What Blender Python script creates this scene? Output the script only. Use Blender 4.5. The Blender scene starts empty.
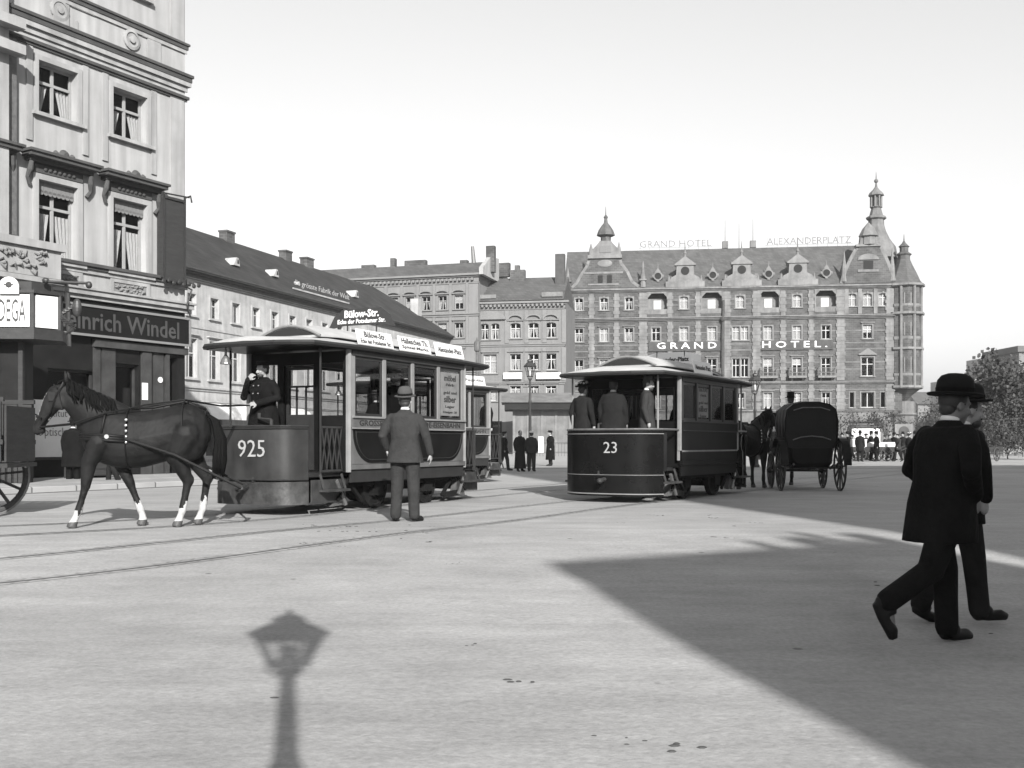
import bpy, bmesh, math, random
from mathutils import Vector, Matrix, noise
R = math.radians
PI = math.pi
scene = bpy.context.scene
col = scene.collection
F = 1050.0          # focal length of the lens in photo widths of 1024
HZ = 443.0          # height of the horizon in the frame
CAMH = 1.07
random.seed(7)

# ---------------------------------------------------------------- mesh builder
class MB:
    def __init__(s, M=None):
        s.v = []; s.f = []; s.mi = []; s.M = M; s.m = 0; s.marks = []
    def add(s, vs, fs):
        n = len(s.v)
        if s.M is not None: vs = [s.M @ Vector(p) for p in vs]
        s.v += [tuple(p) for p in vs]
        for f in fs:
            s.f.append(tuple(i + n for i in f)); s.mi.append(s.m)
    def box(s, x0, y0, z0, x1, y1, z1):
        if x0 > x1: x0, x1 = x1, x0
        if y0 > y1: y0, y1 = y1, y0
        if z0 > z1: z0, z1 = z1, z0
        v = [(x0,y0,z0),(x1,y0,z0),(x1,y1,z0),(x0,y1,z0),(x0,y0,z1),(x1,y0,z1),(x1,y1,z1),(x0,y1,z1)]
        s.add(v, [(3,2,1,0),(4,5,6,7),(0,1,5,4),(1,2,6,5),(2,3,7,6),(3,0,4,7)])
        return s
    def bar(s, p, q, w, h, up=(0,0,1)):
        p = Vector(p); q = Vector(q); d = (q-p)
        if d.length < 1e-6: return s
        d.normalize(); u = Vector(up)
        if abs(d.dot(u)) > .98: u = Vector((1,0,0))
        a = d.cross(u).normalized()*w/2; b = a.cross(d).normalized()*h/2
        v = [p-a-b,p+a-b,p+a+b,p-a+b,q-a-b,q+a-b,q+a+b,q-a+b]
        s.add(v, [(0,1,2,3),(7,6,5,4),(1,0,4,5),(2,1,5,6),(3,2,6,7),(0,3,7,4)])
        return s
    def tube(s, pts, r, n=8, caps=True):
        pts = [Vector(p) for p in pts]
        if not isinstance(r, (list, tuple)): r = [r]*len(pts)
        rings = []; prev = None
        for i, p in enumerate(pts):
            d = (pts[min(i+1,len(pts)-1)] - pts[max(i-1,0)])
            d = d.normalized() if d.length > 1e-9 else Vector((0,0,1))
            if prev is None:
                u = Vector((0,0,1)) if abs(d.z) < .9 else Vector((1,0,0))
                a = d.cross(u).normalized()
            else:
                a = (prev - d*prev.dot(d))
                a = a.normalized() if a.length > 1e-6 else d.orthogonal().normalized()
            prev = a; b = d.cross(a)
            ri = r[i]
            ra, rb = ri if isinstance(ri, (list, tuple)) else (ri, ri)
            rings.append([p + a*ra*math.cos(2*PI*k/n) + b*rb*math.sin(2*PI*k/n) for k in range(n)])
        s.loft(rings, caps); return s
    def loft(s, rings, caps=True):
        n = len(rings[0]); v = [p for r in rings for p in r]; f = []
        for i in range(len(rings)-1):
            for k in range(n):
                k2 = (k+1) % n
                f.append((i*n+k, i*n+k2, (i+1)*n+k2, (i+1)*n+k))
        if caps:
            f.append(tuple(range(n-1,-1,-1))); f.append(tuple((len(rings)-1)*n+k for k in range(n)))
        s.add(v, f); return s
    def lathe(s, prof, c=(0,0,0), n=16, axis='z', caps=True):
        rings = []
        for r, z in prof:
            r = max(r, 1e-4); ring = []
            for k in range(n):
                a = 2*PI*k/n
                if axis == 'z': p = (c[0]+r*math.cos(a), c[1]+r*math.sin(a), c[2]+z)
                elif axis == 'y': p = (c[0]+r*math.cos(a), c[1]+z, c[2]-r*math.sin(a))
                else: p = (c[0]+z, c[1]+r*math.cos(a), c[2]+r*math.sin(a))
                ring.append(p)
            rings.append(ring)
        s.loft(rings, caps); return s
    def ell(s, c, rx, ry, rz, n=12, m=8):
        rings = []
        for j in range(m+1):
            t = -PI/2 + PI*j/m; cr = max(math.cos(t), 1e-3)
            rings.append([(c[0]+rx*cr*math.cos(2*PI*k/n), c[1]+ry*cr*math.sin(2*PI*k/n), c[2]+rz*math.sin(t)) for k in range(n)])
        s.loft(rings); return s
    def prism(s, poly, a0, a1, plane='xz'):
        n = len(poly)
        def P(p, a):
            return (p[0], a, p[1]) if plane == 'xz' else ((a, p[0], p[1]) if plane == 'yz' else (p[0], p[1], a))
        v = [P(p, a0) for p in poly] + [P(p, a1) for p in poly]
        f = [tuple(range(n)), tuple(range(2*n-1, n-1, -1))]
        for k in range(n):
            k2 = (k+1) % n; f.append((k, k+n, k2+n, k2))
        s.add(v, f); return s
    def cut(s):
        s.marks.append((len(s.v), len(s.f)))
    def builds(s, name, mats, parent=None, smooth=False):
        mk = s.marks + [(len(s.v), len(s.f))]
        if mk[0][1] != 0: mk = [(0,0)] + mk
        for (v0, f0), (v1, f1) in zip(mk, mk[1:]):
            if f1 == f0: continue
            c = MB(); c.v = s.v[v0:v1]; c.f = [tuple(i-v0 for i in f) for f in s.f[f0:f1]]; c.mi = s.mi[f0:f1]
            c.build(name, mats, parent, smooth)
    def quad(s, a, b, c, d):
        s.add([a,b,c,d], [(0,1,2,3)]); return s
    def wall(s, x0, x1, z0, z1, holes, y=0.0, t=.3):
        """face of a wall in the xz plane with rectangular openings and their reveals"""
        xs = sorted({x0, x1} | {h[i] for h in holes for i in (0, 2) if x0 < h[i] < x1})
        zs = sorted({z0, z1} | {h[i] for h in holes for i in (1, 3) if z0 < h[i] < z1})
        for i in range(len(xs)-1):
            zs0 = None
            for j in range(len(zs)-1):
                cx = (xs[i]+xs[i+1])/2; cz = (zs[j]+zs[j+1])/2
                inside = any(h[0] < cx < h[2] and h[1] < cz < h[3] for h in holes)
                if inside:
                    if zs0 is not None: s.quad((xs[i],y,zs0),(xs[i+1],y,zs0),(xs[i+1],y,zs[j]),(xs[i],y,zs[j])); zs0 = None
                elif zs0 is None: zs0 = zs[j]
            if zs0 is not None: s.quad((xs[i],y,zs0),(xs[i+1],y,zs0),(xs[i+1],y,z1),(xs[i],y,z1))
        for a, b, c, d in holes:
            s.quad((a,y,b),(a,y+t,b),(a,y+t,d),(a,y,d)); s.quad((c,y,b),(c,y,d),(c,y+t,d),(c,y+t,b))
            s.quad((a,y,d),(a,y+t,d),(c,y+t,d),(c,y,d)); s.quad((a,y,b),(c,y,b),(c,y+t,b),(a,y+t,b))
        return s
    def mesh(s, name, mats, smooth=False):
        me = bpy.data.meshes.new(name)
        me.from_pydata([tuple(p) for p in s.v], [], s.f)
        if not isinstance(mats, (list, tuple)): mats = [mats]
        for m in mats: me.materials.append(m)
        if len(mats) > 1: me.polygons.foreach_set('material_index', s.mi)
        bm = bmesh.new(); bm.from_mesh(me); bmesh.ops.recalc_face_normals(bm, faces=bm.faces); bm.to_mesh(me); bm.free()
        if smooth:
            me.polygons.foreach_set('use_smooth', [True]*len(me.polygons))
        me.update(); return me
    def build(s, name, mats, parent=None, smooth=False, loc=None, auto=False, bevel=0):
        me = s.mesh(name, mats, smooth)
        o = link(name, me, parent, loc)
        if bevel:
            b = o.modifiers.new('Bevel', 'BEVEL'); b.width = bevel; b.segments = 1; b.limit_method = 'ANGLE'
        if auto:
            try: me.set_sharp_from_angle(angle=R(35))
            except Exception: pass
        return o

def link(name, data, parent=None, loc=None, rotz=None):
    o = bpy.data.objects.new(name, data); col.objects.link(o)
    if parent is not None: o.parent = parent
    if loc is not None: o.location = loc
    if rotz is not None: o.rotation_euler = (0,0,rotz)
    return o
def tag(o, label=None, cat=None, group=None, kind=None):
    if label: o['label'] = label
    if cat: o['category'] = cat
    if group: o['group'] = group
    if kind: o['kind'] = kind
    return o
def thing(name, label, cat, loc=(0,0,0), rotz=0, group=None):
    o = bpy.data.objects.new(name, None); col.objects.link(o)
    o.location = loc; o.rotation_euler = (0,0,rotz); o.empty_display_size = .3
    return tag(o, label, cat, group)
def copy_tree(o, parent=None, depth=0):
    c = o.copy(); col.objects.link(c)
    if parent is not None: c.parent = parent
    for ch in list(o.children): copy_tree(ch, c, depth+1)
    return c
def evalmesh(me, mods, name):
    """apply a list of (type, settings) modifiers to a mesh and return the new mesh"""
    o = bpy.data.objects.new('tmp', me); col.objects.link(o)
    for t, kw in mods:
        m = o.modifiers.new(t, t)
        for k, v in kw.items(): setattr(m, k, v)
    dg = bpy.context.evaluated_depsgraph_get(); dg.update()
    out = bpy.data.meshes.new_from_object(o.evaluated_get(dg), depsgraph=dg)
    out.name = name
    bpy.data.objects.remove(o)
    return out
def fused(mb, name, mats, voxel=.015, smooth=4, pick=None, parent=None, loc=None):
    """one continuous skin over overlapping volumes"""
    base = mb.mesh(name+'_raw', mats[0] if isinstance(mats,(list,tuple)) else mats)
    me = evalmesh(base, [('REMESH', dict(mode='VOXEL', voxel_size=voxel, adaptivity=0)),
                         ('SMOOTH', dict(factor=.5, iterations=smooth))], name)
    bpy.data.meshes.remove(base)
    me.materials.clear()
    for m in (mats if isinstance(mats,(list,tuple)) else [mats]): me.materials.append(m)
    if pick:
        for p in me.polygons: p.material_index = pick(p.center)
    me.polygons.foreach_set('use_smooth', [True]*len(me.polygons))
    return link(name, me, parent, loc)

# writing: plane of the letters is local xz, facing -y, centred on the origin
_tc = {}
def text_mesh(txt, h, w=None, bold=0.0, depth=.01, mat=None, cond=1.0, italic=0):
    key = (txt, h, w, bold, depth, mat.name if mat else '', cond, italic)
    if key in _tc: return _tc[key]
    cu = bpy.data.curves.new('lettering', 'FONT'); cu.body = txt; cu.size = 1; cu.offset = bold; cu.extrude = .5; cu.shear = italic
    cu.align_x = 'CENTER'; cu.resolution_u = 2
    o = bpy.data.objects.new('t', cu); col.objects.link(o)
    dg = bpy.context.evaluated_depsgraph_get(); dg.update()
    me = bpy.data.meshes.new_from_object(o.evaluated_get(dg), depsgraph=dg)
    bpy.data.objects.remove(o)
    xs = [v.co.x for v in me.vertices]; ys = [v.co.y for v in me.vertices]
    cx = (min(xs)+max(xs))/2; cy = (min(ys)+max(ys))/2; sy = h/(max(ys)-min(ys)); sx = sy*cond
    if w: sx = w/(max(xs)-min(xs))
    for v in me.vertices:
        v.co = Vector(((v.co.x-cx)*sx, -v.co.z*depth, (v.co.y-cy)*sy))
    me.materials.clear()
    if mat: me.materials.append(mat)
    me.name = 'lettering'; me.update()
    _tc[key] = me
    return me
def text(txt, h, loc, mat, parent, w=None, rotz=0, bold=0.0, depth=.01, cond=1.0, name='lettering', rotx=0, italic=0):
    o = link(name, text_mesh(txt, h, w, bold, depth, mat, cond, italic), parent, loc)
    o.rotation_euler = (rotx, 0, rotz)
    return o

# ---------------------------------------------------------------- materials (a grey world: the plate records no colour)
def mat(name, g, rough=.8, var=.12, scale=3.0, bump=0.0, bscale=40.0, metal=0.0, spec=.35, stretch=None, streak=0.0, coat=0.0):
    g *= .68
    m = bpy.data.materials.new(name); m.use_nodes = True
    nt = m.node_tree; N = nt.nodes; L = nt.links
    b = N['Principled BSDF']
    b.inputs['Roughness'].default_value = rough; b.inputs['Metallic'].default_value = metal
    b.inputs['Specular IOR Level'].default_value = spec
    b.inputs['Coat Weight'].default_value = coat
    b.inputs['Base Color'].default_value = (g,g,g,1)
    tc = N.new('ShaderNodeTexCoord'); src = tc.outputs['Object']
    if stretch:
        mp = N.new('ShaderNodeMapping'); mp.inputs['Scale'].default_value = stretch; L.new(src, mp.inputs[0]); src = mp.outputs[0]
    if var > 0:
        n1 = N.new('ShaderNodeTexNoise'); n1.inputs['Scale'].default_value = scale; n1.inputs['Detail'].default_value = 7; n1.inputs['Roughness'].default_value = .65
        L.new(src, n1.inputs['Vector'])
        mr = N.new('ShaderNodeMapRange'); mr.inputs['From Min'].default_value = .3; mr.inputs['From Max'].default_value = .7
        mr.inputs['To Min'].default_value = g*(1-var); mr.inputs['To Max'].default_value = g*(1+var)
        L.new(n1.outputs['Fac'], mr.inputs['Value'])
        out = mr.outputs[0]
        if streak > 0:
            mp2 = N.new('ShaderNodeMapping'); mp2.inputs['Scale'].default_value = (2.2,2.2,.18); L.new(tc.outputs['Object'], mp2.inputs[0])
            n2 = N.new('ShaderNodeTexNoise'); n2.inputs['Scale'].default_value = 1.5; n2.inputs['Detail'].default_value = 6
            L.new(mp2.outputs[0], n2.inputs['Vector'])
            m2 = N.new('ShaderNodeMapRange'); m2.inputs['From Min'].default_value = .35; m2.inputs['From Max'].default_value = .7
            m2.inputs['To Min'].default_value = 1-streak; m2.inputs['To Max'].default_value = 1
            L.new(n2.outputs['Fac'], m2.inputs['Value'])
            mu = N.new('ShaderNodeMath'); mu.operation = 'MULTIPLY'; L.new(out, mu.inputs[0]); L.new(m2.outputs[0], mu.inputs[1]); out = mu.outputs[0]
        L.new(out, b.inputs['Base Color'])
    if bump > 0:
        n3 = N.new('ShaderNodeTexNoise'); n3.inputs['Scale'].default_value = bscale; n3.inputs['Detail'].default_value = 4
        L.new(src, n3.inputs['Vector'])
        bp = N.new('ShaderNodeBump'); bp.inputs['Strength'].default_value = bump; bp.inputs['Distance'].default_value = .02
        L.new(n3.outputs['Fac'], bp.inputs['Height']); L.new(bp.outputs[0], b.inputs['Normal'])
    return m
def brick_mat(name, g1, g2, mortar, bw, bh, off=.5, ms=.012, rough=.85, bump=.4, axis='xz', var=.15):
    m = bpy.data.materials.new(name); m.use_nodes = True
    nt = m.node_tree; N = nt.nodes; L = nt.links; b = N['Principled BSDF']; b.inputs['Roughness'].default_value = rough
    b.inputs['Specular IOR Level'].default_value = .3
    tc = N.new('ShaderNodeTexCoord')
    sp = N.new('ShaderNodeSeparateXYZ'); L.new(tc.outputs['Object'], sp.inputs[0])
    cb = N.new('ShaderNodeCombineXYZ')
    if axis == 'xz':
        ad = N.new('ShaderNodeMath'); ad.operation = 'ADD'; L.new(sp.outputs[0], ad.inputs[0]); L.new(sp.outputs[1], ad.inputs[1])
        L.new(ad.outputs[0], cb.inputs[0]); L.new(sp.outputs[2], cb.inputs[1])
    else:
        L.new(sp.outputs[0], cb.inputs[0]); L.new(sp.outputs[1], cb.inputs[1])
    g1 *= .56; g2 *= .56; mortar *= .56
    t = N.new('ShaderNodeTexBrick'); t.inputs['Scale'].default_value = 1; t.offset = off
    t.inputs['Color1'].default_value = (g1,)*3+(1,); t.inputs['Color2'].default_value = (g2,)*3+(1,); t.inputs['Mortar'].default_value = (mortar,)*3+(1,)
    t.inputs['Brick Width'].default_value = bw; t.inputs['Row Height'].default_value = bh; t.inputs['Mortar Size'].default_value = ms; t.inputs['Mortar Smooth'].default_value = .2
    L.new(cb.outputs[0], t.inputs['Vector'])
    n = N.new('ShaderNodeTexNoise'); n.inputs['Scale'].default_value = .8; n.inputs['Detail'].default_value = 8; L.new(tc.outputs['Object'], n.inputs['Vector'])
    mr = N.new('ShaderNodeMapRange'); mr.inputs['From Min'].default_value = .3; mr.inputs['From Max'].default_value = .7; mr.inputs['To Min'].default_value = 1-var; mr.inputs['To Max'].default_value = 1+var
    L.new(n.outputs['Fac'], mr.inputs['Value'])
    mx = N.new('ShaderNodeMix'); mx.data_type = 'RGBA'; mx.blend_type = 'MULTIPLY'; mx.inputs['Factor'].default_value = 1
    L.new(t.outputs['Color'], mx.inputs['A']); L.new(mr.outputs[0], mx.inputs['B']); L.new(mx.outputs['Result'], b.inputs['Base Color'])
    bp = N.new('ShaderNodeBump'); bp.inputs['Strength'].default_value = bump; bp.inputs['Distance'].default_value = .01; bp.invert = True
    L.new(t.outputs['Fac'], bp.inputs['Height']); L.new(bp.outputs[0], b.inputs['Normal'])
    return m
def glass_mat(name, tint=.75, refl=.25, rough=.04):
    m = bpy.data.materials.new(name); m.use_nodes = True
    nt = m.node_tree; N = nt.nodes; L = nt.links; N.remove(N['Principled BSDF'])
    tr = N.new('ShaderNodeBsdfTransparent'); tr.inputs[0].default_value = (tint,tint,tint,1)
    gl = N.new('ShaderNodeBsdfGlossy'); gl.inputs['Roughness'].default_value = rough; gl.inputs[0].default_value = (.9,.9,.9,1)
    lw = N.new('ShaderNodeLayerWeight'); lw.inputs[0].default_value = refl
    mx = N.new('ShaderNodeMixShader'); L.new(lw.outputs['Fresnel'], mx.inputs[0]); L.new(tr.outputs[0], mx.inputs[1]); L.new(gl.outputs[0], mx.inputs[2])
    L.new(mx.outputs[0], N['Material Output'].inputs[0])
    return m
M = {}
M['plaster'] = mat('pale_plaster', .42, .9, .10, .7, .15, 60, streak=.3)
M['trim'] = mat('stucco_trim', .38, .85, .12, 1.2, .2, 50, streak=.32)
M['plaster2'] = mat('weathered_plaster', .46, .9, .3, .6, .15, 40, streak=.25)
M['trim2'] = mat('weathered_trim', .44, .9, .2, 1.2, .15, 40, streak=.2)
M['plaster3'] = mat('grey_plaster', .19, .9, .12, .4, streak=.15)
M['trim3'] = mat('grey_stone_trim', .19, .9, .12, .8)
M['plaster4'] = mat('sandy_plaster', .21, .9, .12, .4, streak=.15)
M['brick'] = brick_mat('hotel_brick', .065, .105, .135, .5, .22, ms=.02, var=.35)
M['stone'] = mat('hotel_sandstone', .165, .9, .38, .7, .2, 20, streak=.2)
M['stone_pale'] = mat('pale_sandstone', .20, .9, .36, .7, .2, 20, streak=.2)
M['slate'] = brick_mat('slate_roof', .09, .13, .06, .35, .25, ms=.012, rough=.6)
M['tile'] = brick_mat('old_tile_roof', .03, .045, .022, .25, .3, ms=.02, rough=.85, var=.5)
M['ledge'] = mat('weather_shade_dark_ledge', .06, .8, .3, 2)  # dark tone for weathered parts and for painted shadow lines
M['sash'] = mat('window_sash_paint', .3, .6, .1, 5)
M['sash_pale'] = mat('pale_sash_paint', .5, .6, .1, 5)
M['curtain'] = mat('lace_curtain', .56, .9, .25, 6, .3, 12, stretch=(8,1,.6))
M['blind'] = mat('white_roller_blind', .56, .9, .05, 2)
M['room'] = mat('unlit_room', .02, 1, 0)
M['glass'] = glass_mat('window_glass', .85, .12)
M['glass_dull'] = glass_mat('dusty_glass', .6, .12, .15)
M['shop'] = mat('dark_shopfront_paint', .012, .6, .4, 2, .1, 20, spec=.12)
M['shop_mid'] = mat('grey_shopfront_paint', .05, .6, .4, 2, .1, 20, spec=.15)
M['signdark'] = mat('dark_fascia_glass', .010, .5, .3, 1.5, spec=.1)
M['letter_dim'] = mat('tarnished_lettering', .055, .5, .2, 3)
M['letter'] = mat('light_lettering', .36, .5, .06, 3)
M['white'] = mat('white_enamel', .78, .45, .05, 3)
M['ink'] = mat('black_sign_ink', .03, .6, 0)
M['iron'] = mat('black_iron', .03, .5, .3, 8, .1, 40, metal=.0)
M['iron_grey'] = mat('grey_iron', .12, .5, .3, 8)
M['tram_dark'] = mat('tram_dark_varnish', .010, .32, .35, 3, .02, 8, spec=.05, coat=.0)
M['tram_dash'] = mat('tram_dash_paint', .040, .45, .4, 2.2, .08, 12, spec=.2, streak=.4)
M['tram_dash_dark'] = mat('tram_dark_dash_paint', .007, .25, .4, 2.2, .03, 6, spec=.16, coat=.0)
M['tram_skirt'] = mat('worn_sheet_iron', .06, .5, .6, 5, .3, 12, metal=.35)
M['tram_line'] = mat('tram_lining_paint', .22, .5, .2, 5)
M['tram_cream'] = mat('tram_ivory_paint', .22, .5, .18, 3)
M['tram_side'] = mat('tram_side_panel_paint', .13, .5, .25, 3, streak=.25)
M['tram_wood'] = mat('tram_varnished_wood', .03, .4, .25, 4, .05, 10, spec=.15)
M['tram_roof'] = mat('tram_canvas_roof', .42, .8, .16, 2)
M['tram_roof_edge'] = mat('tram_roof_edge_paint', .02, .6, .2, 3)
M['tram_under'] = mat('tram_underframe', .012, .8, .4, 6, spec=.1)
M['steel'] = mat('worn_steel', .22, .38, .3, 6, metal=.6)
M['poster'] = mat('faded_window_poster', .20, .7, .3, 3)
M['rail'] = mat('tram_rail_steel', .32, .5, .3, 3, metal=.3)
M['skin'] = mat('skin', .30, .6, .08, 10)
M['skin_dark'] = mat('tanned_skin', .16, .6, .1, 10)
M['hair'] = mat('dark_hair', .03, .6, .2, 30)
M['beard'] = mat('grey_beard', .3, .8, .2, 30)
M['black_cloth'] = mat('black_wool', .008, .95, .45, 4, .5, 30, spec=.08)
M['dark_cloth'] = mat('dark_wool', .016, .95, .4, 4, .5, 30, spec=.08)
M['grey_cloth'] = mat('charcoal_wool', .036, .95, .3, 4, .6, 25, spec=.08)
M['mid_cloth'] = mat('grey_tweed', .09, .95, .25, 5, .5, 30, spec=.08)
M['felt'] = mat('grey_felt', .06, .9, .2, 8)
M['felt_black'] = mat('black_felt', .010, .85, .2, 8, spec=.12)
M['linen'] = mat('white_linen', .75, .8, .04, 8)
M['leather'] = mat('black_leather', .010, .5, .3, 10, .1, 30, spec=.14)
M['brass'] = mat('polished_brass', .55, .25, .1, 6, metal=.8)
M['coat_bay'] = mat('bay_horse_coat', .012, .62, .6, 3.2, .5, 14, spec=.13)
M['coat_sock'] = mat('white_horse_sock', .42, .7, .2, 8)
M['hoof'] = mat('horn_hoof', .06, .6, .2, 10)
M['mane'] = mat('dark_mane_hair', .006, .8, .3, 30, .5, 60, spec=.06)
M['wood_dark'] = mat('dark_weathered_wood', .03, .8, .3, 3, .2, 20, stretch=(1,1,6))
M['wood_grey'] = mat('grey_weathered_wood', .06, .8, .3, 3, .2, 20)
M['bark'] = mat('bark', .08, .9, .3, 6, .4, 20)
M['leafA'] = mat('leaf_dark', .035, .9, .3, 3)
M['leafB'] = mat('leaf_mid', .06, .8, .3, 3)
M['canvas'] = mat('white_canvas', .75, .9, .08, 2)
M['lampglass'] = mat('frosted_lamp_glass', .7, .3, .05, 3)
M['kerb'] = brick_mat('granite_kerb', .36, .44, .14, 1.1, .5, ms=.02, rough=.85)
# ---------------------------------------------------------------- camera, light, sky
cam = bpy.data.cameras.new('camera'); co = link('camera', cam)
co.location = (0, 0, CAMH); co.rotation_euler = (R(90), 0, 0)
cam.sensor_width = 36; cam.lens = F/1024*36; cam.shift_y = (HZ-384)/1024; cam.clip_end = 2000; cam.clip_start = .05
scene.camera = co
SUN = Vector((.204, -.979, 0)).normalized(); EL = R(26)
sd = Vector((SUN.x*math.cos(EL), SUN.y*math.cos(EL), math.sin(EL)))
sl = bpy.data.lights.new('sun', 'SUN'); sl.energy = 5.0; sl.angle = R(.5); sl.color = (1, .985, .96)
so = link('sun', sl); so.rotation_euler = sd.to_track_quat('Z', 'Y').to_euler(); so.location = (20, -60, 60)
w = bpy.data.worlds.new('World'); scene.world = w; w.use_nodes = True
N = w.node_tree.nodes; L = w.node_tree.links; bg = N['Background']
sky = N.new('ShaderNodeTexSky'); sky.sky_type = 'NISHITA'; sky.sun_disc = False
sky.sun_elevation = EL; sky.sun_rotation = math.atan2(sd.x, sd.y); sky.air_density = 1.0; sky.dust_density = 2.5; sky.ozone_density = 1.0
# the glass plate of the time records mostly blue light, so the picture is grey and its sky pale
sp = N.new('ShaderNodeSeparateColor'); L.new(sky.outputs[0], sp.inputs[0])
m1 = N.new('ShaderNodeMath'); m1.operation = 'MULTIPLY_ADD'; m1.inputs[1].default_value = .35; L.new(sp.outputs[1], m1.inputs[0])
m2 = N.new('ShaderNodeMath'); m2.operation = 'MULTIPLY'; m2.inputs[1].default_value = .65; L.new(sp.outputs[2], m2.inputs[0]); L.new(m2.outputs[0], m1.inputs[2])
# the plate's shoulder: the deep blue overhead records almost as pale as the horizon
pw = N.new('ShaderNodeMath'); pw.operation = 'POWER'; pw.inputs[1].default_value = .8; L.new(m1.outputs[0], pw.inputs[0])
ml = N.new('ShaderNodeMath'); ml.operation = 'MULTIPLY'; ml.inputs[1].default_value = 1.14; L.new(pw.outputs[0], ml.inputs[0]); m1 = ml
cb = N.new('ShaderNodeCombineColor')
for i in range(3): L.new(m1.outputs[0], cb.inputs[i])
L.new(cb.outputs[0], bg.inputs[0]); bg.inputs[1].default_value = .12
scene.view_settings.view_transform = 'Standard'; scene.view_settings.look = 'None'; scene.view_settings.gamma = 1
scene.view_settings.exposure = 1.15
scene.cycles.max_bounces = 6; scene.cycles.transparent_max_bounces = 16; scene.cycles.volume_bounces = 1
scene.cycles.use_denoising = True

# ---------------------------------------------------------------- ground
def g(y):
    if y <= 6: return -.25
    if y >= 13: return 0.0
    t = (y-6)/7; return -.25*(1-t*t*(3-2*t))
def onground(px, py):
    """where the view through a photo point meets the street"""
    d = 20.0
    for _ in range(60): d = .5*d + .5*F*(CAMH-g(d))/(py-HZ)
    return ((px-512)/F*d, d)
def X(px, d): return (px-512)/F*d
def Z(py, d): return CAMH + (HZ-py)/F*d

def street_mat():
    m = bpy.data.materials.new('worn_asphalt'); m.use_nodes = True
    nt = m.node_tree; N = nt.nodes; L = nt.links; b = N['Principled BSDF']; b.inputs['Roughness'].default_value = .85; b.inputs['Specular IOR Level'].default_value = .3
    tc = N.new('ShaderNodeTexCoord')
    def nz(scale, detail, stretch=None, rot=0):
        s = tc.outputs['Object']
        if stretch:
            mp = N.new('ShaderNodeMapping'); mp.inputs['Scale'].default_value = stretch; mp.inputs['Rotation'].default_value = (0,0,rot); L.new(s, mp.inputs[0]); s = mp.outputs[0]
        n = N.new('ShaderNodeTexNoise'); n.inputs['Scale'].default_value = scale; n.inputs['Detail'].default_value = detail; n.inputs['Roughness'].default_value = .7
        L.new(s, n.inputs['Vector']); return n.outputs['Fac']
    def mr(v, a, b_, c, d):
        r = N.new('ShaderNodeMapRange'); r.inputs['From Min'].default_value = a; r.inputs['From Max'].default_value = b_; r.inputs['To Min'].default_value = c; r.inputs['To Max'].default_value = d
        L.new(v, r.inputs['Value']); return r.outputs[0]
    def mul(a, b_):
        r = N.new('ShaderNodeMath'); r.operation = 'MULTIPLY'; L.new(a, r.inputs[0]); L.new(b_, r.inputs[1]); return r.outputs[0]
    c = mr(nz(.22, 6), .3, .7, .205, .31)
    c = mul(c, mr(nz(1.4, 8, (1, 1.8, 1), R(12)), .3, .72, .88, 1.09))
    c = mul(c, mr(nz(30, 8), .3, .7, .76, 1.16))
    c = mul(c, mr(nz(6, 8, (1, 3.2, 1), R(-14)), .60, .74, 1.0, .74))      # dark streaks of dirt
    c = mul(c, mr(nz(3.0, 8, (1, 4, 1), R(4)), .70, .80, 1.0, 1.28))      # pale scuffs
    c = mul(c, mr(nz(.9, 8, (.5, 2.6, 1), R(-22)), .35, .68, .88, 1.07))      # polish of wheels along the street
    c = mul(c, mr(nz(60, 4), .60, .75, 1.0, .6))
    v = N.new('ShaderNodeTexVoronoi'); v.inputs['Scale'].default_value = 1.3; v.inputs['Randomness'].default_value = 1
    L.new(tc.outputs['Object'], v.inputs['Vector'])
    c = mul(c, mr(v.outputs['Distance'], .03, .05, .45, 1.0))              # droppings and tar spots
    L.new(c, b.inputs['Base Color'])
    bp = N.new('ShaderNodeBump'); bp.inputs['Strength'].default_value = .5; bp.inputs['Distance'].default_value = .02
    L.new(nz(18, 8), bp.inputs['Height']); L.new(bp.outputs[0], b.inputs['Normal'])
    return m
M['street'] = street_mat()
M['setts'] = brick_mat('stone_setts', .36, .46, .28, .18, .12, ms=.016, rough=.8, axis='xy', var=.2)
M['paving'] = brick_mat('pavement_slabs', .40, .50, .2, .9, .6, ms=.02, rough=.85, axis='xy', var=.15)
M['sand'] = mat('pale_gravel_square', .36, .95, .12, .5, .3, 20)
ys = [-60, -20, -5] + [i*.5 for i in range(0, 30)] + [16, 20, 30, 50, 90, 160, 300, 600, 1200]
xs = [-1200, -300, -60, -20, 0, 20, 60, 300, 1200]
mb = MB(); vs = [(x, y, g(y)) for y in ys for x in xs]; nx = len(xs)
mb.add(vs, [(j*nx+i, j*nx+i+1, (j+1)*nx+i+1, (j+1)*nx+i) for j in range(len(ys)-1) for i in range(nx-1)])
tag(mb.build('street', M['street'], smooth=True), kind='structure')

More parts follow.
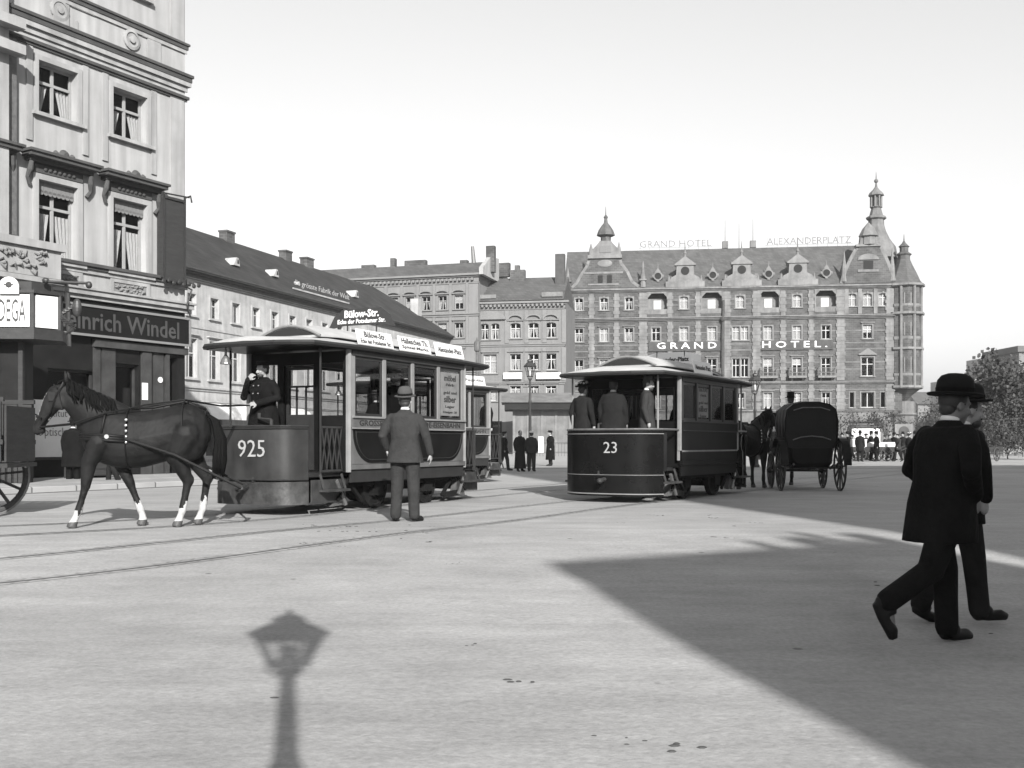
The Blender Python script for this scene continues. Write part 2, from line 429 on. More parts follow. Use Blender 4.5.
# rails of the horse tramway: pairs of grooved rails following a curve, each with a strip of setts
def rail_curve(pts, n=60):
    P = [Vector((*p, 0)) for p in pts]; out = []
    for i in range(len(P)-1):
        p0 = P[max(i-1,0)]; p1 = P[i]; p2 = P[i+1]; p3 = P[min(i+2, len(P)-1)]
        for k in range(n//(len(P)-1)):
            t = k/(n//(len(P)-1))
            out.append(.5*((2*p1) + (-p0+p2)*t + (2*p0-5*p1+4*p2-p3)*t*t + (-p0+3*p1-3*p2+p3)*t**3))
    out.append(P[-1]); return out
def strip(mb, c, off, w, h):
    L_ = []; R_ = []
    for i, p in enumerate(c):
        d = (c[min(i+1,len(c)-1)]-c[max(i-1,0)]).normalized(); nrm = Vector((-d.y, d.x, 0))
        a = p+nrm*(off-w/2); b = p+nrm*(off+w/2)
        L_.append((a.x,a.y,g(a.y)+h)); R_.append((b.x,b.y,g(b.y)+h))
    n = len(c)
    mb.add(L_+R_, [(i, i+1, n+i+1, n+i) for i in range(n-1)])
tracks = [[(-16,5.6),(-9,7.8),(-4.7,9.8),(-1.4,13.6),(1.0,17.8),(3.05,21.2),(6.1,26.2),(12.5,36),(24,52)],
          [(-16,10.0),(-10,11.4),(-6.2,12.9),(-4.1,15.0),(-2.58,18.26),(-.4,22.8),(3.4,30),(9,40),(18,56)]]
for tr in tracks:
    c = rail_curve(tr, 96)
    mb = MB()
    for off in (-.7175, .7175): strip(mb, c, off, .045, .008)
    tag(mb.build('tram_rails', M['rail']), kind='structure')
    mb = MB()
    for off in (-.7175, .7175):
        strip(mb, c, off-.075, .08, .004); strip(mb, c, off+.075, .08, .004)
    tag(mb.build('rail_setts', M['setts']), kind='structure')

# far square and pavements
mb = MB(); mb.quad((-70,58,.004),(160,58,.004),(160,140,.004),(-70,140,.004))
tag(mb.build('gravel_square', M['sand']), kind='structure')
mb = MB(); mb.quad((-30,44.0,.006),(60,44.0,.006),(60,50,.006),(-30,50,.006))
tag(mb.build('sett_crossing', M['setts']), kind='structure')
# pavement along the left building (raised, with a kerb)
A1 = math.atan2(.869, .495)
def frame(ox, oy, ang):
    return Matrix.Translation((ox,oy,0)) @ Matrix.Rotation(ang, 4, 'Z')
mb = MB(); mb.box(-40, -5.2, .0, 3.0, 16, .13)
o = mb.build('pavement', M['paving']); o.location = (-10.28,33,0); o.rotation_euler = (0,0,A1); tag(o, kind='structure')
mb = MB(); mb.box(-40, -5.5, -.05, 3.3, -5.202, .14); mb.box(3.002, -5.2, -.05, 3.3, 16, .14)
o = mb.build('kerb', M['kerb'], bevel=.015); o.location = (-10.28,33,0); o.rotation_euler = (0,0,A1); tag(o, kind='structure')
mb = MB(); mb.box(-30,-5,0, 50,12,.13)
A2 = math.atan2(.949,.316)
o = mb.build('pavement', M['paving']); o.location = (-20.7,66,0); o.rotation_euler = (0,0,A2); tag(o, kind='structure')
mb = MB(); mb.box(-30, 104, 0, 90, 150, .14)
tag(mb.build('pavement', M['paving']), kind='structure')
# ---------------------------------------------------------------- buildings
def fp(B, px, py=HZ, off=0.0):
    """facade coordinates (along, up) of a point seen in the photo, on a plane 'off' metres proud of the facade"""
    ox, oy, a = B
    dx, dy = math.cos(a), math.sin(a); nx_, ny_ = dy, -dx
    ox += nx_*off; oy += ny_*off
    k = (px-512)/F
    # ox + t dx = k (oy + t dy)
    t = (k*oy - ox)/(dx - k*dy)
    d = oy + t*dy
    return t, CAMH + (HZ-py)/F*d
_mc = {}
def cached(key, fn):
    if key not in _mc: _mc[key] = fn()
    return _mc[key]
def window(parent, u, z0, w, h, trim='trim', sash='sash', sur=.12, sill=.12, hood=0, rec=.22, transom=.62, mull=True,
           curtain=None, arch=False, proud=.06, glass='glass', hoodstyle='flat', balcony=False, seed=0, label=None, y=0):
    w = round(w, 2); h = round(h, 2)
    def surround():
        m = MB()
        if sur:
            m.box(-w/2-sur, -proud, 0, -w/2, -.002, h+sur*.9); m.box(w/2, -proud, 0, w/2+sur, -.002, h+sur*.9)
            m.box(-w/2, -proud, h, w/2, -.002, h+sur*.9)
        if sill:
            m.box(-w/2-sur-.06, -proud-.09, -sill, w/2+sur+.06, -.002, 0)
        if arch:
            n = 8; R0 = w/2; p = []
            rise = w*.22
            # segmental head: spandrels fill the corners of the opening
            for sg in (-1, 1):
                poly = [(sg*w/2, h)] + [(sg*w/2*math.cos(a*PI/2/n), h-rise+rise*math.sin(a*PI/2/n)) for a in range(n+1)]
                if sg > 0: poly = poly[::-1]
                m.prism(poly, -proud+.01, rec-.02)
            m.box(-.09, -proud-.05, h-.02, .09, -proud, h+sur+.1)
        if hood:
            z = h+sur*.9+hood*.35
            if hoodstyle == 'flat':
                m.box(-w/2-sur-.12, -proud-.18, z, w/2+sur+.12, -.002, z+hood*.4)
                m.box(-w/2-sur, -proud-.08, h+sur*.9+.003, w/2+sur, -.002, z-.003)
            elif hoodstyle == 'seg':
                n = 8; W = w/2+sur+.15
                arc = [(W*math.cos(PI*a/n), z+hood*math.sin(PI*a/n)) for a in range(n+1)]
                arc2 = [((W-.16)*math.cos(PI*a/n), z-.0+(hood-.14)*math.sin(PI*a/n)) for a in range(n, -1, -1)]
                m.prism(arc+arc2, -proud-.2, -.002)
                m.box(-W, -proud-.16, z-.12, W, -.002, z-.003)
            elif hoodstyle == 'tri':
                W = w/2+sur+.15
                m.prism([(-W,z),(W,z),(0,z+hood)], -proud-.12, -.002)
                m.box(-W-.05, -proud-.16, z-.1, W+.05, -.002, z-.003)
        return m.mesh('window', M[trim])
    me = cached(('sur', w, h, trim, sur, sill, hood, arch, proud, hoodstyle, rec), surround)
    o = link('window', me, parent, (u, y, z0))
    if label: o['label'] = label
    def sash_m():
        m = MB(); t = min(.07, w*.08)
        m.box(-w/2, rec-.03, 0, -w/2+t, rec+.03, h); m.box(w/2-t, rec-.03, 0, w/2, rec+.03, h)
        m.box(-w/2+t, rec-.03, 0, w/2-t, rec+.03, t); m.box(-w/2+t, rec-.03, h-t, w/2-t, rec+.03, h)
        if mull: m.box(-t*.6, rec-.035, t, t*.6, rec+.025, h-t)
        if transom:
            m.box(-w/2+t, rec-.04, h*transom, w/2-t, rec+.02, h*transom+t*1.1)
        return m.mesh('sash', M[sash])
    link('sash', cached(('sash', w, h, sash, transom, mull, rec), sash_m), o)
    def pane():
        m = MB(); m.box(-w/2+.03, rec-.004, .03, w/2-.03, rec+.004, h-.03); return m.mesh('pane', M[glass])
    link('pane', cached(('pane', w, h, glass, rec), pane), o)
    if curtain:
        k = seed % 3
        def cur():
            m = MB(); r = random.Random(int(w*100)+k); yy = rec+.06
            if curtain == 'lace':
                top = h*.6 if transom else h-.05
                for sg in (-1, 1):
                    # a gathered drape, pleated, drawn aside towards the bottom
                    pl = 8; a = sg*w*.46; b0 = sg*w*(.05+.05*k); b1 = sg*w*(.20+.07*k)
                    top_r = [(a+(b0-a)*i/pl, yy+.02*((i%2)*2-1), top) for i in range(pl+1)]
                    bot_r = [(a+(b1-a)*i/pl, yy+.02*((i%2)*2-1), .03) for i in range(pl+1)]
                    n = len(top_r)
                    m.add(top_r+bot_r, [(i, i+1, n+i+1, n+i) for i in range(n-1)])
            elif curtain == 'full':
                pl = 16
                top_r = [(-w*.47+w*.94*i/pl, yy+.02*((i%2)*2-1), h*(.97 if not transom else .97)) for i in range(pl+1)]
                bot_r = [(x, y_, .03) for x, y_, z in top_r]; n = len(top_r)
                m.add(top_r+bot_r, [(i, i+1, n+i+1, n+i) for i in range(n-1)])
            elif curtain == 'blind':
                m.box(-w/2+.04, yy-.03, h*.02, w/2-.04, yy-.02, h*.98)
            elif curtain == 'half':
                m.box(-w/2+.04, yy-.03, h*(.45+.1*k), w/2-.04, yy-.02, h*.98)
            return m.mesh('curtain', M['blind' if curtain in ('blind','half') else 'curtain'])
        link('curtain', cached(('cur', w, h, curtain, k, rec, bool(transom)), cur), o)
    if balcony:
        def bal():
            m = MB(); W = w/2+.45
            for i in range(int(W*2/.13)+1):
                x = -W+i*.13; m.box(x-.015, -.85, .02, x+.015, -.82, .95)
            m.box(-W, -.87, .93, W, -.80, 1.0); m.box(-W, -.87, .05, W, -.80, .1); m.box(-W,-.86,.4,W,-.81,.46)
            for sg in (-1, 1):
                m.box(sg*W-.02, -.8, .93, sg*W+.02, -.002, 1.0)
                for i in range(5): m.box(sg*W-.015, -.75+i*.15, .02, sg*W+.015, -.72+i*.15, .93)
            return m.mesh('balcony_railing', M['iron_grey'])
        link('balcony_railing', cached(('bal', w), bal), o)
        def slab():
            m = MB(); W = w/2+.5
            m.box(-W, -.92, -.2, W, -.002, .01)
            for sg in (-1, 1): m.prism([(-.75,-.203),(-.002,-.203),(-.002,-.75)], sg*(w/2+.1)-.1, sg*(w/2+.1)+.1, 'yz')
            return m.mesh('balcony_slab', M[trim])
        link('balcony_slab', cached(('slab', w, trim), slab), o)
    return o
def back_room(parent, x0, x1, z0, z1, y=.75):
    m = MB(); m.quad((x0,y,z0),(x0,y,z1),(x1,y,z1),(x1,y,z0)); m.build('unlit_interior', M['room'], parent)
def moulding(mb, x0, x1, z, steps, y0=0):
    """cornice profile: list of (height, projection) laid from z upwards, with returned ends"""
    zz = z
    for h, p in steps:
        mb.box(x0-p, y0-p, zz, x1+p, y0-.002, zz+h-.002); zz += h

# --- 1. the pale corner house on the left --------------------------------------------------
B1 = (-10.28, 33.0, A1)
b = thing('corner_house', 'pale stuccoed corner house with dark shopfronts and a long fascia sign, at the left edge', 'building', (B1[0],B1[1],.13), A1)
def q1(px, py, off=0):
    u, z = fp(B1, px, py, off); return u, z-.13
W_ = []
u0, zt = q1(41, 63); u1, zb = q1(73.5, 120); zb2 = q1(41,113)[1]
s2 = dict(top=q1(128, 92)[1], bot=q1(128, 140)[1])
holes = []
wins = []
for (a, c) in ((41, 73.5), (114.5, 144)):
    ua = q1(a,0)[0]; uc = q1(c,0)[0]
    wins.append(((ua+uc)/2, uc-ua))
for uc, ww in wins[:]:
    pass
sp = wins[1][0]-wins[0][0]; ww = 1.24
cs = [wins[1][0]-sp*i for i in range(3)]
z2b = s2['bot']; z2t = s2['top']; z1t = q1(127, 201)[1]; z1b = q1(127, 272)[1]
zbelt = q1(184, 286)[1]
for c in cs: holes += [(c-ww/2, z2b, c+ww/2, z2t), (c-ww/2, z1b, c+ww/2, z1t), (c-ww/2, z2t+3.0, c+ww/2, z2t+5.2)]
zg = q1(186,321)[1]+.25     # top of the ground floor
m = MB(); m.wall(-14, 0, zg, 20, holes, t=.32)
m.box(-14, .9, zg, -.0, 12, 20)
m.box(-.3, .002, zg, 0, .9, 20)
m.build('wall', M['plaster'], b)
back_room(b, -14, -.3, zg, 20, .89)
# trim
m = MB()
zc1 = q1(186,101)[1]; zc2 = q1(187,81)[1]; zc3 = q1(187,47)[1]
moulding(m, -14, 0, zc2-.38, [(.16,.06),(.14,.14)])
moulding(m, -14, 0, zc3-.25, [(.12,.05)])
moulding(m, -14, 0, zbelt-.12, [(.12,.07)])
moulding(m, -14, 0, zg-.02, [(.12,.10),(.14,.2),(.06,.26)])
m.box(-.62, -.06, zbelt+.17, -.08, -.002, zc1-.06)        # corner pilaster
m.box(-.62, -.06, zc3+.08, -.08, -.002, 20)
m.build('cornice', M['trim'], b)
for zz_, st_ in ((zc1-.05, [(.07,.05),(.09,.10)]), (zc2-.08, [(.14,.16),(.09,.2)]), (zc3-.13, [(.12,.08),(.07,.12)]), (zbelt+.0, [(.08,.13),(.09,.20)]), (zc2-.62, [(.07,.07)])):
    m = MB(); moulding(m, -14, 0, zz_, st_); m.build('drip_moulding', M['ledge'], b)  # shadow lines and dirt of the mouldings put into the dark colour
# upper frieze with square panels and round rosettes between the two upper cornices
m = MB()
for i, c in enumerate([cs[0]+.9-1.63*k for k in range(8)]):
    zf = (zc2+zc3-.25)/2+.05
    if i % 2 == 0: m.cut(); m.box(c-.25, -.05, zc2+.02, c+.25, -.002, zc3-.27)
for c in [q1(131,42)[0], q1(59,10)[0]]:
    zf = q1(131, 40)[1]; m.cut()
    m.lathe([(.30,0),(.30,-.05),(.22,-.07),(.22,-.04),(.10,-.03),(.10,-.09),(.01,-.1)], (c, -.002, zf), 20, 'y')
    m.box(c+.38, -.04, zf+.24, c+1.15, -.002, zf+.32); m.box(c+.55, -.03, zf-.4, c+.6, -.002, zf-.1)
m.builds('frieze_panel', M['trim'], b)
for c in cs:
    # second floor window in a tall flat frame running down to the hood below
    m = MB()
    for sg in (-1, 1): m.cut(); m.box(c+sg*(ww/2+.27)-.09, -.05, z1t+1.0, c+sg*(ww/2+.27)+.09, -.002, zc1-.08)
    m.builds('window_strip', M['trim'], b)
    window(b, c, z2b, ww, z2t-z2b, 'trim', 'sash', sur=.15, sill=.1, hood=0, rec=.26, transom=.62, curtain='lace', seed=1)
    w1 = window(b, c, z1b, ww, z1t-z1b, 'trim', 'sash', sur=.17, sill=.14, hood=0, rec=.26, transom=.66, curtain='lace', seed=0)
    # projecting hood on carved consoles with a crest
    def hoodm():
        m = MB(); z = z1t-z1b+.42; W = ww/2+.48
        m.box(-W+.08, -.22, z, W-.08, -.002, z+.1); m.box(-W, -.42, z+.1, W, -.002, z+.2); m.box(-W-.05, -.48, z+.2, W+.05, -.002, z+.27)
        m.lathe([(.17,0),(.13,-.06),(.07,-.1)], (0,-.28,z+.31), 14, 'y'); m.lathe([(.09,0),(.02,-.1)], (-.26,-.28,z+.32), 10, 'y'); m.lathe([(.09,0),(.02,-.1)], (.26,-.28,z+.32), 10, 'y')
        for sg in (-1, 1):
            m.tube([(sg*(W-.16), -.2, z-.02), (sg*(W-.14), -.16, z-.25), (sg*(W-.10), -.10, z-.45), (sg*(W-.2), -.06, z-.62)], [.06,.08,.05,.06], 8)
        m.box(-ww/2-.15, -.08, z-.25, ww/2+.15, -.002, z-.02)
        for i in range(7): m.ell((-.45+i*.15, -.1, z-.13), .06, .04, .06, 8, 5)
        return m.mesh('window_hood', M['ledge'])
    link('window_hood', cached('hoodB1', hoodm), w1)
    def lamb():
        m = MB(); n = 9; W = ww; H = z1t-z1b
        for i in range(n):
            x = -W/2+W*(i+.5)/n
            m.box(-W/2+W*i/n+.004, .12, H-.3, -W/2+W*(i+1)/n-.004, .14, H-.02)
            m.lathe([(W/n*.5,0),(W/n*.5,.02)], (x, .12, H-.3), 10, 'y')
        return m.mesh('scalloped_pelmet', M['trim3'])
    link('scalloped_pelmet', cached('lambB1', lamb), w1)
    window(b, c, z2t+3.0, ww, 2.2, 'trim', 'sash', curtain='lace')
# carved relief panels under the first floor windows
for (a, c, t_, bt) in ((113, 146, 283.5, 294.5), (58, 78, 274, 289)):
    ua, za = q1(a, t_); uc, zc = q1(c, bt+4); za = q1((a+c)/2, t_+1)[1]; zc = q1((a+c)/2, bt+2)[1]
    m = MB(); m.box(ua-.12, -.05, zc-.12, uc+.12, -.002, zc); m.box(ua-.12, -.05, za, uc+.12, -.002, za+.12); m.box(ua-.12,-.05,zc,ua,-.002,za); m.box(uc,-.05,zc,uc+.12,-.002,za)
    pn = m.build('relief_panel', M['trim'], b)
    m = MB(); m.box(ua, -.02, zc, uc, -.002, za); r = random.Random(3)
    for i in range(46):
        x = r.uniform(ua+.08, uc-.08); z = r.uniform(zc+.05, za-.05)
        m.tube([(x-.07,-.03,z), (x,-.06,z+r.uniform(-.06,.06)), (x+.08,-.03,z+r.uniform(-.05,.05))], [.015,.035,.015], 5)
    m.build('scrollwork', M['trim3'], pn)
# small projecting balcony with carved front near the left edge
uR, zT = q1(61, 245, .9); zB = q1(56, 281, .9)[1]
m = MB(); m.box(uR-4.2, -.9, zB+.05, uR, -.24, zT-.2); m.box(uR-4.3, -1.0, zT-.2, uR+.1, -.24, zT); m.box(uR-4.25, -.96, zB-.1, uR+.05, -.24, zB+.03)
bl = m.build('balcony', M['trim'], b)
m = MB(); r = random.Random(5)
for i in range(70):
    x = r.uniform(uR-3.6, uR-.5); z = r.uniform(zB+.18, zT-.3)
    m.tube([(x-.09,-.91,z), (x,-.97,z+r.uniform(-.09,.09)), (x+.1,-.91,z+r.uniform(-.07,.07))], [.02,.05,.02], 5)
m.build('scrollwork', M['trim3'], bl)
m = MB()
for px in (5.5, 10.5): 
    u = q1(px, 100)[0]; m.cut(); m.box(u-.07, -.16, zT+.2, u+.07, -.002, zc1-.1)
m.builds('upright_strip', M['iron_grey'], b)
# projecting bay at the far left with its dark cornice
uL = q1(9, 60, .35)[0]
m = MB(); m.box(uL-4, -.35, zT+.1, uL, -.23, 20)
for k, zz in enumerate((q1(8,52,.5)[1], q1(8,26,.5)[1])): m.box(uL-4, -.7, zz, uL+.25, -.352, zz+.25)
m.build('bay_front', M['trim'], b)
# shop level: dark piers, door, windows, fascia
ds = {}
zf0 = q1(185,345)[1]; zf1 = q1(186,321)[1]
uf0 = q1(64, 330, .25)[0]
doorL = q1(169, 400)[0]; doorR = q1(180,400)[0]
w0 = q1(116, 400)[0]; w1u = q1(139,400)[0]
ztop = zf0-.45; 
sh = [(doorL, .0, doorR, q1(175,358)[1]), (w0, .5, w1u, q1(127,364)[1]), (-4.9,.6,-3.35,3.0), (-7.5,.6,-5.4,3.0)]
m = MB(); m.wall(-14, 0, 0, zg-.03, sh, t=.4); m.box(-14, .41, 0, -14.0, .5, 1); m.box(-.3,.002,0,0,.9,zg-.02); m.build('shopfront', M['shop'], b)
back_room(b, -14, -.3, 0, zg, .88)
m = MB()
for a, c in ((140, 150), (152, 163), (163.5, 168), (92, 100), (100.5, 115)):
    ua = q1(a,400)[0]; uc = q1(c,400)[0]; m.cut(); m.box(ua+.02, -.10 if a in (140,163.5) else -.05, .0, uc-.02, -.002, zf0-.35)
m.cut(); m.box(q1(92,0)[0], -.16, zf0-.33, 0, -.002, zf0-.12)
m.builds('pilaster', M['shop_mid'], b)
m = MB(); ua, uc = w0, w1u; zt = q1(127,364)[1]
m.box(ua, .18, .5, ua+.06, .26, zt); m.box(uc-.06,.18,.5,uc,.26,zt); m.box(ua+.06,.18,zt-.08,uc-.06,.26,zt); m.box(ua+.06,.18,1.6,uc-.06,.26,1.7)
sw = m.build('shop_window', M['shop_mid'], b)
m = MB(); m.box(ua+.05,.215,.5,uc-.05,.225,zt-.05); m.build('pane', M['glass'], sw)
for (ua, uc) in ((-4.9,-3.35), (-7.5,-5.4)):
    m = MB(); m.box(ua,.15,.6,ua+.07,.22,3.0); m.box(uc-.07,.15,.6,uc,.22,3.0); m.box(ua+.07,.15,2.93,uc-.07,.22,3.0); m.box(ua+.07,.15,.6,uc-.07,.22,.68)
    sw = m.build('shop_window', M['shop_mid'], b); m = MB(); m.box(ua+.06,.18,.6,uc-.06,.19,2.95); m.build('pane', M['glass'], sw)
m = MB(); m.box(doorL+.02,.3,0,doorR-.02,.36,2.9); dr = m.build('door', M['shop'], b); m = MB(); m.ell((doorL+.12,.27,1.1),.03,.04,.03); m.build('handle', M['brass'], dr)
m = MB(); zz0 = q1(142,400)[1]; zz1 = q1(142,383)[1]; ua = q1(139.5,0)[0]; uc = q1(145,0)[0]
m.box(ua,-.13,zz0,uc,-.102,zz1); m.build('notice', M['white'], b)
u_, z_ = q1(158.5, 380); m = MB(); m.lathe([(.09,0),(.09,-.02)], (u_,-.07,z_), 16, 'y'); m.build('bell_plate', M['white'], b)
fs = MB(); fs.box(uf0-1.5, -.24, zf0, -.06, -.002, zf1); f_ = fs.build('fascia_board', M['signdark'], b)
fr = MB(); fr.box(uf0-1.5, -.28, zf1+.002, -.03, -.24, zf1+.07); fr.box(uf0-1.5, -.28, zf0-.07, -.03, -.24, zf0-.002); fr.box(-.055,-.28,zf0,-.0,-.24,zf1)
fr.build('frame', M['trim3'], f_)
ulast = q1(181,0,.25)[0]; ufirst = q1(66,0,.25)[0]
text('Heinrich Windel', .52, ((ulast+ufirst)/2-.25, -.25, (zf0+zf1)/2), M['letter_dim'], f_, w=(ulast-ufirst)+.35, bold=.012)
# dark upright advertising case fixed over the corner
ua = q1(163,0,.3)[0]; uc = q1(184,0,.3)[0]; zt = q1(174,199,.3)[1]; zb = q1(174,279,.3)[1]
t = thing('advertising_case', 'tall dark iron-framed advertising case fixed to the corner of the pale house, above the street', 'sign', tuple(Matrix.Translation((B1[0],B1[1],.13)) @ Matrix.Rotation(A1,4,'Z') @ Vector(((ua+uc)/2,-.12,zb))), A1)
h = zt-zb; w2 = (uc-ua)/2
m = MB(); m.box(-w2,-.2,0,w2,.08,h); m.build('case', M['wood_dark'], t)
m = MB()
for x in (-w2, w2): m.box(x-.03,-.24,-.15,x+.03,-.2,h+.12)
m.box(-w2,-.24,h-.05,w2,-.2,h+.03); m.box(-w2,-.24,-.08,w2,-.2,.0)
m.tube([(w2,-.2,h+.1),(w2+.25,-.2,h+.22),(w2+.3,-.2,h+.02)],.03,6); m.tube([(-w2,-.2,h+.1),(w2+.2,-.2,h+.16)],.025,6)
m.tube([(w2*.6,-.2,-.1),(w2+.3,-.2,-.25),(w2+.1,-.2,-.75),(w2+.25,-.2,-1.1)],.03,6)
for i in range(8): m.ell((-w2+.2*i,-.22,-.12+.05*(i%2)),.08,.05,.08,8,5)
m.build('bracket', M['iron'], t)

# --- 2. long low house with the big tiled roof ------------------------------------------------
B2 = (-20.7, 66.0, A2)
b = thing('tiled_house', 'long low house under a large dark tiled roof, behind the pale corner house', 'building', (B2[0],B2[1],.13), A2)
def q2(px, py, off=0):
    u, z = fp(B2, px, py, off); return u, z-.13
EV = 12.0; LEN = 45.2
ctr = [.87+2.5*i for i in range(-4, 18)]
holes = []
for c in ctr: holes += [(c-.45, 9.1, c+.45, 10.45), (c-.55, 5.1, c+.55, 7.6)]
gh = [(c-.9, .1, c+.9, 3.0) for c in ctr[1::2]]
m = MB(); m.wall(-12, LEN, 0, EV-.1, holes+gh, t=.3); m.box(-12,.8,0,LEN-.3,12,EV-.1); m.box(LEN-.3,.002,0,LEN,12,EV-.1); m.build('wall', M['plaster2'], b)
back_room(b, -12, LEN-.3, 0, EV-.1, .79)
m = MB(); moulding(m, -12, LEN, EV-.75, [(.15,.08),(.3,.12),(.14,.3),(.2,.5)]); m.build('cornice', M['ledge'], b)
m = MB(); moulding(m, -12, LEN, 4.3, [(.15,.08),(.12,.18)]); moulding(m, -12, LEN, 3.5, [(.1,.06),(.1,.12)]); m.box(-12,-.06,8.3,LEN,-.002,8.45)
m.build('string_course', M['trim2'], b)
for i, c in enumerate(ctr):
    wh = (i == 6)
    window(b, c, 9.1, .9, 1.35, 'trim2', 'sash_pale', sur=.14, sill=.12, curtain='blind' if wh else 'lace', seed=i, transom=.0 if wh else .6, hood=.0)
    window(b, c, 5.1, 1.1, 2.5, 'trim2', 'sash_pale', sur=.16, sill=.14, hood=.22, curtain='lace' if i % 4 else 'half', seed=i)
for c in ctr[1::2]:
    m = MB(); 
    for x in (c-.9, c-.03, c+.84): m.box(x,.1,.1,x+.06,.16,3.0)
    m.box(c-.84,.1,2.94,c+.84,.16,3.0); m.box(c-.84,.1,2.2,c+.84,.16,2.27)
    w_ = m.build('shop_window', M['shop_mid'], b); m = MB(); m.box(c-.88,.12,.1,c+.88,.13,2.98); m.build('pane', M['glass'], w_)
RD = 6.0; RZ = 16.6; y1 = 12.0
m = MB(); e = .55
P = [(-12-e,-e,EV-.08),(LEN+e,-e,EV-.08),(LEN+e,y1+e,EV-.08),(-12-e,y1+e,EV-.08),(-12-e,RD,RZ),(39.6,RD,RZ)]
m.add(P, [(0,1,5,4),(1,2,5),(2,3,4,5),(3,0,4),(3,2,1,0)])
rf = m.build('roof', M['tile'], b)
def onroof(v, f): # f: 0 eave .. 1 ridge
    return (-e+(RD+e)*f, EV-.08+(RZ-EV+.08)*f)
for px, w_ in ((227, 1.1), (285.5, 1.0), (307, 1.2)):
    k = (px-512)/F; u = None
    Bk = (B2[0]-math.sin(A2)*(6.0), B2[1]+math.cos(A2)*6.0, A2); u = fp(Bk, px)[0]
    m = MB(); m.box(u-w_/2, RD-.35, RZ-.5, u+w_/2, RD+.35, RZ+.55); m.box(u-w_/2-.06, RD-.41, RZ+.552, u+w_/2+.06, RD+.41, RZ+.68)
    m.build('chimney', M['brick'], rf)
for px, fr_, s in ((234, .33, .55), (273.5, .33, .55), (298, .3, .25), (354, .40, .6)):
    yy, zz = onroof(0, fr_); Bk = (B2[0]-math.sin(A2)*yy, B2[1]+math.cos(A2)*yy, A2); u = fp(Bk, px)[0]
    m = MB(); m.prism([(u-s*.8,zz),(u+s*.6,zz),(u+s*.3,zz+s),(u-s*.1,zz+s*1.05)], yy-.5*s, yy+1.2*s); dd = m.build('roof_hatch', M['trim2'], rf)
    m = MB(); m.prism([(u-.02,zz+.15),(u+s*.42,zz+.15),(u+s*.25,zz+s*.8),(u+.02,zz+s*.8)], yy-.52*s, yy-.5*s-.004); m.build('opening', M['room'], dd)
# firewall gable end and pale ridge stump at the hip
yy, zz = onroof(0, .5)
m = MB(); m.box(41.9, 2.2, 13.6, 42.9, 3.0, 15.6); m.build('chimney', M['trim2'], rf)
# raised lettering along the roof edge
u = fp(B2, 321)[0]
yy, zz = onroof(0, .12)
o = text('die grösste Fabrik der Welt', .55, (fp(B2, 324)[0], yy-.15, zz+.55), M['trim2'], rf, w=fp(B2,352)[0]-fp(B2,297)[0], bold=.0); 
m = MB(); m.box(fp(B2,296)[0], yy+.0, zz+.1, fp(B2,352)[0], yy+.06, zz+.22); m.build('letter_rail', M['trim2'], rf)
# white awnings over the ground floor
for i, px in enumerate((216, 236, 262, 292)):
    u = fp(B2, px, HZ, .8)[0]
    t = thing('shop_awning', ['white bulging shop awning just left of the tram driver, on the long tiled house', 'white shop awning second from the left, behind the tram driver on the tiled house',
        'white shop awning third from the left, seen past the tram platform', 'white shop awning farthest along the tiled house, behind the tram'][i], 'awning',
        tuple(Matrix.Translation((B2[0],B2[1],.13)) @ Matrix.Rotation(A2,4,'Z') @ Vector((u,0,2.4))), A2, 'white awnings on the tiled house')
    m = MB(); rings = []
    for k in range(9):
        x = -1.7+3.4*k/8; rings.append([(x, -.02, 1.15), (x, -.7, 1.1), (x, -1.3, .85), (x, -1.6, .45), (x, -1.65, .05), (x,-1.6,.05),(x,-1.5,.4),(x,-1.2,.8),(x,-.6,1.03)])
    m.loft(rings); m.build('canvas', M['canvas'], t)
    m = MB(); m.tube([(-1.68,-.02,.3),(-1.68,-1.6,.06)],.025,6); m.tube([(1.68,-.02,.3),(1.68,-1.6,.06)],.025,6); m.tube([(-1.7,-1.62,.06),(1.7,-1.62,.06)],.025,6); m.build('frame', M['iron'], t)

# --- 3. tall flat-fronted block behind -------------------------------------------------------
def rotframe(pxr, d, slope_dir):  # right end at (pxr,d); runs left along slope_dir (pointing right)
    return (X(pxr,d), d, math.atan2(slope_dir[1], slope_dir[0]))
B3 = rotframe(478, 108, (.961, -.276))
b = thing('flat_block', 'tall pale block of flats with pilasters and moulded window heads, behind the long tiled roof', 'building', (B3[0],B3[1],.13), B3[2])
def q3(px, py): u, z = fp(B3, px, py); return u, z-.13
EV3 = 18.3
c0 = q3(459, 300)[0]; c1 = q3(442.5,300)[0]; spc = c0-c1
ctr = [c0-spc*i for i in range(17)]
rows = [(q3(450,309.5)[1], q3(450,295.5)[1]), (q3(450,338)[1], q3(450,323)[1]), (q3(450,366)[1], q3(450,351)[1]), (q3(450,394)[1], q3(450,379)[1])]
holes = [(c-.48, z0, c+.48, z1) for c in ctr for z0, z1 in rows]
m = MB(); m.wall(-30, 0, 0, EV3, holes, t=.3); m.box(-30,.8,0,-.3,11,EV3); m.box(-.3,.002,0,0,11,EV3); m.build('wall', M['plaster4'], b)
back_room(b, -30, -.3, 0, EV3, .79)
m = MB(); moulding(m, -30, 0, EV3-.9, [(.15,.08),(.5,.10),(.15,.3),(.2,.5)])
for zz in (rows[0][0]-.75, rows[1][0]-.9, rows[2][0]-.9): moulding(m, -30, 0, zz, [(.2,.1),(.12,.22)])
moulding(m, -30, 0, rows[0][1]+1.3, [(.12,.08)])
m.build('cornice', M['trim3'], b)
m = MB()
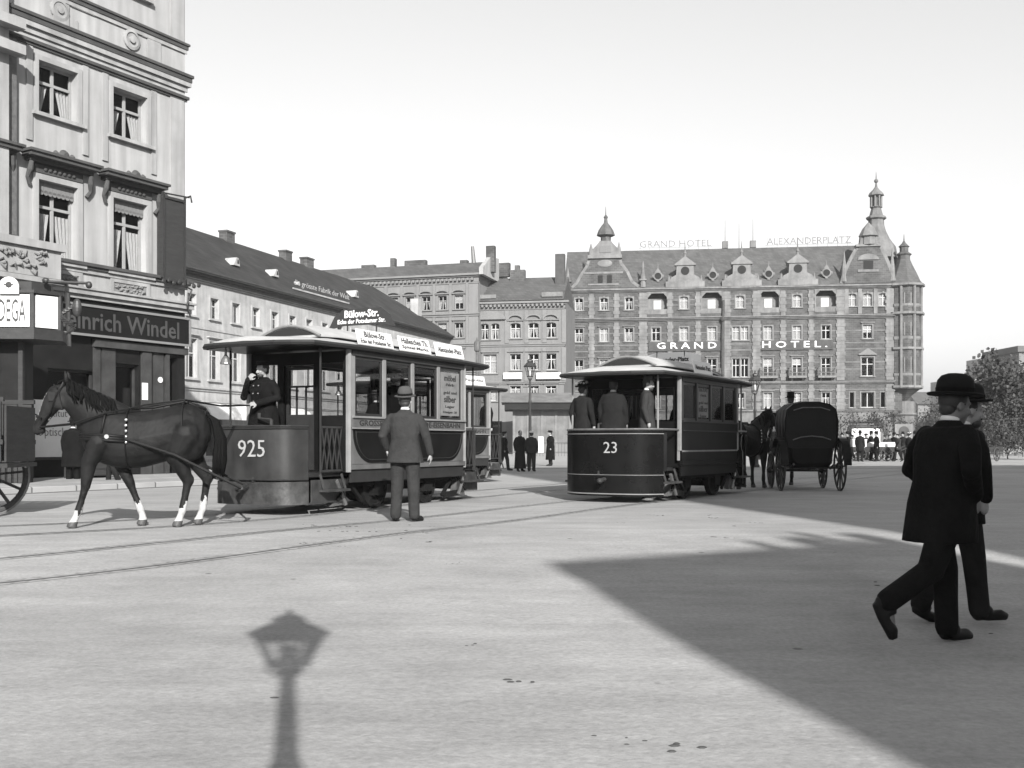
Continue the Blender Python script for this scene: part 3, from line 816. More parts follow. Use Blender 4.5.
for i, c in enumerate(ctr+[ctr[0]+spc]):
    for z0, z1 in ((rows[0][0]-.42, rows[0][1]+1.28), (rows[1][0]-.56, rows[0][0]-.78)): m.cut(); m.box(c-spc/2-.15, -.1, z0, c-spc/2+.15, -.002, z1)
m.builds('pilaster', M['trim3'], b); m = MB()
for i in range(64): m.box(-29.6+i*.46, -.4, EV3-.62, -29.4+i*.46, -.12, EV3-.36)
m.build('dentil_course', M['trim3'], b)
for r_, (z0, z1) in enumerate(rows):
    for i, c in enumerate(ctr):
        window(b, c, z0, .96, z1-z0, 'trim3', 'sash', sur=.14, sill=.1, hood=.35 if r_ == 0 else .3, hoodstyle='seg' if r_ == 0 else 'flat', curtain='lace' if (i*7+r_) % 4 else 'half', seed=i+r_)
m = MB(); P = [(-30,-.5,EV3),(0.3,-.5,EV3),(.3,11.4,EV3),(-30,11.4,EV3),(-30,2.6,EV3+1.7),(.3,2.6,EV3+1.7),(.3,9,EV3+1.7),(-30,9,EV3+1.7)]
m.add(P, [(0,1,5,4),(4,5,6,7),(7,6,2,3),(1,2,6,5),(0,4,7,3)]); rf = m.build('roof', M['slate'], b)
m = MB(); m.prism([(-.6,EV3-.1),(5,EV3-.1),(5,EV3+2.4),(2.0,EV3+2.1),(-.6,EV3+.6)], .3, .75, 'yz'); m.build('firewall', M['plaster'], rf)
for (u, yy, h, w_) in ((.7,2.2,2.9,.9), (1.2,5.5,.8,1.2), (-8,3,1.3,2.4), (-10.6,3,1.9,.5), (-13.5,3,.9,1.5), (-2.5,3,.9,.8)):
    m = MB(); m.box(u-w_/2,yy-.3,EV3+.5,u+w_/2,yy+.4,EV3+1.5+h*.6); m.build('chimney', M['brick'], rf)
m = MB(); m.tube([(-1.3,2.6,EV3+1.6),(-1.45,2.6,EV3+3.4)], [.25,.18], 8); m.build('chimney', M['iron_grey'], rf)

# --- 4. narrower house with arched window hoods -----------------------------------------------
B4 = rotframe(564, 107.5, (.985, -.17))
b = thing('hooded_house', 'grey four storey house with arched window hoods, between the flat block and the brick hotel', 'building', (B4[0],B4[1],.13), B4[2])
def q4(px, py): u, z = fp(B4, px, py); return u, z-.13
WL = q4(472,300)[0]; EV4 = q4(520, 301)[1]
cols4 = [q4(p,300)[0] for p in (515.5, 533.5, 551)]
cl = q4(490,300)[0]
holes = []; rr = [(q4(520,338)[1], q4(520,323)[1]), (q4(520,370)[1], q4(520,354)[1]), (q4(520,395)[1], q4(520,386)[1])]
for c in cols4: holes += [(c-.55,z0,c+.55,z1) for z0, z1 in rr]
holes += [(cl-1.0,rr[0][0]-.1,cl-.12,rr[0][1]), (cl+.12,rr[0][0]-.1,cl+1.0,rr[0][1]), (cl-.7,rr[1][0]-.3,cl+.7,rr[1][1]), (cl-.7,rr[2][0]-.6,cl+.7,rr[2][1])]
dz = q4(482,410)[1]
holes += [(q4(483,0)[0], .05, q4(489,0)[0], 3.2), (q4(492,0)[0],.05,q4(502,0)[0],3.2)]
m = MB(); m.wall(WL, 0, 0, EV4, holes, t=.3); m.box(WL,.8,0,-.3,10,EV4); m.box(-.3,.002,0,0,10,EV4); m.box(WL,.002,0,WL+.3,.79,EV4); m.build('wall', M['plaster3'], b)
back_room(b, WL, -.3, 0, EV4, .79)
m = MB(); moulding(m, WL, 0, EV4-.9, [(.12,.08),(.35,.12),(.15,.35),(.2,.55)])
for py in (345, 383): moulding(m, WL, 0, q4(520,py)[1]-.15, [(.18,.1),(.12,.2)])
for p in (472, 484+.0, 505, 524.5, 542.5, 562):
    u = q4(p+2,300)[0]
    for a, c in ((q4(520,343)[1], EV4-.95), (q4(520,381)[1], q4(520,348)[1])):
        if p not in (484.0,): m.box(u-.22, -.1, a, u+.22, -.002, c)
for i in range(22): m.box(WL+.2+i*(-WL/22), -.46, EV4-.62, WL+.42+i*(-WL/22), -.14, EV4-.36)
m.build('cornice', M['trim3'], b)
for r_, (z0, z1) in enumerate(rr):
    for i, c in enumerate(cols4):
        window(b, c, z0, 1.1, z1-z0, 'trim3', 'sash_pale', sur=.16, sill=.14, hood=.55 if r_ == 0 else .2, hoodstyle='seg' if r_ == 0 else 'flat', curtain='lace', seed=i, arch=(r_ == 0))
for sg in (-1, 1): window(b, cl+sg*.56, rr[0][0]-.1, .88, rr[0][1]-rr[0][0]+.1, 'trim3', 'sash_pale', sur=.1, curtain='lace', arch=True, seed=sg)
m = MB(); W = 1.7; z = rr[0][1]+.4
m.prism([(cl+W*math.cos(PI*a/10), z+.9*math.sin(PI*a/10)) for a in range(11)], -.3, -.002); m.build('pediment', M['trim3'], b)
window(b, cl, rr[1][0]-.3, 1.4, rr[1][1]-rr[1][0]+.3, 'trim3', 'sash_pale', hood=.3, curtain='full')
window(b, cl, rr[2][0]-.6, 1.4, rr[2][1]-rr[2][0]+.6, 'trim3', 'sash_pale', hood=.2, curtain='full')
m = MB(); P = [(WL,-.55,EV4),(0,-.55,EV4),(0,10,EV4),(WL,10,EV4),(WL,4,EV4+3.0),(0,4,EV4+3.0)]
m.add(P, [(0,1,5,4),(4,5,2,3),(1,2,5),(0,4,3)]); rf = m.build('roof', M['slate'], b)
for (u, h) in ((WL+4.2, .9), ):
    m = MB(); m.box(u-.8,3.4,EV4+2.4,u+.8,4.2,EV4+2.9+h); m.box(u-.3,3.5,EV4+2.9+h,u+.2,4.1,EV4+3.4+h); m.build('chimney', M['brick'], rf)
m = MB(); m.box(-1.25,2.5,EV4,-.25,3.3,EV4+5.2); m.build('chimney', M['ledge'], rf)
m = MB(); u0_ = q4(542,300)[0]; m.cut(); m.box(u0_,-.3,EV4+.35,-.1,-.2,EV4+.8); m.cut(); m.box(WL+.3,-.3,EV4+.3,WL+2.6,-.2,EV4+.7); m.builds('parapet', M['stone_pale'], rf)
for pa, pb, s in ((504, 522.5, 'Gebrüder'), (537, 561.5, 'F. Braun')):
    ua, z0 = q4(pa, 379.2); uc, z1 = q4(pb, 372.8)
    m = MB(); m.box(ua,-.42,z0,uc,-.34,z1); sg_ = m.build('name_board', M['white'], b)
    text(s, (z1-z0)*.5, ((ua+uc)/2,-.425,(z0+z1)/2), M['iron_grey'], sg_, w=(uc-ua)*.7)
m = MB()
for px in (483,489,492,502): u = q4(px,0)[0]; m.cut(); m.box(u-.05,.15,.05,u+.05,.22,3.2)
m.box(q4(483,0)[0],.14,2.5,q4(489,0)[0],.2,2.6); m.builds('doorway', M['shop_mid'], b)

# low wooden exhibition hall with a deep flat canopy, before the hooded house
d5 = 100.0
t = thing('market_hall', 'low single storey panelled hall with flat overhanging canopy, below the name boards', 'building', (X(512,d5), d5, .0), 0)
x0, x1 = X(512,d5)-t.location.x+.2, X(584,d5)
zc = Z(403,d5); ze = Z(396,d5); zb_ = Z(410,d5)
m = MB(); m.box(x0, .0, 0, x1, 5, zb_-.002); m.build('wall', M['plaster3'], t)
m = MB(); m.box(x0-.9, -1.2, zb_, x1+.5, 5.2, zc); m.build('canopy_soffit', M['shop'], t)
m = MB(); m.add([(x0-1.2,-1.4,zc+.004),(x1+.6,-1.4,zc+.004),(x1+.6,2,ze+.4),(x0-1.2,2,ze+.4),(x0-1.2,5.3,zc+.004),(x1+.6,5.3,zc+.004)], [(0,1,2,3),(3,2,5,4),(0,3,4),(1,5,2),(0,4,5,1)]); m.build('canopy_roof', M['stone'], t)
for i in range(6):
    x = x0+(x1-x0)*i/5; m = MB(); m.box(x-.13,-.12,0,x+.13,-.002,zb_-.01); m.build('post', M['stone_pale'], t)
    if i < 5:
        xe = x0+(x1-x0)*(i+1)/5; m = MB(); m.box(x+.14,-.05,1.0,xe-.14,-.004,zb_-.15); m.build('panel', M['stone'], t)
# --- 5. the brick grand hotel ------------------------------------------------------------------
pl = Vector((X(565,127.3), 127.3)); pr = Vector((X(915,122.2), 122.2)); dv = (pr-pl)
B5 = (pl.x, pl.y, math.atan2(dv.y, dv.x)); WH = dv.length
b = thing('grand_hotel', 'big five storey brick and sandstone hotel with gables, spire and roof lettering, closing the square', 'building', (B5[0],B5[1],.13), B5[2])
def h5(px, py=HZ, off=0): u, z = fp(B5, px, py, off); return u, z-.13
U = lambda px: h5(px)[0]
ZZ = lambda py: h5(740, py)[1]
EV = ZZ(287.5); zT0, zT1 = ZZ(308), ZZ(296.5); zC3 = ZZ(319); z30, z31 = ZZ(340), ZZ(326.5); z20, z21 = ZZ(377), ZZ(358.5); zL = ZZ(383.5); z10, z11 = ZZ(408), ZZ(393); zG = ZZ(414)
left3 = [579, 604, 629]; mid = [656, 684, 712, 740, 768, 797, 826]; right3 = [852, 867.5, 883]
holes = []; W = []
def addw(px, z0, z1, w, **k):
    u = U(px); holes.append((u-w/2, z0, u+w/2, z1)); W.append((u, z0, w, z1-z0, k))
for i, px in enumerate(left3):
    addw(px, zT0, zT1+.1, .95, arch=True, curtain='lace', seed=i)
    for z0, z1 in ((z30,z31),(z20,z21),(z10,z11)): addw(px, z0, z1, 1.0, curtain=['lace','full'][i%2], seed=i+1, hood=.2)
for i, px in enumerate(mid):
    if px in (684, 740, 797): addw(px, zT0, zT1+.1, 1.0, arch=True, curtain='full', seed=i)
    if px == 740:
        for s in (-4, 4.6):
            addw(px+s, z30, z31, .85, curtain='full', seed=i); addw(px+s, z20, z21, .85, seed=i)
        addw(px, z10, z11, 1.0, curtain='lace')
    else:
        addw(px, z30, z31, 1.0, curtain=None if px in (656, 826) else 'full', seed=i)
        addw(px, z20, z21, 1.05, curtain=['full','half',None,'full'][i%4] if px != 768 else 'half', seed=i, balcony=True, hood=.25)
        addw(px, z10, z11, .95, curtain='full' if i%3 else 'lace', seed=i+2, hood=.2)
for i, px in enumerate(right3): addw(px, zT0, zT1+.1, 1.0, arch=True, curtain='full', seed=i)
addw(867.5, z30, z31, 1.05, curtain='half', hood=.25); addw(867.5, z20, z21, 1.4, curtain=None, hood=.7, hoodstyle='tri')
addw(852, z10, z11, .5, mull=False, transom=0); addw(867.5, z10, z11, 1.5, transom=0); addw(883, z10, z11, .5, mull=False, transom=0)
logg = [(657.5, 2.3), (712, 2.3), (769, 2.3), (826, 2.3)]
lh = [(U(px)-w/2, ZZ(309), U(px)+w/2, ZZ(292)) for px, w in logg]
# ground floor openings
gf = []
for px in (579, 604, 629, 656, 684, 712, 740, 768, 797, 826): gf.append((U(px)-.95, .05, U(px)+.95, ZZ(422)))
gR = (U(850), .05, U(881), ZZ(425)); gf.append(gR)
uend = U(892)
m = MB(); m.wall(0, uend, zG+.2, EV-.05, [h for h in holes if h[3] <= EV]+lh, t=.3); m.box(0,.9,zG+.2,uend,13,EV-.05); m.box(0,.002,zG+.2,.3,.89,EV-.05)
m.build('wall', M['brick'], b)
m = MB(); m.wall(0, uend, 0, zG+.198, gf, t=.35); m.box(0,.9,0,uend,13,zG+.19); m.build('ground_floor', M['stone'], b)
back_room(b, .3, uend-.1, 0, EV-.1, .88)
for u, z0, w, h, k in W:
    window(b, u, z0, w, h, 'stone_pale', 'sash_pale', sur=.14, sill=.12, rec=.2, glass='glass', **k)
for i, (a, z0, c, z1) in enumerate(gf):
    if (a, z0, c, z1) == gR: continue
    m = MB()
    for x in (a, (a+c)/2-.03, c-.06): m.box(x,.2,z0,x+.06,.26,z1)
    m.box(a+.06,.2,z1-.06,c-.06,.26,z1); m.box(a+.06,.2,1.2,c-.06,.26,1.27)
    o = m.build('shop_window', M['shop_mid'], b); m = MB(); m.box(a+.03,.22,z0,c-.03,.23,z1-.03); m.build('pane', M['glass'], o)
# cornices, bands
m = MB()
moulding(m, 0, uend, EV-.35, [(.12,.12),(.14,.28),(.18,.45)])
moulding(m, 0, uend, zC3-.1, [(.15,.15),(.15,.35),(.12,.5)])
moulding(m, 0, uend, zL-.1, [(.12,.12),(.12,.28),(.08,.36)])
moulding(m, 0, uend, zG+.2, [(.15,.12),(.12,.3)])
m.build('cornice', M['stone_pale'], b)
m = MB()
for zz in (ZZ(299), ZZ(304), ZZ(332), ZZ(344), ZZ(350), ZZ(363), ZZ(370), ZZ(390), ZZ(399), ZZ(405)):
    hs = sorted([(h[0]-.16, h[2]+.16) for h in holes+lh if h[1]-.2 < zz+.1 and h[3]+.2 > zz])
    x = 0
    for a, c in hs:
        if a > x: m.box(x, -.035, zz-.07, a, -.002, zz+.07)
        x = max(x, c)
    if x < uend: m.box(x, -.035, zz-.07, uend, -.002, zz+.07)
m.build('stone_band', M['stone'], b)
# stone pilaster strips with alternating blocks
m = MB()
for px in (567, 591.5, 616.5, 643, 670, 698, 726.5, 756.5, 783, 811, 840.5, 890):
    u = U(px); wdt = .45 if px in (567, 643, 726.5, 756.5, 840.5, 890) else .28
    for a, c in ((zC3+.35, EV-.4), (zL+.3, zC3-.15), (zG+.5, zL-.15)):
        zz = a; k = 0; m.cut()
        while zz < c-.05:
            z2 = min(zz+.42, c); e = .1 if k % 2 else 0
            m.box(u-wdt-e, -.12-e*.3, zz, u+wdt+e, -.002, z2-.015); zz = z2; k += 1
for px in (846.5, 859.7, 875.4, 888.5): u = U(px); m.cut(); m.box(u-.22,-.16,zC3+.4,u+.22,-.003,EV-.42)
m.builds('pilaster', M['stone_pale'], b)
# loggias under the eaves: deep openings with parapet, chamfered heads and a striped blind
for (a, z0, c, z1) in lh:
    m = MB(); m.box(a-.16,-.08,z1,c+.16,-.002,z1+.25); m.box(a-.16,-.07,z0,a-.002,-.002,z1-.002); m.box(c+.002,-.07,z0,c+.16,-.002,z1-.002)
    m.prism([(a,z1),(a+.45,z1),(a,z1-.5)], -.06, .25); m.prism([(c,z1),(c,z1-.5),(c-.45,z1)], -.06, .25)
    m.box(a,-.06,z0,c,.08,z0+.12); m.box(a-.14,-.06,z0-.5,c+.14,-.002,z0-.002)
    o = m.build('loggia', M['stone_pale'], b)
    m = MB(); m.box((a+c)/2-.45,.8,z0,(a+c)/2+.45,.83,z1-.75); m.build('rear_window', M['curtain'], o); m = MB(); m.box(a-.1,.84,z0-.3,c+.1,.86,z1-.55); m.build('rear_wall', M['stone'], o)
# sign bands with raised letters
for s, p0, p1, w0_, w1_ in (('G R A N D', 648.5, 721, 657, 716.5), ('H O T E L .', 761, 833, 762, 827)):
    a, c = U(p0), U(p1); z0, z1 = ZZ(350.5), ZZ(341)
    m = MB(); m.box(a,-.16,z0,c,-.04,z1); o = m.build('name_band', M['ledge'], b)
    text(s, ZZ(341.8)-ZZ(348.2), ((U(w0_)+U(w1_))/2, -.17, ZZ(345)), M['white'], o, w=U(w1_)-U(w0_), bold=.012, depth=.06)
# dark vertical smear between the bays, added as a thin upright tube
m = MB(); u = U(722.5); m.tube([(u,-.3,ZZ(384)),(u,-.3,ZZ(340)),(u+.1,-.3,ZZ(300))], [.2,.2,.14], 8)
m.ell((u,-.4,ZZ(319)), .3, .25, .35); m.build('upright_strip', M['ledge'], b)
# balcony parapet along the ground floor cornice: consoles with foliage
# ---- roof
RDp = 5.0; RZ = ZZ(248.5)+.95
m = MB(); P = [(-.1,-.45,EV),(uend+3,-.45,EV),(uend+3,13,EV),(-.1,13,EV),(-.1,RDp,RZ),(uend+.5,RDp,RZ),(uend+.5,9,RZ),(-.1,9,RZ)]
m.add(P, [(0,1,5,4),(4,5,6,7),(7,6,2,3),(1,2,6,5),(0,4,7,3)]); rf = m.build('roof', M['slate'], b)
# roof lettering on a thin frame
Bb = (B5[0]-math.sin(B5[2])*RDp, B5[1]+math.cos(B5[2])*RDp, B5[2])
def ur(px, py=HZ): u, z = fp(Bb, px, py); return u, z-.13
for s, p0, p1 in (('GRAND HOTEL', 640, 711), ('ALEXANDERPLATZ', 767, 851)):
    a = ur(p0)[0]; c = ur(p1)[0]
    o = text(s, .78, ((a+c)/2, RDp, RZ+.75), M['stone_pale'], rf, w=c-a, bold=-.012, depth=.05, name='roof_lettering')
    m = MB(); m.box(a-.2, RDp+.03, RZ+.28, c+.2, RDp+.06, RZ+.31)
    k = 0
    while a+k*1.2 < c: m.box(a+k*1.2, RDp+.03, RZ-.05, a+k*1.2+.03, RDp+.06, RZ+1.2); k += 1
    m.build('letter_frame', M['stone'], rf)
# fire walls with flag poles
for px in (728.5, 757.5):
    a = U(px); m = MB(); m.prism([(-.5,EV),(RDp+.2,RZ+.1),(RDp+.8,RZ+.1),(RDp+.8,EV)], a-.22, a+.22, 'yz'); m.box(a-.35,RDp-.1,RZ+.05,a+.35,RDp+.7,RZ+.9)
    o = m.build('firewall', M['stone'], rf)
    m = MB(); m.tube([(a,RDp+.3,RZ+.9),(a,RDp+.3,RZ+3.6)], [.05,.02], 6); m.build('flagpole', M['stone'], o)
a = U(743); m = MB(); m.tube([(a,RDp+.3,RZ),(a,RDp+.3,RZ+3.2)], [.05,.02], 6); m.build('flagpole', M['stone'], rf)
# round dormers
for px in (658, 713, 769, 827):
    u = U(px); yy = 1.3; zz = EV+1.6
    def occ():
        m = MB(); m.lathe([(.55,0),(.55,-.12),(.40,-.16),(.40,.0)], (0,0,.0), 18, 'y'); m.prism([(-.35,.5),(.35,.5),(0,1.0)], -.12, .3); m.tube([(0,0,.95),(0,0,1.5)], [.07,.02], 6)
        m.lathe([(.5,0),(.5,1.6)], (0,.0,0), 14, 'y'); m.ell((-.6,-.05,0),.14,.1,.2); m.ell((.6,-.05,0),.14,.1,.2); m.ell((0,-.05,-.6),.2,.1,.14)
        return m.mesh('round_dormer', M['stone_pale'])
    o = link('round_dormer', cached('occ', occ), rf, (u, yy-.9, zz))
    def hole(): m = MB(); m.lathe([(.38,0),(.38,.02)], (0,-.1,0), 18, 'y'); return m.mesh('pane', M['room'])
    link('pane', cached('occh', hole), o)
# gabled dormers
for px in (685, 741.5, 797.5):
    u = U(px)
    def gd():
        m = MB()
        m.box(-2.3,-.5,0,2.3,.4,.7)
        m.prism([(-2.0,.7),(2.0,.7),(1.6,1.2),(1.05,1.5),(1.0,2.6),(-1.0,2.6),(-1.05,1.5),(-1.6,1.2)], -.4, .3)
        m.box(-1.25,-.55,2.6,1.25,.4,2.8)
        m.prism([(-1.2,2.8),(1.2,2.8),(0,3.7)], -.5, .35)
        m.tube([(0,-.1,3.6),(0,-.1,4.2),(0,-.1,5.4)], [.16,.10,.02], 8); m.ell((0,-.1,4.1),.2,.2,.2)
        for s in (-1.9, 1.9): m.tube([(s,-.1,.7),(s,-.1,1.5)], [.2,.03], 8)
        m.box(-1,.3,.6,1,3.5,2.6)
        return m.mesh('gabled_dormer', M['stone_pale'])
    o = link('gabled_dormer', cached('gd', gd), rf, (u, 0, EV+.1))
    def gh_(): m = MB(); m.lathe([(.5,0),(.5,.02)], (0,-.43,1.95), 18, 'y'); return m.mesh('pane', M['room'])
    link('pane', cached('gdh', gh_), o)
# left stepped gable
def pz(pts, ref=B5): return [(U(px), ZZ(py)) for px, py in pts]
m = MB(); m.prism(pz([(573,286),(638,286),(631,281),(626,270),(620,262),(618,256),(591,256),(589,263),(583,272),(578,281)]), -.35, .35)
gb = m.build('gable', M['brick'], rf)
m = MB()
for a, c in (((573,286),(578,281)),((578,281),(583,272)),((583,272),(589,263)),((589,263),(591,256)),((638,286),(631,281)),((631,281),(626,270)),((626,270),(620,262)),((620,262),(618,256))):
    (x0_,z0_),(x1_,z1_) = pz([a,c]); m.bar((x0_,-.1,z0_),(x1_,-.1,z1_), .7, .3, (0,1,0))
x0_,z0_ = pz([(588,256)])[0]; x1_,z1_ = pz([(622,252.5)])[0]; m.box(x0_,-.6,z0_,x1_,.5,z1_)
m.prism(pz([(591,252.5),(619,252.5),(618,246),(613,241),(611,238),(600,238),(597,242),(592,247)]), -.3, .4)
for px, t_ in ((591,243),(619,242)): x,z = pz([(px,253)])[0]; z2 = ZZ(t_-3); m.tube([(x,0,z),(x,0,z+.9),(x,0,z2)], [.28,.2,.03], 8)
for px, b_, t_ in ((568,286,268),(643,286,262)): x = U(px); m.tube([(x,-.1,ZZ(b_)),(x,-.1,ZZ((b_+t_)/2)),(x,-.1,ZZ(t_)+.4)], [.38,.28,.03], 8); m.box(x-.42,-.5,ZZ(b_-7),x+.42,.3,ZZ(b_-8.5))
xa, xc = U(584), U(623); m.box(xa,-.42,ZZ(271.5),xc,-.36,ZZ(269.5)); m.box(xa+.5,-.42,ZZ(283),xc-.5,-.36,ZZ(281.5))
m.ell((U(605),-.35,ZZ(261)),.9,.12,.45)
m.build('gable_trim', M['stone_pale'], gb)
m = MB(); c = U(605)
for s in (-.85, .25): m.cut(); m.box(c+s-.0,-.37,ZZ(281),c+s+.6,-.352,ZZ(273))
m.builds('gable_window', M['room'], gb)
m = MB(); c = U(605.5)
m.lathe([(.95,0),(.95,.5),(.62,.7),(.62,1.5),(1.12,1.65),(1.08,1.8),(.9,2.3),(.5,2.9),(.25,3.2),(.18,3.7),(.28,3.9),(.06,4.2),(.03,5.2)], (c, 1.0, ZZ(243)-.2), 8); m.build('cupola', M['slate'], gb)
m = MB(); m.box(c-.7,-.36,ZZ(250),c+.7,-.32,ZZ(243)); m.build('gable_window', M['iron_grey'], gb)
# right gable
m = MB(); m.prism(pz([(843,286),(893,286),(890,277),(884,262),(879,252),(873,247),(862,247),(857,253),(851,264),(845,278)]), -.4, .4); gb = m.build('gable', M['brick'], rf)
m = MB()
pts = [(843,286),(845,278),(851,264),(857,253),(862,247)]
for a, c_ in zip(pts, pts[1:]):
    for f_ in (0, 1):
        A_ = (a if not f_ else (735.5*2-a[0]+ (0), a[1])); 
    (x0_,z0_),(x1_,z1_) = pz([a,c_]); m.bar((x0_,-.1,z0_),(x1_,-.1,z1_), .8, .35, (0,1,0))
pts = [(893,286),(890,277),(884,262),(879,252),(873,247)]
for a, c_ in zip(pts, pts[1:]):
    (x0_,z0_),(x1_,z1_) = pz([a,c_]); m.bar((x0_,-.1,z0_),(x1_,-.1,z1_), .8, .35, (0,1,0))
x0_,x1_ = U(855),U(880); m.box(x0_,-.6,ZZ(250),x1_,.5,ZZ(248)); 
m.prism(pz([(859,248),(877,248),(876,238),(868,233),(860,239)]), -.45, .4)
for px, b_, t_ in ((844,278,256),(892,278,254)): x = U(px); m.tube([(x,-.1,ZZ(b_+6)),(x,-.1,ZZ(b_-6)),(x,-.1,ZZ(t_)+.3)], [.4,.3,.03], 8)
c = U(867.5); m.box(c-1.2,-.5,ZZ(275),c+1.2,-.42,ZZ(272.5)); m.prism([(c+1.2*math.cos(PI*k/8), ZZ(263)+.7*math.sin(PI*k/8)) for k in range(9)], -.55, -.3)
m.build('gable_trim', M['stone_pale'], gb)
m = MB(); m.box(c-.55,-.43,ZZ(273),c+.55,-.41,ZZ(264)); m.build('gable_window', M['room'], gb)
# slender corner spire
c = U(877)+.75; m = MB(); zb = ZZ(250)
def zs(py): return ZZ(py)-zb
m.lathe([(2.6,-.8),(2.3,zs(244)),(1.6,zs(236)),(1.15,zs(228)),(.95,zs(222)),(.92,zs(217)),(1.2,zs(215.5)),(1.2,zs(214)),(.8,zs(212)),(.68,zs(208)),(.58,zs(205)),(.75,zs(204)),(.42,zs(202)),(.40,zs(193.5)),(.95,zs(192)),(.82,zs(189.5)),(.4,zs(186)),(.15,zs(183)),(.1,zs(180)),(.05,zs(172)),(.02,zs(168))], (c, 4.0, zb), 8)
m.ell((c,4.0,ZZ(177)),.25,.25,.25); o = m.build('spire', M['stone'], rf)
m = MB()
for k in range(8):
    a = PI/8+k*PI/4; m.box(c+.64*math.cos(a)-.08, 4+.64*math.sin(a)-.08, ZZ(203.5), c+.64*math.cos(a)+.08, 4+.64*math.sin(a)+.08, ZZ(192.5))
m.build('lantern_posts', M['stone_pale'], o)
m = MB(); m.lathe([(.9,0),(.85,.9),(1.15,1.0),(.7,1.9),(.1,2.6)], (U(868.5), -.0, ZZ(248)), 8); m.build('finial', M['stone_pale'], gb)
# corner bay, octagonal, rising to a small onion turret
cb_ = U(905.5)+.1; yb = 1.15; rb = 1.95
zbot = ZZ(395)
def octo(r, z): return [(cb_+r*math.cos(PI/8+k*PI/4), yb+r*math.sin(PI/8+k*PI/4), z) for k in range(8)]
m = MB(); m.box(uend+.002, .9, 0, U(912), 13, EV-.06); m.box(uend+.0,.25,zG,uend+1.2,.9,EV); m.build('corner_wall', M['brick'], b)
m = MB(); m.lathe([(.3,ZZ(402)),(.9,ZZ(396)),(rb,ZZ(389)),(rb,EV-.1)], (cb_,yb,0), 8); bay = m.build('corner_bay', M['brick'], b)
m = MB()
for zz, e in ((ZZ(390),.25),(ZZ(352.5),.3),(ZZ(318),.4),(EV-.3,.45),(ZZ(378),.12),(ZZ(342),.1),(ZZ(310),.12)): m.lathe([(rb+.02,0),(rb+e,.15),(rb+e,.4),(rb+.02,.42)], (cb_,yb,zz), 8)
for k in range(8):
    a = k*PI/4+PI/8; x, y_ = cb_+(rb)*math.cos(a), yb+(rb)*math.sin(a); m.tube([(x,y_,ZZ(389)),(x,y_,EV)], .16, 6)
m.build('bay_trim', M['stone_pale'], bay)
m = MB()
for k in range(8):
    a = k*PI/4; nx2, ny2 = math.cos(a), math.sin(a); rr_ = rb*math.cos(PI/8)
    cx, cy = cb_+nx2*(rr_+.02), yb+ny2*(rr_+.02); tx, ty = -ny2*.42, nx2*.42
    for z0, z1 in ((ZZ(307),ZZ(296)),(ZZ(338),ZZ(325)),(ZZ(374),ZZ(359))):
        m.cut(); m.add([(cx-tx,cy-ty,z0),(cx+tx,cy+ty,z0),(cx+tx,cy+ty,z1),(cx-tx,cy-ty,z1)], [(0,1,2,3)])
m.builds('bay_window', M['iron_grey'], bay)
m = MB(); m.lathe([(rb+.3,0),(rb-.1,.5),(1.4,1.5),(.95,2.4),(.7,3.0),(.7,3.4),(.9,3.6),(.5,3.9),(.5,4.4),(.65,4.5),(.25,4.9),(.08,5.2),(.02,6.0)], (cb_, yb, EV+.1), 8); m.build('turret', M['slate'], bay)
m = MB(); m.lathe([(rb*.8,0),(rb*.8,ZZ(402))], (cb_-.1,yb+.6,0), 8); m.lathe([(rb*.8+.1,0),(rb*.8+.25,.15),(rb*.8+.1,.3)],(cb_-.1,yb+.6,ZZ(416)),8); m.build('corner_pier', M['stone'], b)
# entrance canopy screen, very pale
m = MB(); m.box(gR[0]+.1,-.6,Z(443.5,122)-.13,gR[2]-.2,-.5,Z(428.5,122)-.13); o = m.build('entrance_blind', M['canvas'], b)
m = MB(); m.box(gR[0]-.1,-.75,ZZ(428),gR[2],-.002,ZZ(425.5)); m.box(gR[0]-.1,-.3,ZZ(422.5),gR[2],-.002,ZZ(421)); m.build('blind_box', M['ledge'], o)
# right side house far beyond, stepped pale roofs
t = thing('far_tenement', 'pale distant tenement with stepped flat roofs, above the park trees at the right edge', 'building', (X(1000,230), 230, 0), 0)
dd = 230
def bx(m, p0, t0, p1, dep=12, yo=0): m.box(X(p0,dd)-t.location.x, yo, 0, X(p1,dd)-t.location.x, dep+yo, Z(t0,dd))
m = MB(); bx(m, 956, 379, 1060, 14, 0); m.build('wall', M['plaster2'], t)
m = MB(); bx(m, 984, 374, 1062, 14.6, -.3); m.build('roof', M['slate'], t)
m = MB(); bx(m, 994, 356, 1012, 10, 4); m.build('attic', M['plaster2'], t)
m = MB(); bx(m, 1012, 360, 1040, 10, 4.2); m.build('attic', M['plaster4'], t)
m = MB()
for i in range(9):
    for z_ in (6, 10.5): x = X(968+i*10,dd)-t.location.x; m.cut(); m.box(x-.5,-.04,z_,x+.5,-.002,z_+1.9)
m.builds('window', M['iron_grey'], t)
t = thing('far_corner_house', 'tall dim house at the very right edge, rising over the darkest trees', 'building', (X(1040,190), 190, 0), 0)
m = MB(); m.box(X(1019,190)-t.location.x,0,0,20,14,Z(352,190)); m.build('wall', M['plaster3'], t)
m = MB(); m.box(X(1016.5,190)-t.location.x,-.5,Z(352,190)+.002,20,14,Z(346,190)); m.build('roof', M['slate'], t)
t = thing('distant_terrace', 'low hazy terrace far off between the hotel corner and the walking men', 'building', (X(945,320), 320, 0), 0)
m = MB(); m.box(X(918,320)-t.location.x,0,0,X(1010,320)-t.location.x,14,Z(404,320)); m.build('wall', M['plaster3'], t)
m = MB(); e0 = X(916,320)-t.location.x; e1 = X(1010,320)-t.location.x; zz = Z(404,320); m.prism([(-1,zz+.003),(15,zz+.003),(7,zz+4)], e0, e1, 'yz'); m.build('roof', M['slate'], t)

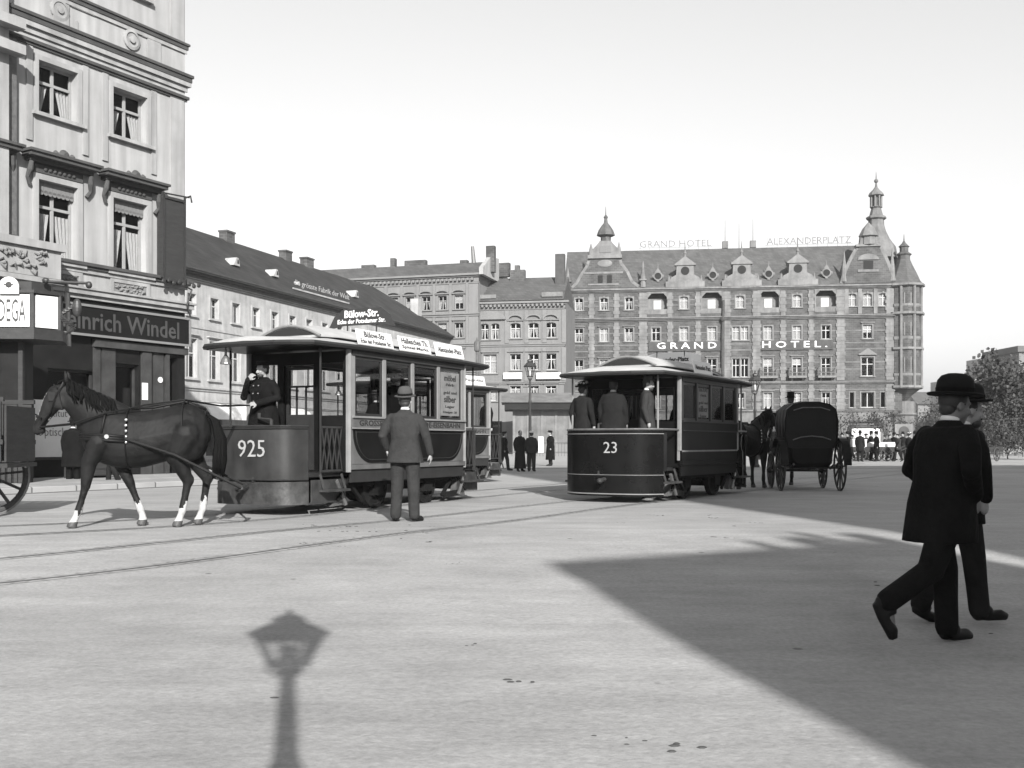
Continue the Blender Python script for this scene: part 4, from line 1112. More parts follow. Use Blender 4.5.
# --- houses behind the photographer whose shadows fall across the street --------------------------
s = Vector((-SUN.x, -SUN.y)); k26 = math.tan(EL)
def shade_house(name, label, pL, pR, tip_h, depth=10, extra=None):
    ang = math.atan2(pR[1]-pL[1], pR[0]-pL[0]); Wd = math.hypot(pR[0]-pL[0], pR[1]-pL[1])
    t = thing(name, label, 'building', (pL[0],pL[1],-.25), ang)
    m = MB(); m.box(0,-depth,0,Wd,0,tip_h-.4); m.build('wall', M['plaster3'], t)
    m = MB(); m.box(-.0,-depth-.1,tip_h-.4,Wd,.3,tip_h); m.build('parapet', M['trim3'], t)
    m = MB()
    n = int(Wd/2.6)
    for i in range(n):
        for z in [1.2+3.4*j for j in range(int((tip_h-2)/3.4))]: x = Wd*(i+.5)/n; m.cut(); m.box(x-.55,.004,z,x+.55,.02,z+2.0)
    m.builds('window', M['glass_dull'], t)
    return t, Wd
La = 24.0
pa = Vector((.49, 9.75)) - s*La; pb = Vector((4.25, 11.3)) - s*La
ta, Wd = shade_house('street_house', 'plain grey town house behind the photographer that shades the street', pa, pb, La*k26+.25)
m = MB(); hh = La*k26+.25
r = random.Random(4)
for x, w_, h_ in ((.15,.5,.28),(1.0,.9,.22),(2.35,.14,.8),(2.62,.12,.45),(2.9,.3,.85),(3.3,.10,1.1),(3.5,.14,.6),(3.75,.3,.9)): m.cut(); m.box(x,-1,hh,x+w_,-.6,hh+h_)
m.builds('chimney', M['brick'], ta)
Lb = 28.0
pb0 = Vector((4.95, 10.9)) - s*Lb 
Hb = (45.0-pb0.y)/s.y*k26*1.0
tb, Wd = shade_house('street_house', 'tall grey tenement behind the photographer that shades the far street', pb0, (pb0.x+38*.979, pb0.y+38*.204), Hb)
# ---------------------------------------------------------------- horse trams
# local frame: +x front, y across (the side with -y is 'right'), z up from the rails
def arc_roof(L0, L1, wd, z0, z1, n=10, th=.05):
    """shallow arched sheet running in x, returned as closed loft"""
    def ring(x, w_, za, zb):
        top = [(x, -w_+2*w_*k/n, za+(zb-za)*math.sin(PI*k/n)**.8 if 0 < k < n else za) for k in range(n+1)]
        bot = [(p[0], p[1], p[2]-th) for p in top[::-1]]
        return top+bot
    return ring
def tram(name, label, loc, ang, CL=3.6, PF=1.15, PR=1.15, WD=1.0, number='925', dash='tram_dash', lower='panel', sidecol='tram_dark', belt='GROSSE BERLINER PFERDE-EISENBAHN',
         boards=None, vis=1, poster=-1, cwin='tram_cream', topboard=None, rounded=False, EV=2.56, dw=.88, numh=.22):
    t = thing(name, label, 'tram', loc, ang, 'horse trams of the street railway')
    H2 = CL/2
    cream = M[cwin]
    # underframe, axle boxes, springs and brake gear
    m = MB(); m.box(-H2-.05, -.72, .48, H2+.05, .72, .62); m.box(-H2-.95, -.12, .34, H2+.95, .12, .46)
    for sy in (-1, 1):
        for x in (-.8, .8):
            m.box(x-.14, sy*.79-.05, .22, x+.14, sy*.79+.05, .5); m.tube([(x-.42,sy*.79,.46),(x,sy*.79,.36),(x+.42,sy*.79,.46)], .035, 6)
        m.bar((-H2,sy*.8,.44), (H2,sy*.8,.44), .06, .09)
        m.bar((-H2+.1,sy*.84,.5), (-H2+.55,sy*.84,.12), .05, .05); m.bar((H2-.1,sy*.84,.5), (H2-.5,sy*.84,.14), .05, .05)
        m.bar((-H2-.1,sy*.84,.16), (-H2+.45,sy*.84,.12), .05, .10)
        m.bar((-H2+.2,sy*.86,.6), (-H2-.25,sy*.9,.2), .04, .04); m.bar((H2-.2,sy*.86,.6), (H2+.25,sy*.9,.2), .04, .04)
    m.build('underframe', M['tram_under'], t)
    for x in (-.8, .8):
        for sy in (-1, 1):
            m = MB(); m.lathe([(.36,-.05),(.36,.05),(.30,.05),(.29,.02),(.10,.02),(.09,.06),(.02,.07)] if sy > 0 else [(.36,.05),(.36,-.05),(.30,-.05),(.29,-.02),(.10,-.02),(.09,-.06),(.02,-.07)], (x, sy*.7175, .37), 20, 'y')
            for k in range(6): a = k*PI/3; m.bar((x,sy*.74,.37), (x+.3*math.cos(a),sy*.74,.37+.3*math.sin(a)), .03, .05)
            m.build('wheel', M['tram_under'], t)
    # brake blocks / lifeguards: pale worn iron
    for x, d_ in ((H2-.1, 1), (-H2+.1, -1)):
        for sy in (-1, 1):
            m = MB(); m.prism([(x,.12),(x+d_*.42,.10),(x+d_*.3,.34),(x+d_*.12,.42)], sy*.80-.05, sy*.80+.05); m.tube([(x+d_*.1,sy*.88,.12),(x+d_*.35,sy*.88,.5)], .035, 6); m.build('brake_gear', M['steel'], t)
    # body: sides with window openings
    nw = 4; post = .085; wz0, wz1 = 1.53, EV-.16; q_ = EV-2.56
    ww = (CL-post)/nw - post
    for sy in (-1, 1):
        m = MB()
        y_ = sy*WD
        m.box(-H2, y_-sy*.04, .74, H2, y_, 1.30) if lower != 'panel' else m.box(-H2, y_-sy*.05, .74, H2, y_-sy*.012, 1.30)
        sd_ = m.build('side_panel', M['tram_side'] if lower == 'panel' else M[sidecol], t)
        if lower == 'panel':   # dark field with big rounded lower corners on the pale ground
            Rr = .50; x0, x1, z0, z1 = -H2+.04, H2-.04, .755, 1.30
            poly = [(x0,z1),(x1,z1)] + [(x1-Rr+Rr*math.cos(-a*PI/16)*1.0, z0+Rr+Rr*math.sin(-a*PI/16)) for a in range(9)] + [(x0+Rr-Rr*math.cos(-a*PI/16), z0+Rr+Rr*math.sin(-a*PI/16)) for a in range(8,-1,-1)]
            m = MB(); m.prism(poly, y_-sy*.011, y_); m.build('dark_field', M['tram_dark'], sd_)
            Ri = .45; x0, x1, z0 = x0+.06, x1-.06, z0+.05; z1 -= .06
            outer = [(x0,z1),(x1,z1)] + [(x1-Ri+Ri*math.cos(-a*PI/16), z0+Ri+Ri*math.sin(-a*PI/16)) for a in range(9)] + [(x0+Ri-Ri*math.cos(-a*PI/16), z0+Ri+Ri*math.sin(-a*PI/16)) for a in range(8,-1,-1)]
            m = MB(); m.tube([(p[0], y_+sy*.004, p[1]) for p in outer+outer[:1]], .007, 5, False); m.build('lining', M['tram_wood'], sd_)
        else:
            m = MB(); m.bar((-H2,y_+sy*.006,.92),(H2,y_+sy*.006,.92),.012,.03); m.build('lining', M['tram_line'], sd_)
        m = MB(); m.box(-H2-.02, y_-sy*.04, .66, H2+.02, y_+sy*.02, .735); m.build('sill_rail', M['tram_side'] if lower == 'panel' else M[sidecol], t)
        m = MB(); m.box(-H2, y_-sy*.05, .46, H2, y_-sy*.015, .655); m.build('solebar', M['tram_wood'] if lower == 'panel' else M[sidecol], t)
        m = MB(); m.box(-H2-.01, y_-sy*.05, 1.31, H2+.01, y_+sy*.015, 1.46); bt = m.build('belt_panel', M['tram_side'] if lower == 'panel' else M[sidecol], t)
        m = MB(); m.bar((-H2-.01,y_+sy*.02,1.475),(H2+.01,y_+sy*.02,1.475),.05,.03); m.bar((-H2-.01,y_+sy*.02,1.30),(H2+.01,y_+sy*.02,1.30),.03,.02); m.build('moulding', M['tram_line'] if lower == 'panel' else M['tram_wood'], t)
        if belt: text(belt, .09, (0, y_+sy*.017, 1.385), M['tram_wood'], bt, w=CL*.9, rotz=0 if sy < 0 else PI, bold=.005)
        for i in range(nw+1):
            xp = -H2+post/2+i*(ww+post); big = i in (0, nw)
            m = MB(); m.box(xp-post/2, y_-sy*.06, 1.49, xp+post/2, y_+sy*.0, EV-.02)
            m.build('window_post', cream, t)
        for i in range(nw):
            x0 = -H2+post+i*(ww+post)
            m = MB(); m.box(x0+.002,y_-sy*.05,1.49,x0+.045,y_-sy*.02,2.42+q_); m.box(x0+ww-.045,y_-sy*.05,1.49,x0+ww-.002,y_-sy*.02,2.42+q_)
            m.box(x0+.045,y_-sy*.05,1.49,x0+ww-.045,y_-sy*.02,1.535); m.box(x0+.045,y_-sy*.05,2.375+q_,x0+ww-.045,y_-sy*.02,2.42+q_)
            w_ = m.build('window', M['tram_wood'], t)
            m = MB(); m.box(x0+.04,y_-sy*.037,1.53,x0+ww-.04,y_-sy*.032,2.38+q_); m.build('pane', M['glass'], w_)
            if i == poster and sy == vis:
                m = MB(); m.box(x0+.06,y_-sy*.028,1.56,x0+ww-.06,y_-sy*.022,2.34+q_); p_ = m.build('poster', M['poster'], w_); p_['label'] = 'pasted advertising sheet with dark lines of lettering'
                yy = y_-sy*.02; cx = x0+ww/2; rz = 0 if sy < 0 else PI
                for s_, h_, z_, w2 in (('möbel', .11, 2.24, .42), ('-Fabrik-', .05, 2.12, .34), ('gold und', .07, 1.97, .48), ('silber', .12, 1.86, .44), ('Lager', .06, 1.72, .34), ('Königstr. 20', .05, 1.62, .5)):
                    text(s_, h_, (cx, yy, z_+q_*.6), M['tram_wood'], p_, w=w2, rotz=rz, bold=.02, depth=.004)
        m = MB(); m.box(-H2, y_-sy*.05, 2.425+q_, H2, y_+sy*.012, EV-.0); m.build('letter_board', M['tram_wood'] if lower == 'panel' else M[sidecol], t)
        # benches inside
        m = MB(); m.box(-H2+.1, sy*.55, .98, H2-.1, sy*.93, 1.03); m.box(-H2+.1, sy*.88, 1.03, H2-.1, sy*.93, 1.5); m.build('bench', M['tram_wood'], t)
    m = MB(); m.box(-H2-PR+.36, -.80, .56, H2+PF-.36, .80, .62); m.build('floor', M['tram_wood'], t)
    # bulkheads with door opening and windows
    for sx in (-1, 1):
        m = MB(M=Matrix.Rotation(PI/2, 4, 'Z')); xx = sx*H2
        # in the rotated frame the wall lies along local y; openings: door in the middle, a window each side
        m.wall(-WD+.06, WD-.06, .62, 2.5+q_, [(-.30,.63,.30,2.3+q_),(-WD+.16,1.5,-.42,2.32+q_),(.42,1.5,WD-.16,2.32+q_)], y=-xx-.02 if sx > 0 else -xx-.02, t=.04)
        m.build('bulkhead', M['tram_dark'], t)
        for a, c in ((-WD+.16,-.42),(.42,WD-.16)):
            m = MB(); m.box(xx-.005, a, 1.5, xx+.005, c, 2.32+q_); m.build('bulkhead_pane', M['glass'], t)
        m = MB(); xs_ = xx-sx*.05
        for a, c, z0, z1 in ((-.29,-.24,.64,2.28+q_),(.24,.29,.64,2.28+q_),(-.24,.24,2.23+q_,2.28+q_),(-.24,.24,1.46,1.52),(-.24,.24,.64,.72),(-.24,.24,1.95,1.98),(-.10,-.08,1.52,1.95),(.08,.10,1.52,1.95)): m.box(xs_-.015,a,z0,xs_+.015,c,z1)
        m.box(xs_-.01,-.24,.72,xs_+.01,.24,1.46)
        d_ = m.build('door', M['tram_wood'], t)
    # roof: canvas deck with canopies over the platforms
    n = 12
    def ring(x, w_, za, zb, th=.035):
        top = [(x, -w_+2*w_*k/n, za+(zb-za)*math.sin(PI*k/n)) for k in range(n+1)]
        return top+[(p[0], p[1], p[2]-th) for p in top[::-1]]
    xf, xr = H2+PF+.12, -H2-PR-.12
    st = [(xr, .55, EV+.00, EV+.05), (xr+.08, .80, EV+.0, EV+.09), (xr+.3, WD+.02, EV+.01, EV+.12), (-H2, WD+.07, EV+.02, EV+.20), (H2, WD+.07, EV+.02, EV+.20), (xf-.3, WD+.02, EV+.01, EV+.10), (xf-.08, .80, EV+0, EV+.09), (xf, .55, EV, EV+.05)]
    m = MB(); m.loft([ring(*s_) for s_ in st]); m.build('roof', M['tram_roof'], t, smooth=True, auto=True)
    m = MB()
    for sy in (-1, 1): m.tube([(s_[0], sy*s_[1], s_[2]-.03) for s_ in st], .04, 6)
    m.tube([(xr,-.57,EV-.03),(xr-.03,0,EV-.03),(xr,.57,EV-.03)], .04, 6); m.tube([(xf,-.57,EV-.03),(xf+.03,0,EV-.03),(xf,.57,EV-.03)], .04, 6)
    m.build('roof_edge', M['tram_roof_edge'], t)
    m = MB()
    under = [( s_[0]*.985, s_[1]*.97, s_[2]-.06, s_[2]-.05) for s_ in st]
    m.loft([ring(*s_, th=.01) for s_ in under]); m.build('ceiling', M['tram_dark'], t)
    # raised clerestory, open lunettes at its ends
    def ring2(x, w_, za, zb):
        top = [(x, -w_+2*w_*k/n, za+(zb-za)*math.sin(PI*k/n)) for k in range(n+1)]
        return top+[(x, w_, za-.02), (x, -w_, za-.02)]
    c0, c1 = -H2-.25, H2+.25
    m = MB(); m.loft([ring2(c0, .56, EV+.17, EV+.33), ring2(-H2+.3, .58, EV+.2, EV+.40), ring2(H2-.3, .58, EV+.2, EV+.40), ring2(c1, .56, EV+.17, EV+.33)]); cl = m.build('clerestory', M['tram_roof'], t, smooth=True, auto=True)
    m = MB()
    for sx, cc in ((-1, c0), (1, c1)):
        pts = [(-.5+1.0*k/n, EV+.185+(.12)*math.sin(PI*k/n)) for k in range(n+1)]
        m.cut(); m.prism(pts, cc+sx*.004, cc+sx*.012, 'yz')
    m.builds('lunette', M['room'], cl)
    m = MB()
    for sx, cc in ((-1, c0), (1, c1)):
        m.cut(); m.tube([(cc+sx*.02, -.6+1.2*k/n, EV+.165+.175*math.sin(PI*k/n)) for k in range(n+1)], .022, 6)
    m.builds('clerestory_rim', M['tram_line'], cl)
    # platforms: curved dash, skirt, rails, step, posts, brake handle
    for sx, P_ in ((1, PF), (-1, PR)):
        xb = sx*H2; xe = sx*(H2+P_)
        def curve(off=0, wd=None, n_=14, r_=.34):
            wd = wd or dw; pts = []
            for k in range(n_+1):
                y = -wd+2*wd*k/n_
                ex = (abs(y)/wd)**(1 if rounded else 1.9)
                pts.append((xe - sx*(r_*ex**4) + sx*(.06*(1-ex**2)) + sx*off, y*(1+off*.6)))
            return pts
        def sheet(z0, z1, off, th=.02, wd=None):
            m = MB(); o_ = curve(off, wd); i_ = curve(off-th, wd)
            poly = o_ + i_[::-1]; m.prism(poly, z0, z1, 'xy'); return m
        dsh = sheet(.52 if not rounded else .12, 1.30, .0).build('dash_panel', M[dash], t, smooth=True, auto=True)
        m = MB(); c_ = [(x, y, 1.315) for x, y in curve(.0)]; m.tube(c_, .02, 6); m.tube([(xb, -dw, 1.315), c_[0]], .02, 6) if rounded else None; m.tube([(xb, dw, 1.315), c_[-1]], .02, 6) if rounded else None
        m.build('dash_rail', M['tram_wood'] if not rounded else M['steel'], t)
        if rounded:
            m = MB(); m.tube([(x+sx*.006, y*1.005, 1.235) for x, y in curve(.0)], .008, 5); m.tube([(x+sx*.006, y*1.005, .16) for x, y in curve(.0)], .012, 5); m.tube([(x+sx*.006, y*1.005, .5) for x, y in curve(.0)], .006, 5)
            for sy in (-1, 1):
                e = curve(.0)[0 if sy < 0 else -1]
                m.tube([(e[0]-sx*.02, sy*.895, 1.24), (e[0]-sx*.10, sy*.9, 1.18), (e[0]-sx*.12, sy*.9, 1.05), (e[0]-sx*.08,sy*.9,.93), (e[0]-sx*.01, sy*.9, .88), (e[0], sy*.9, .2)], .009, 5)
            m.build('lining', M['tram_line'], dsh)
            for sy in (-1, 1):
                e = curve(0)[0 if sy < 0 else -1]
                m = MB(); m.box(min(e[0], xb+sx*.42), sy*.86, .56, max(e[0], xb+sx*.42), sy*.88, 1.26); m.build('side_apron', M[dash], t)
        else:
            sheet(.16, .50, -.02).build('skirt', M['tram_skirt'], t, smooth=True, auto=True)
            for sy in (-1, 1):
                e = curve(0)[0 if sy < 0 else -1]
                m = MB(); m.box(min(e[0], xb), sy*.87-.01, .17, max(e[0], xb), sy*.87+.01, .52); m.build('side_skirt', M['tram_skirt'], t)
            m = MB(); m.tube([(x+sx*.012, y, 1.285) for x, y in curve(0)], .012, 5); m.tube([(x+sx*.012, y, .53) for x, y in curve(0)], .014, 5); m.build('dash_edging', M['tram_wood'], dsh)
        # number on the dash
        text(number, numh, (xe+sx*.075, vis*(.12 if rounded else .10), .99), M['letter'], dsh, w=numh*len(number)*.66, rotz=PI/2*sx, bold=-.004, depth=.01, name='fleet_number')
        # step and grab rails each side
        for sy in (-1, 1):
            m = MB(); m.box(xb+sx*.12, sy*.9, .34, xb+sx*.7, sy*1.06, .375); m.bar((xb+sx*.14,sy*.98,.36),(xb+sx*.14,sy*.9,.6),.02,.03); m.bar((xb+sx*.68,sy*.98,.36),(xb+sx*.68,sy*.9,.6),.02,.03); m.build('step', M['tram_skirt'], t)
            m = MB(); e = curve(0)[0 if sy < 0 else -1]
            m.tube([(e[0], sy*.86, .62), (e[0], sy*.86, EV)] if (rounded) else [(xb+sx*.62, sy*.86, .55), (xb+sx*.62, sy*.86, EV-.02)], .018, 6)
            m.tube([(xb+sx*.05, sy*.95, .75), (xb+sx*.05, sy*.95, EV-.11)], .022 if not rounded else .03, 6)
            m.build('grab_rail', M['tram_wood'] if not rounded else M['tram_line'], t)
        if not rounded:
            for sy in (-1, 1):   # folding lattice gate
                m = MB(); x0 = xb+sx*.08; x1 = xb+sx*.6
                for k in range(4):
                    a = x0+(x1-x0)*k/4; c = x0+(x1-x0)*(k+1)/4
                    m.bar((a,sy*.87,.66),(c,sy*.87,1.3),.012,.02); m.bar((c,sy*.865,.66),(a,sy*.865,1.3),.012,.02)
                m.bar((x0,sy*.87,1.31),(x1,sy*.87,1.31),.02,.03); m.bar((x0,sy*.87,.65),(x1,sy*.87,.65),.02,.03); m.build('lattice_gate', M['iron'], t)
            # curved gate bow
            m = MB(); m.tube([(xb+sx*.62,-.9*vis*-1,.62),(xb+sx*.62,.9*vis,.42),(xb+sx*.1,.93*vis,.38)], .025, 6)
        m = MB(); m.tube([(xe-sx*.2, .25, .6), (xe-sx*.2, .25, 1.42)], .025, 8); m.tube([(xe-sx*.2,.25,1.42),(xe-sx*.2,.02,1.44)], .018, 6); m.tube([(xe-sx*.2,.02,1.44),(xe-sx*.2,.02,1.52)], .025, 6); m.build('brake_handle', M['iron'], t)
        m = MB(); m.tube([(xe+sx*.05,0,.42),(xe+sx*.22,0,.40)], .04, 6); m.ell((xe+sx*.24,0,.40),.06,.06,.05,8,5); m.tube([(xe+sx*.02,.12,.62),(xe+sx*.05,.12,.5)], .03, 6); m.build('coupling', M['iron'], t)
        # bell under the canopy
    m = MB(); bx_ = xf-.18; m.lathe([(.015,.20),(.02,.12),(.06,.06),(.085,0),(.09,-.02),(.01,-.03)], (bx_, -.5*vis, EV-.28), 12); m.tube([(bx_,-.5*vis,EV-.1),(bx_,-.5*vis,EV)], .01, 5); m.build('bell', M['steel'], t)
    for sy in (-1, 1):
        zb_ = .62 if not rounded else .93
        m = MB(); m.tube([(H2+.05,sy*(WD-.03),zb_),(H2+.05,sy*(WD-.03),EV)], .045, 6); m.cut(); m.tube([(-H2-.05,sy*(WD-.03),zb_),(-H2-.05,sy*(WD-.03),EV)], .045, 6)
        m.builds('corner_post', cream if not rounded else M['tram_line'], t)
    # destination boards leaning on the roof edge of the visible side
    for (x, wd_, l1, l2) in (boards or []):
        y_ = vis*(WD+.03); rz = 0 if vis < 0 else PI; rx = R(-14)
        bd = thing_part('route_board', t, (x, y_-vis*.06, EV+.175), rz, rx)
        m = MB(); m.box(-wd_/2,-.012,-.13,wd_/2,.012,.13); o = m.build('route_board', M['white'], t, loc=(x, y_-vis*.06, EV+.175), bevel=.01); o.rotation_euler = (rx, 0, rz)
        text(l1, .095, (0,-.016,.05 if l2 else 0), M['ink'], o, w=min(wd_*.84, .062*len(l1)), bold=.015, depth=.004)
        if l2: text(l2, .07, (0,-.016,-.065), M['ink'], o, w=wd_*.86, bold=.012, depth=.004)
    if topboard:
        x, l1, l2, dark, wd_ = topboard
        o_ = MB(); w2 = wd_/2; h = .17 if dark else .13
        prof = [(-w2*.66,-h*.85),(w2*.66,-h*.85),(w2*1.2,-h*1.15),(w2*1.0,h*.1),(w2*.68,h*.85),(-w2*.68,h*.85),(-w2*1.0,h*.1),(-w2*1.2,-h*1.15)] if dark else [(-w2,-h),(w2,-h),(w2,h*.2),(w2*.5,h*.8),(-w2*.5,h*.8),(-w2,h*.2)]
        o_.prism(prof, -.012, .012)
        sxx = -1 if rounded else 1
        o = o_.build('roof_sign', M['ink'] if dark else M['white'], t, loc=(x, 0, EV+(.70 if dark else .47))); o.rotation_euler = (R(-4), 0, PI/2*sxx)
        ms = M['white'] if dark else M['ink']
        text(l1, .135 if dark else .09, (0,-.018,.055 if dark else -.04), ms, o, w=wd_*.62, bold=.03, depth=.006)
        if l2: text(l2, .08, (0,-.018,-.075), ms, o, w=wd_*.86, bold=.02, depth=.006)
        m = MB()
        for s_ in (-.3,.3): m.tube([(x, s_, EV+.33), (x, s_, EV+.6)], .015, 5)
        m.build('sign_bracket', M['iron'], t)
    return t
def thing_part(*a): return None

# tram 925: its front platform faces the camera's left, its left flank is in view
f925 = Vector((-.438, -.899)).normalized()
nearc = Vector((X(352,16.2), 16.2)); CL1 = 3.6
perp = Vector((-.899, .438)).normalized()   # towards the far flank
c925 = nearc - f925*(CL1/2) + perp*1.0
a925 = math.atan2(f925.y, f925.x)
T925 = tram('horse_tram', 'horse tram numbered 925 with pale window posts and white destination boards, nearest on the left', (c925.x, c925.y, 0), a925, CL=CL1, PF=1.2, PR=1.1, number='925',
    vis=1, poster=0, boards=[(1.12, 1.02, 'Bülow-Str.', 'Ecke der Potsdamer Str.'), (-.1, 1.02, 'Hallesches Th.', 'Spittel-Markt.'), (-1.3, 1.02, 'Alexander-Platz', None)],
    topboard=(.05, 'Bülow-Str.', 'Ecke der Potsdamer Str.', True, 1.15), dw=.82, numh=.25)
# tram 23: its rear platform faces the camera, its right flank is in view
f23 = Vector((.52, .854)).normalized(); CL2 = 3.0
rc = Vector((X(682,19.3), 19.3)); perp23 = Vector((-.854, .52)).normalized()
c23 = rc + f23*(CL2/2) + perp23*1.0
a23 = math.atan2(f23.y, f23.x)
T23 = tram('horse_tram', 'very dark horse tram numbered 23 seen from its crowded rear platform, right of the middle', (c23.x, c23.y, 0), a23, CL=CL2, PF=1.0, PR=1.12, number='23', dash='tram_dash_dark', lower='plain',
    belt=None, vis=-1, poster=1, cwin='tram_wood', rounded=True, boards=[(-.4, .95, 'Alexander-Platz', None)], topboard=(.35, 'Alexander-Platz', None, False, 1.3), EV=2.34, dw=.97, numh=.2)
# third tram, mostly hidden behind the first
f3 = Vector((-.6, -.8)); rc3 = Vector((X(489,28.5), 28.5)); perp3 = Vector((-.8, .6))
c3 = rc3 + f3*(3.2/2) + perp3*1.0
T3 = tram('horse_tram', 'third horse tram, half hidden behind number 925, a dark figure on its end platform', (c3.x, c3.y, 0), math.atan2(f3.y, f3.x), CL=3.2, PF=1.0, PR=.95, number='871', vis=1, poster=-1,
    boards=[(-1.0, .9, 'Pappel-Allee', None)], cwin='tram_line')
# ---------------------------------------------------------------- people
def V(*a): return Vector(a)
def limb(mb, pts, rad, n=10):
    """tapered limb with a domed joint at each bend"""
    mb.tube(pts, rad, n)
    for p, r in zip(pts, rad):
        ra = r if not isinstance(r, tuple) else r[0]; rb = r if not isinstance(r, tuple) else r[1]
        mb.ell(p, min(ra,rb)*.98, min(ra,rb)*.98, min(ra,rb)*.98, 10, 6)
def torso(mb, rings, n=20, p=2.4):
    """rings of (x, y, z, rx, ry); superellipse sections"""
    R_ = []
    for x, y, z, rx, ry in rings:
        ring = []
        for k in range(n):
            a = 2*PI*k/n; c, s_ = math.cos(a), math.sin(a)
            ring.append((x+rx*math.copysign(abs(c)**(2/p), c), y+ry*math.copysign(abs(s_)**(2/p), s_), z))
        R_.append(ring)
    mb.loft(R_)
def hand(mb, w, d, palm_n, side, sc=1.0, curl=.5):
    """wrist point w, direction d of the fingers, palm normal; five separate fingers"""
    d = Vector(d).normalized(); nrm = Vector(palm_n); nrm = (nrm - d*nrm.dot(d)).normalized(); s_ = d.cross(nrm)*side
    w = Vector(w)
    def ob(a, b, c): return w + d*a*sc + s_*b*sc + nrm*c*sc
    for k, (b, r) in enumerate(((-.028,.013),(-.009,.015),(.010,.015),(.029,.013))):
        mb.tube([ob(0,b*.6,0), ob(.045,b,0), ob(.09,b,0)], [r*sc*1.15]*3, 8)
    L_ = (.062,.075,.070,.055)
    for k, b in enumerate((.030,.010,-.010,-.029)):
        l = L_[k]; c1 = curl*(.7+.15*k)
        p0 = ob(.088, b, 0); a1 = c1*.7; a2 = a1+c1*.9; a3 = a2+c1*.6
        p1 = ob(.088+l*.45*math.cos(a1), b*1.08, l*.45*math.sin(a1)); 
        p2 = ob(.088+l*.45*math.cos(a1)+l*.32*math.cos(a2), b*1.12, l*.45*math.sin(a1)+l*.32*math.sin(a2))
        p3 = ob(.088+l*.45*math.cos(a1)+l*.32*math.cos(a2)+l*.25*math.cos(a3), b*1.12, l*.45*math.sin(a1)+l*.32*math.sin(a2)+l*.25*math.sin(a3))
        mb.tube([p0,p1,p2,p3], [.0088*sc,.0084*sc,.0076*sc,.006*sc], 7)
    mb.tube([ob(.02,.028,.004), ob(.045,.052,.014), ob(.07,.060,.026), ob(.088,.058,.036)], [.013*sc,.0115*sc,.0095*sc,.007*sc], 7)
def head(mb, c, yaw=0, pitch=0, sc=1.0):
    """head with brow, nose, mouth, chin and ears; faces +x before turning"""
    Mt = Matrix.Translation(c) @ Matrix.Rotation(yaw, 4, 'Z') @ Matrix.Rotation(pitch, 4, 'Y') @ Matrix.Scale(sc, 4)
    o = mb.M; mb.M = Mt if o is None else o @ Mt
    mb.ell((-.012,0,.03), .098, .076, .092, 16, 12)
    mb.ell((.022,0,-.035), .066, .060, .078, 14, 10)      # face
    mb.ell((.055,0,-.098), .030, .030, .024, 10, 8)       # chin
    mb.tube([(.080,0,.010),(.098,0,-.018),(.112,0,-.040),(.088,0,-.052)], [.010,.013,.016,.012], 8)   # nose
    mb.tube([(.078,-.045,.018),(.091,0,.022),(.078,.045,.018)], [.009,.012,.009], 8)                  # brow
    mb.tube([(.078,-.022,-.066),(.091,0,-.066),(.078,.022,-.066)], [.005,.0085,.005], 6)              # lips
    mb.tube([(.077,-.020,-.077),(.087,0,-.078),(.077,.020,-.077)], [.005,.0085,.005], 6)
    for s_ in (-1, 1):
        mb.ell((.062, s_*.040, -.036), .022, .020, .022, 8, 6)   # cheek
        mb.ell((-.008, s_*.078, -.012), .020, .010, .032, 8, 6)  # ear
    mb.M = o
    return Mt
HATS = {
 'bowler': [(.150,.0),(.156,.012),(.148,.018),(.115,.010),(.104,.020),(.106,.06),(.100,.10),(.080,.130),(.045,.145),(.001,.150)],
 'cap':    [(.093,.0),(.096,.035),(.104,.045),(.108,.062),(.095,.072),(.001,.078)],
 'stiff':  [(.094,.0),(.096,.05),(.094,.085),(.085,.098),(.001,.105)],
 'top':    [(.140,.0),(.146,.012),(.100,.012),(.094,.03),(.092,.12),(.098,.15),(.001,.152)],
 'straw':  [(.150,.0),(.152,.012),(.100,.014),(.098,.075),(.001,.08)],
 'ladies': [(.150,.0),(.17,.02),(.16,.04),(.115,.04),(.10,.09),(.06,.12),(.001,.13)],
}
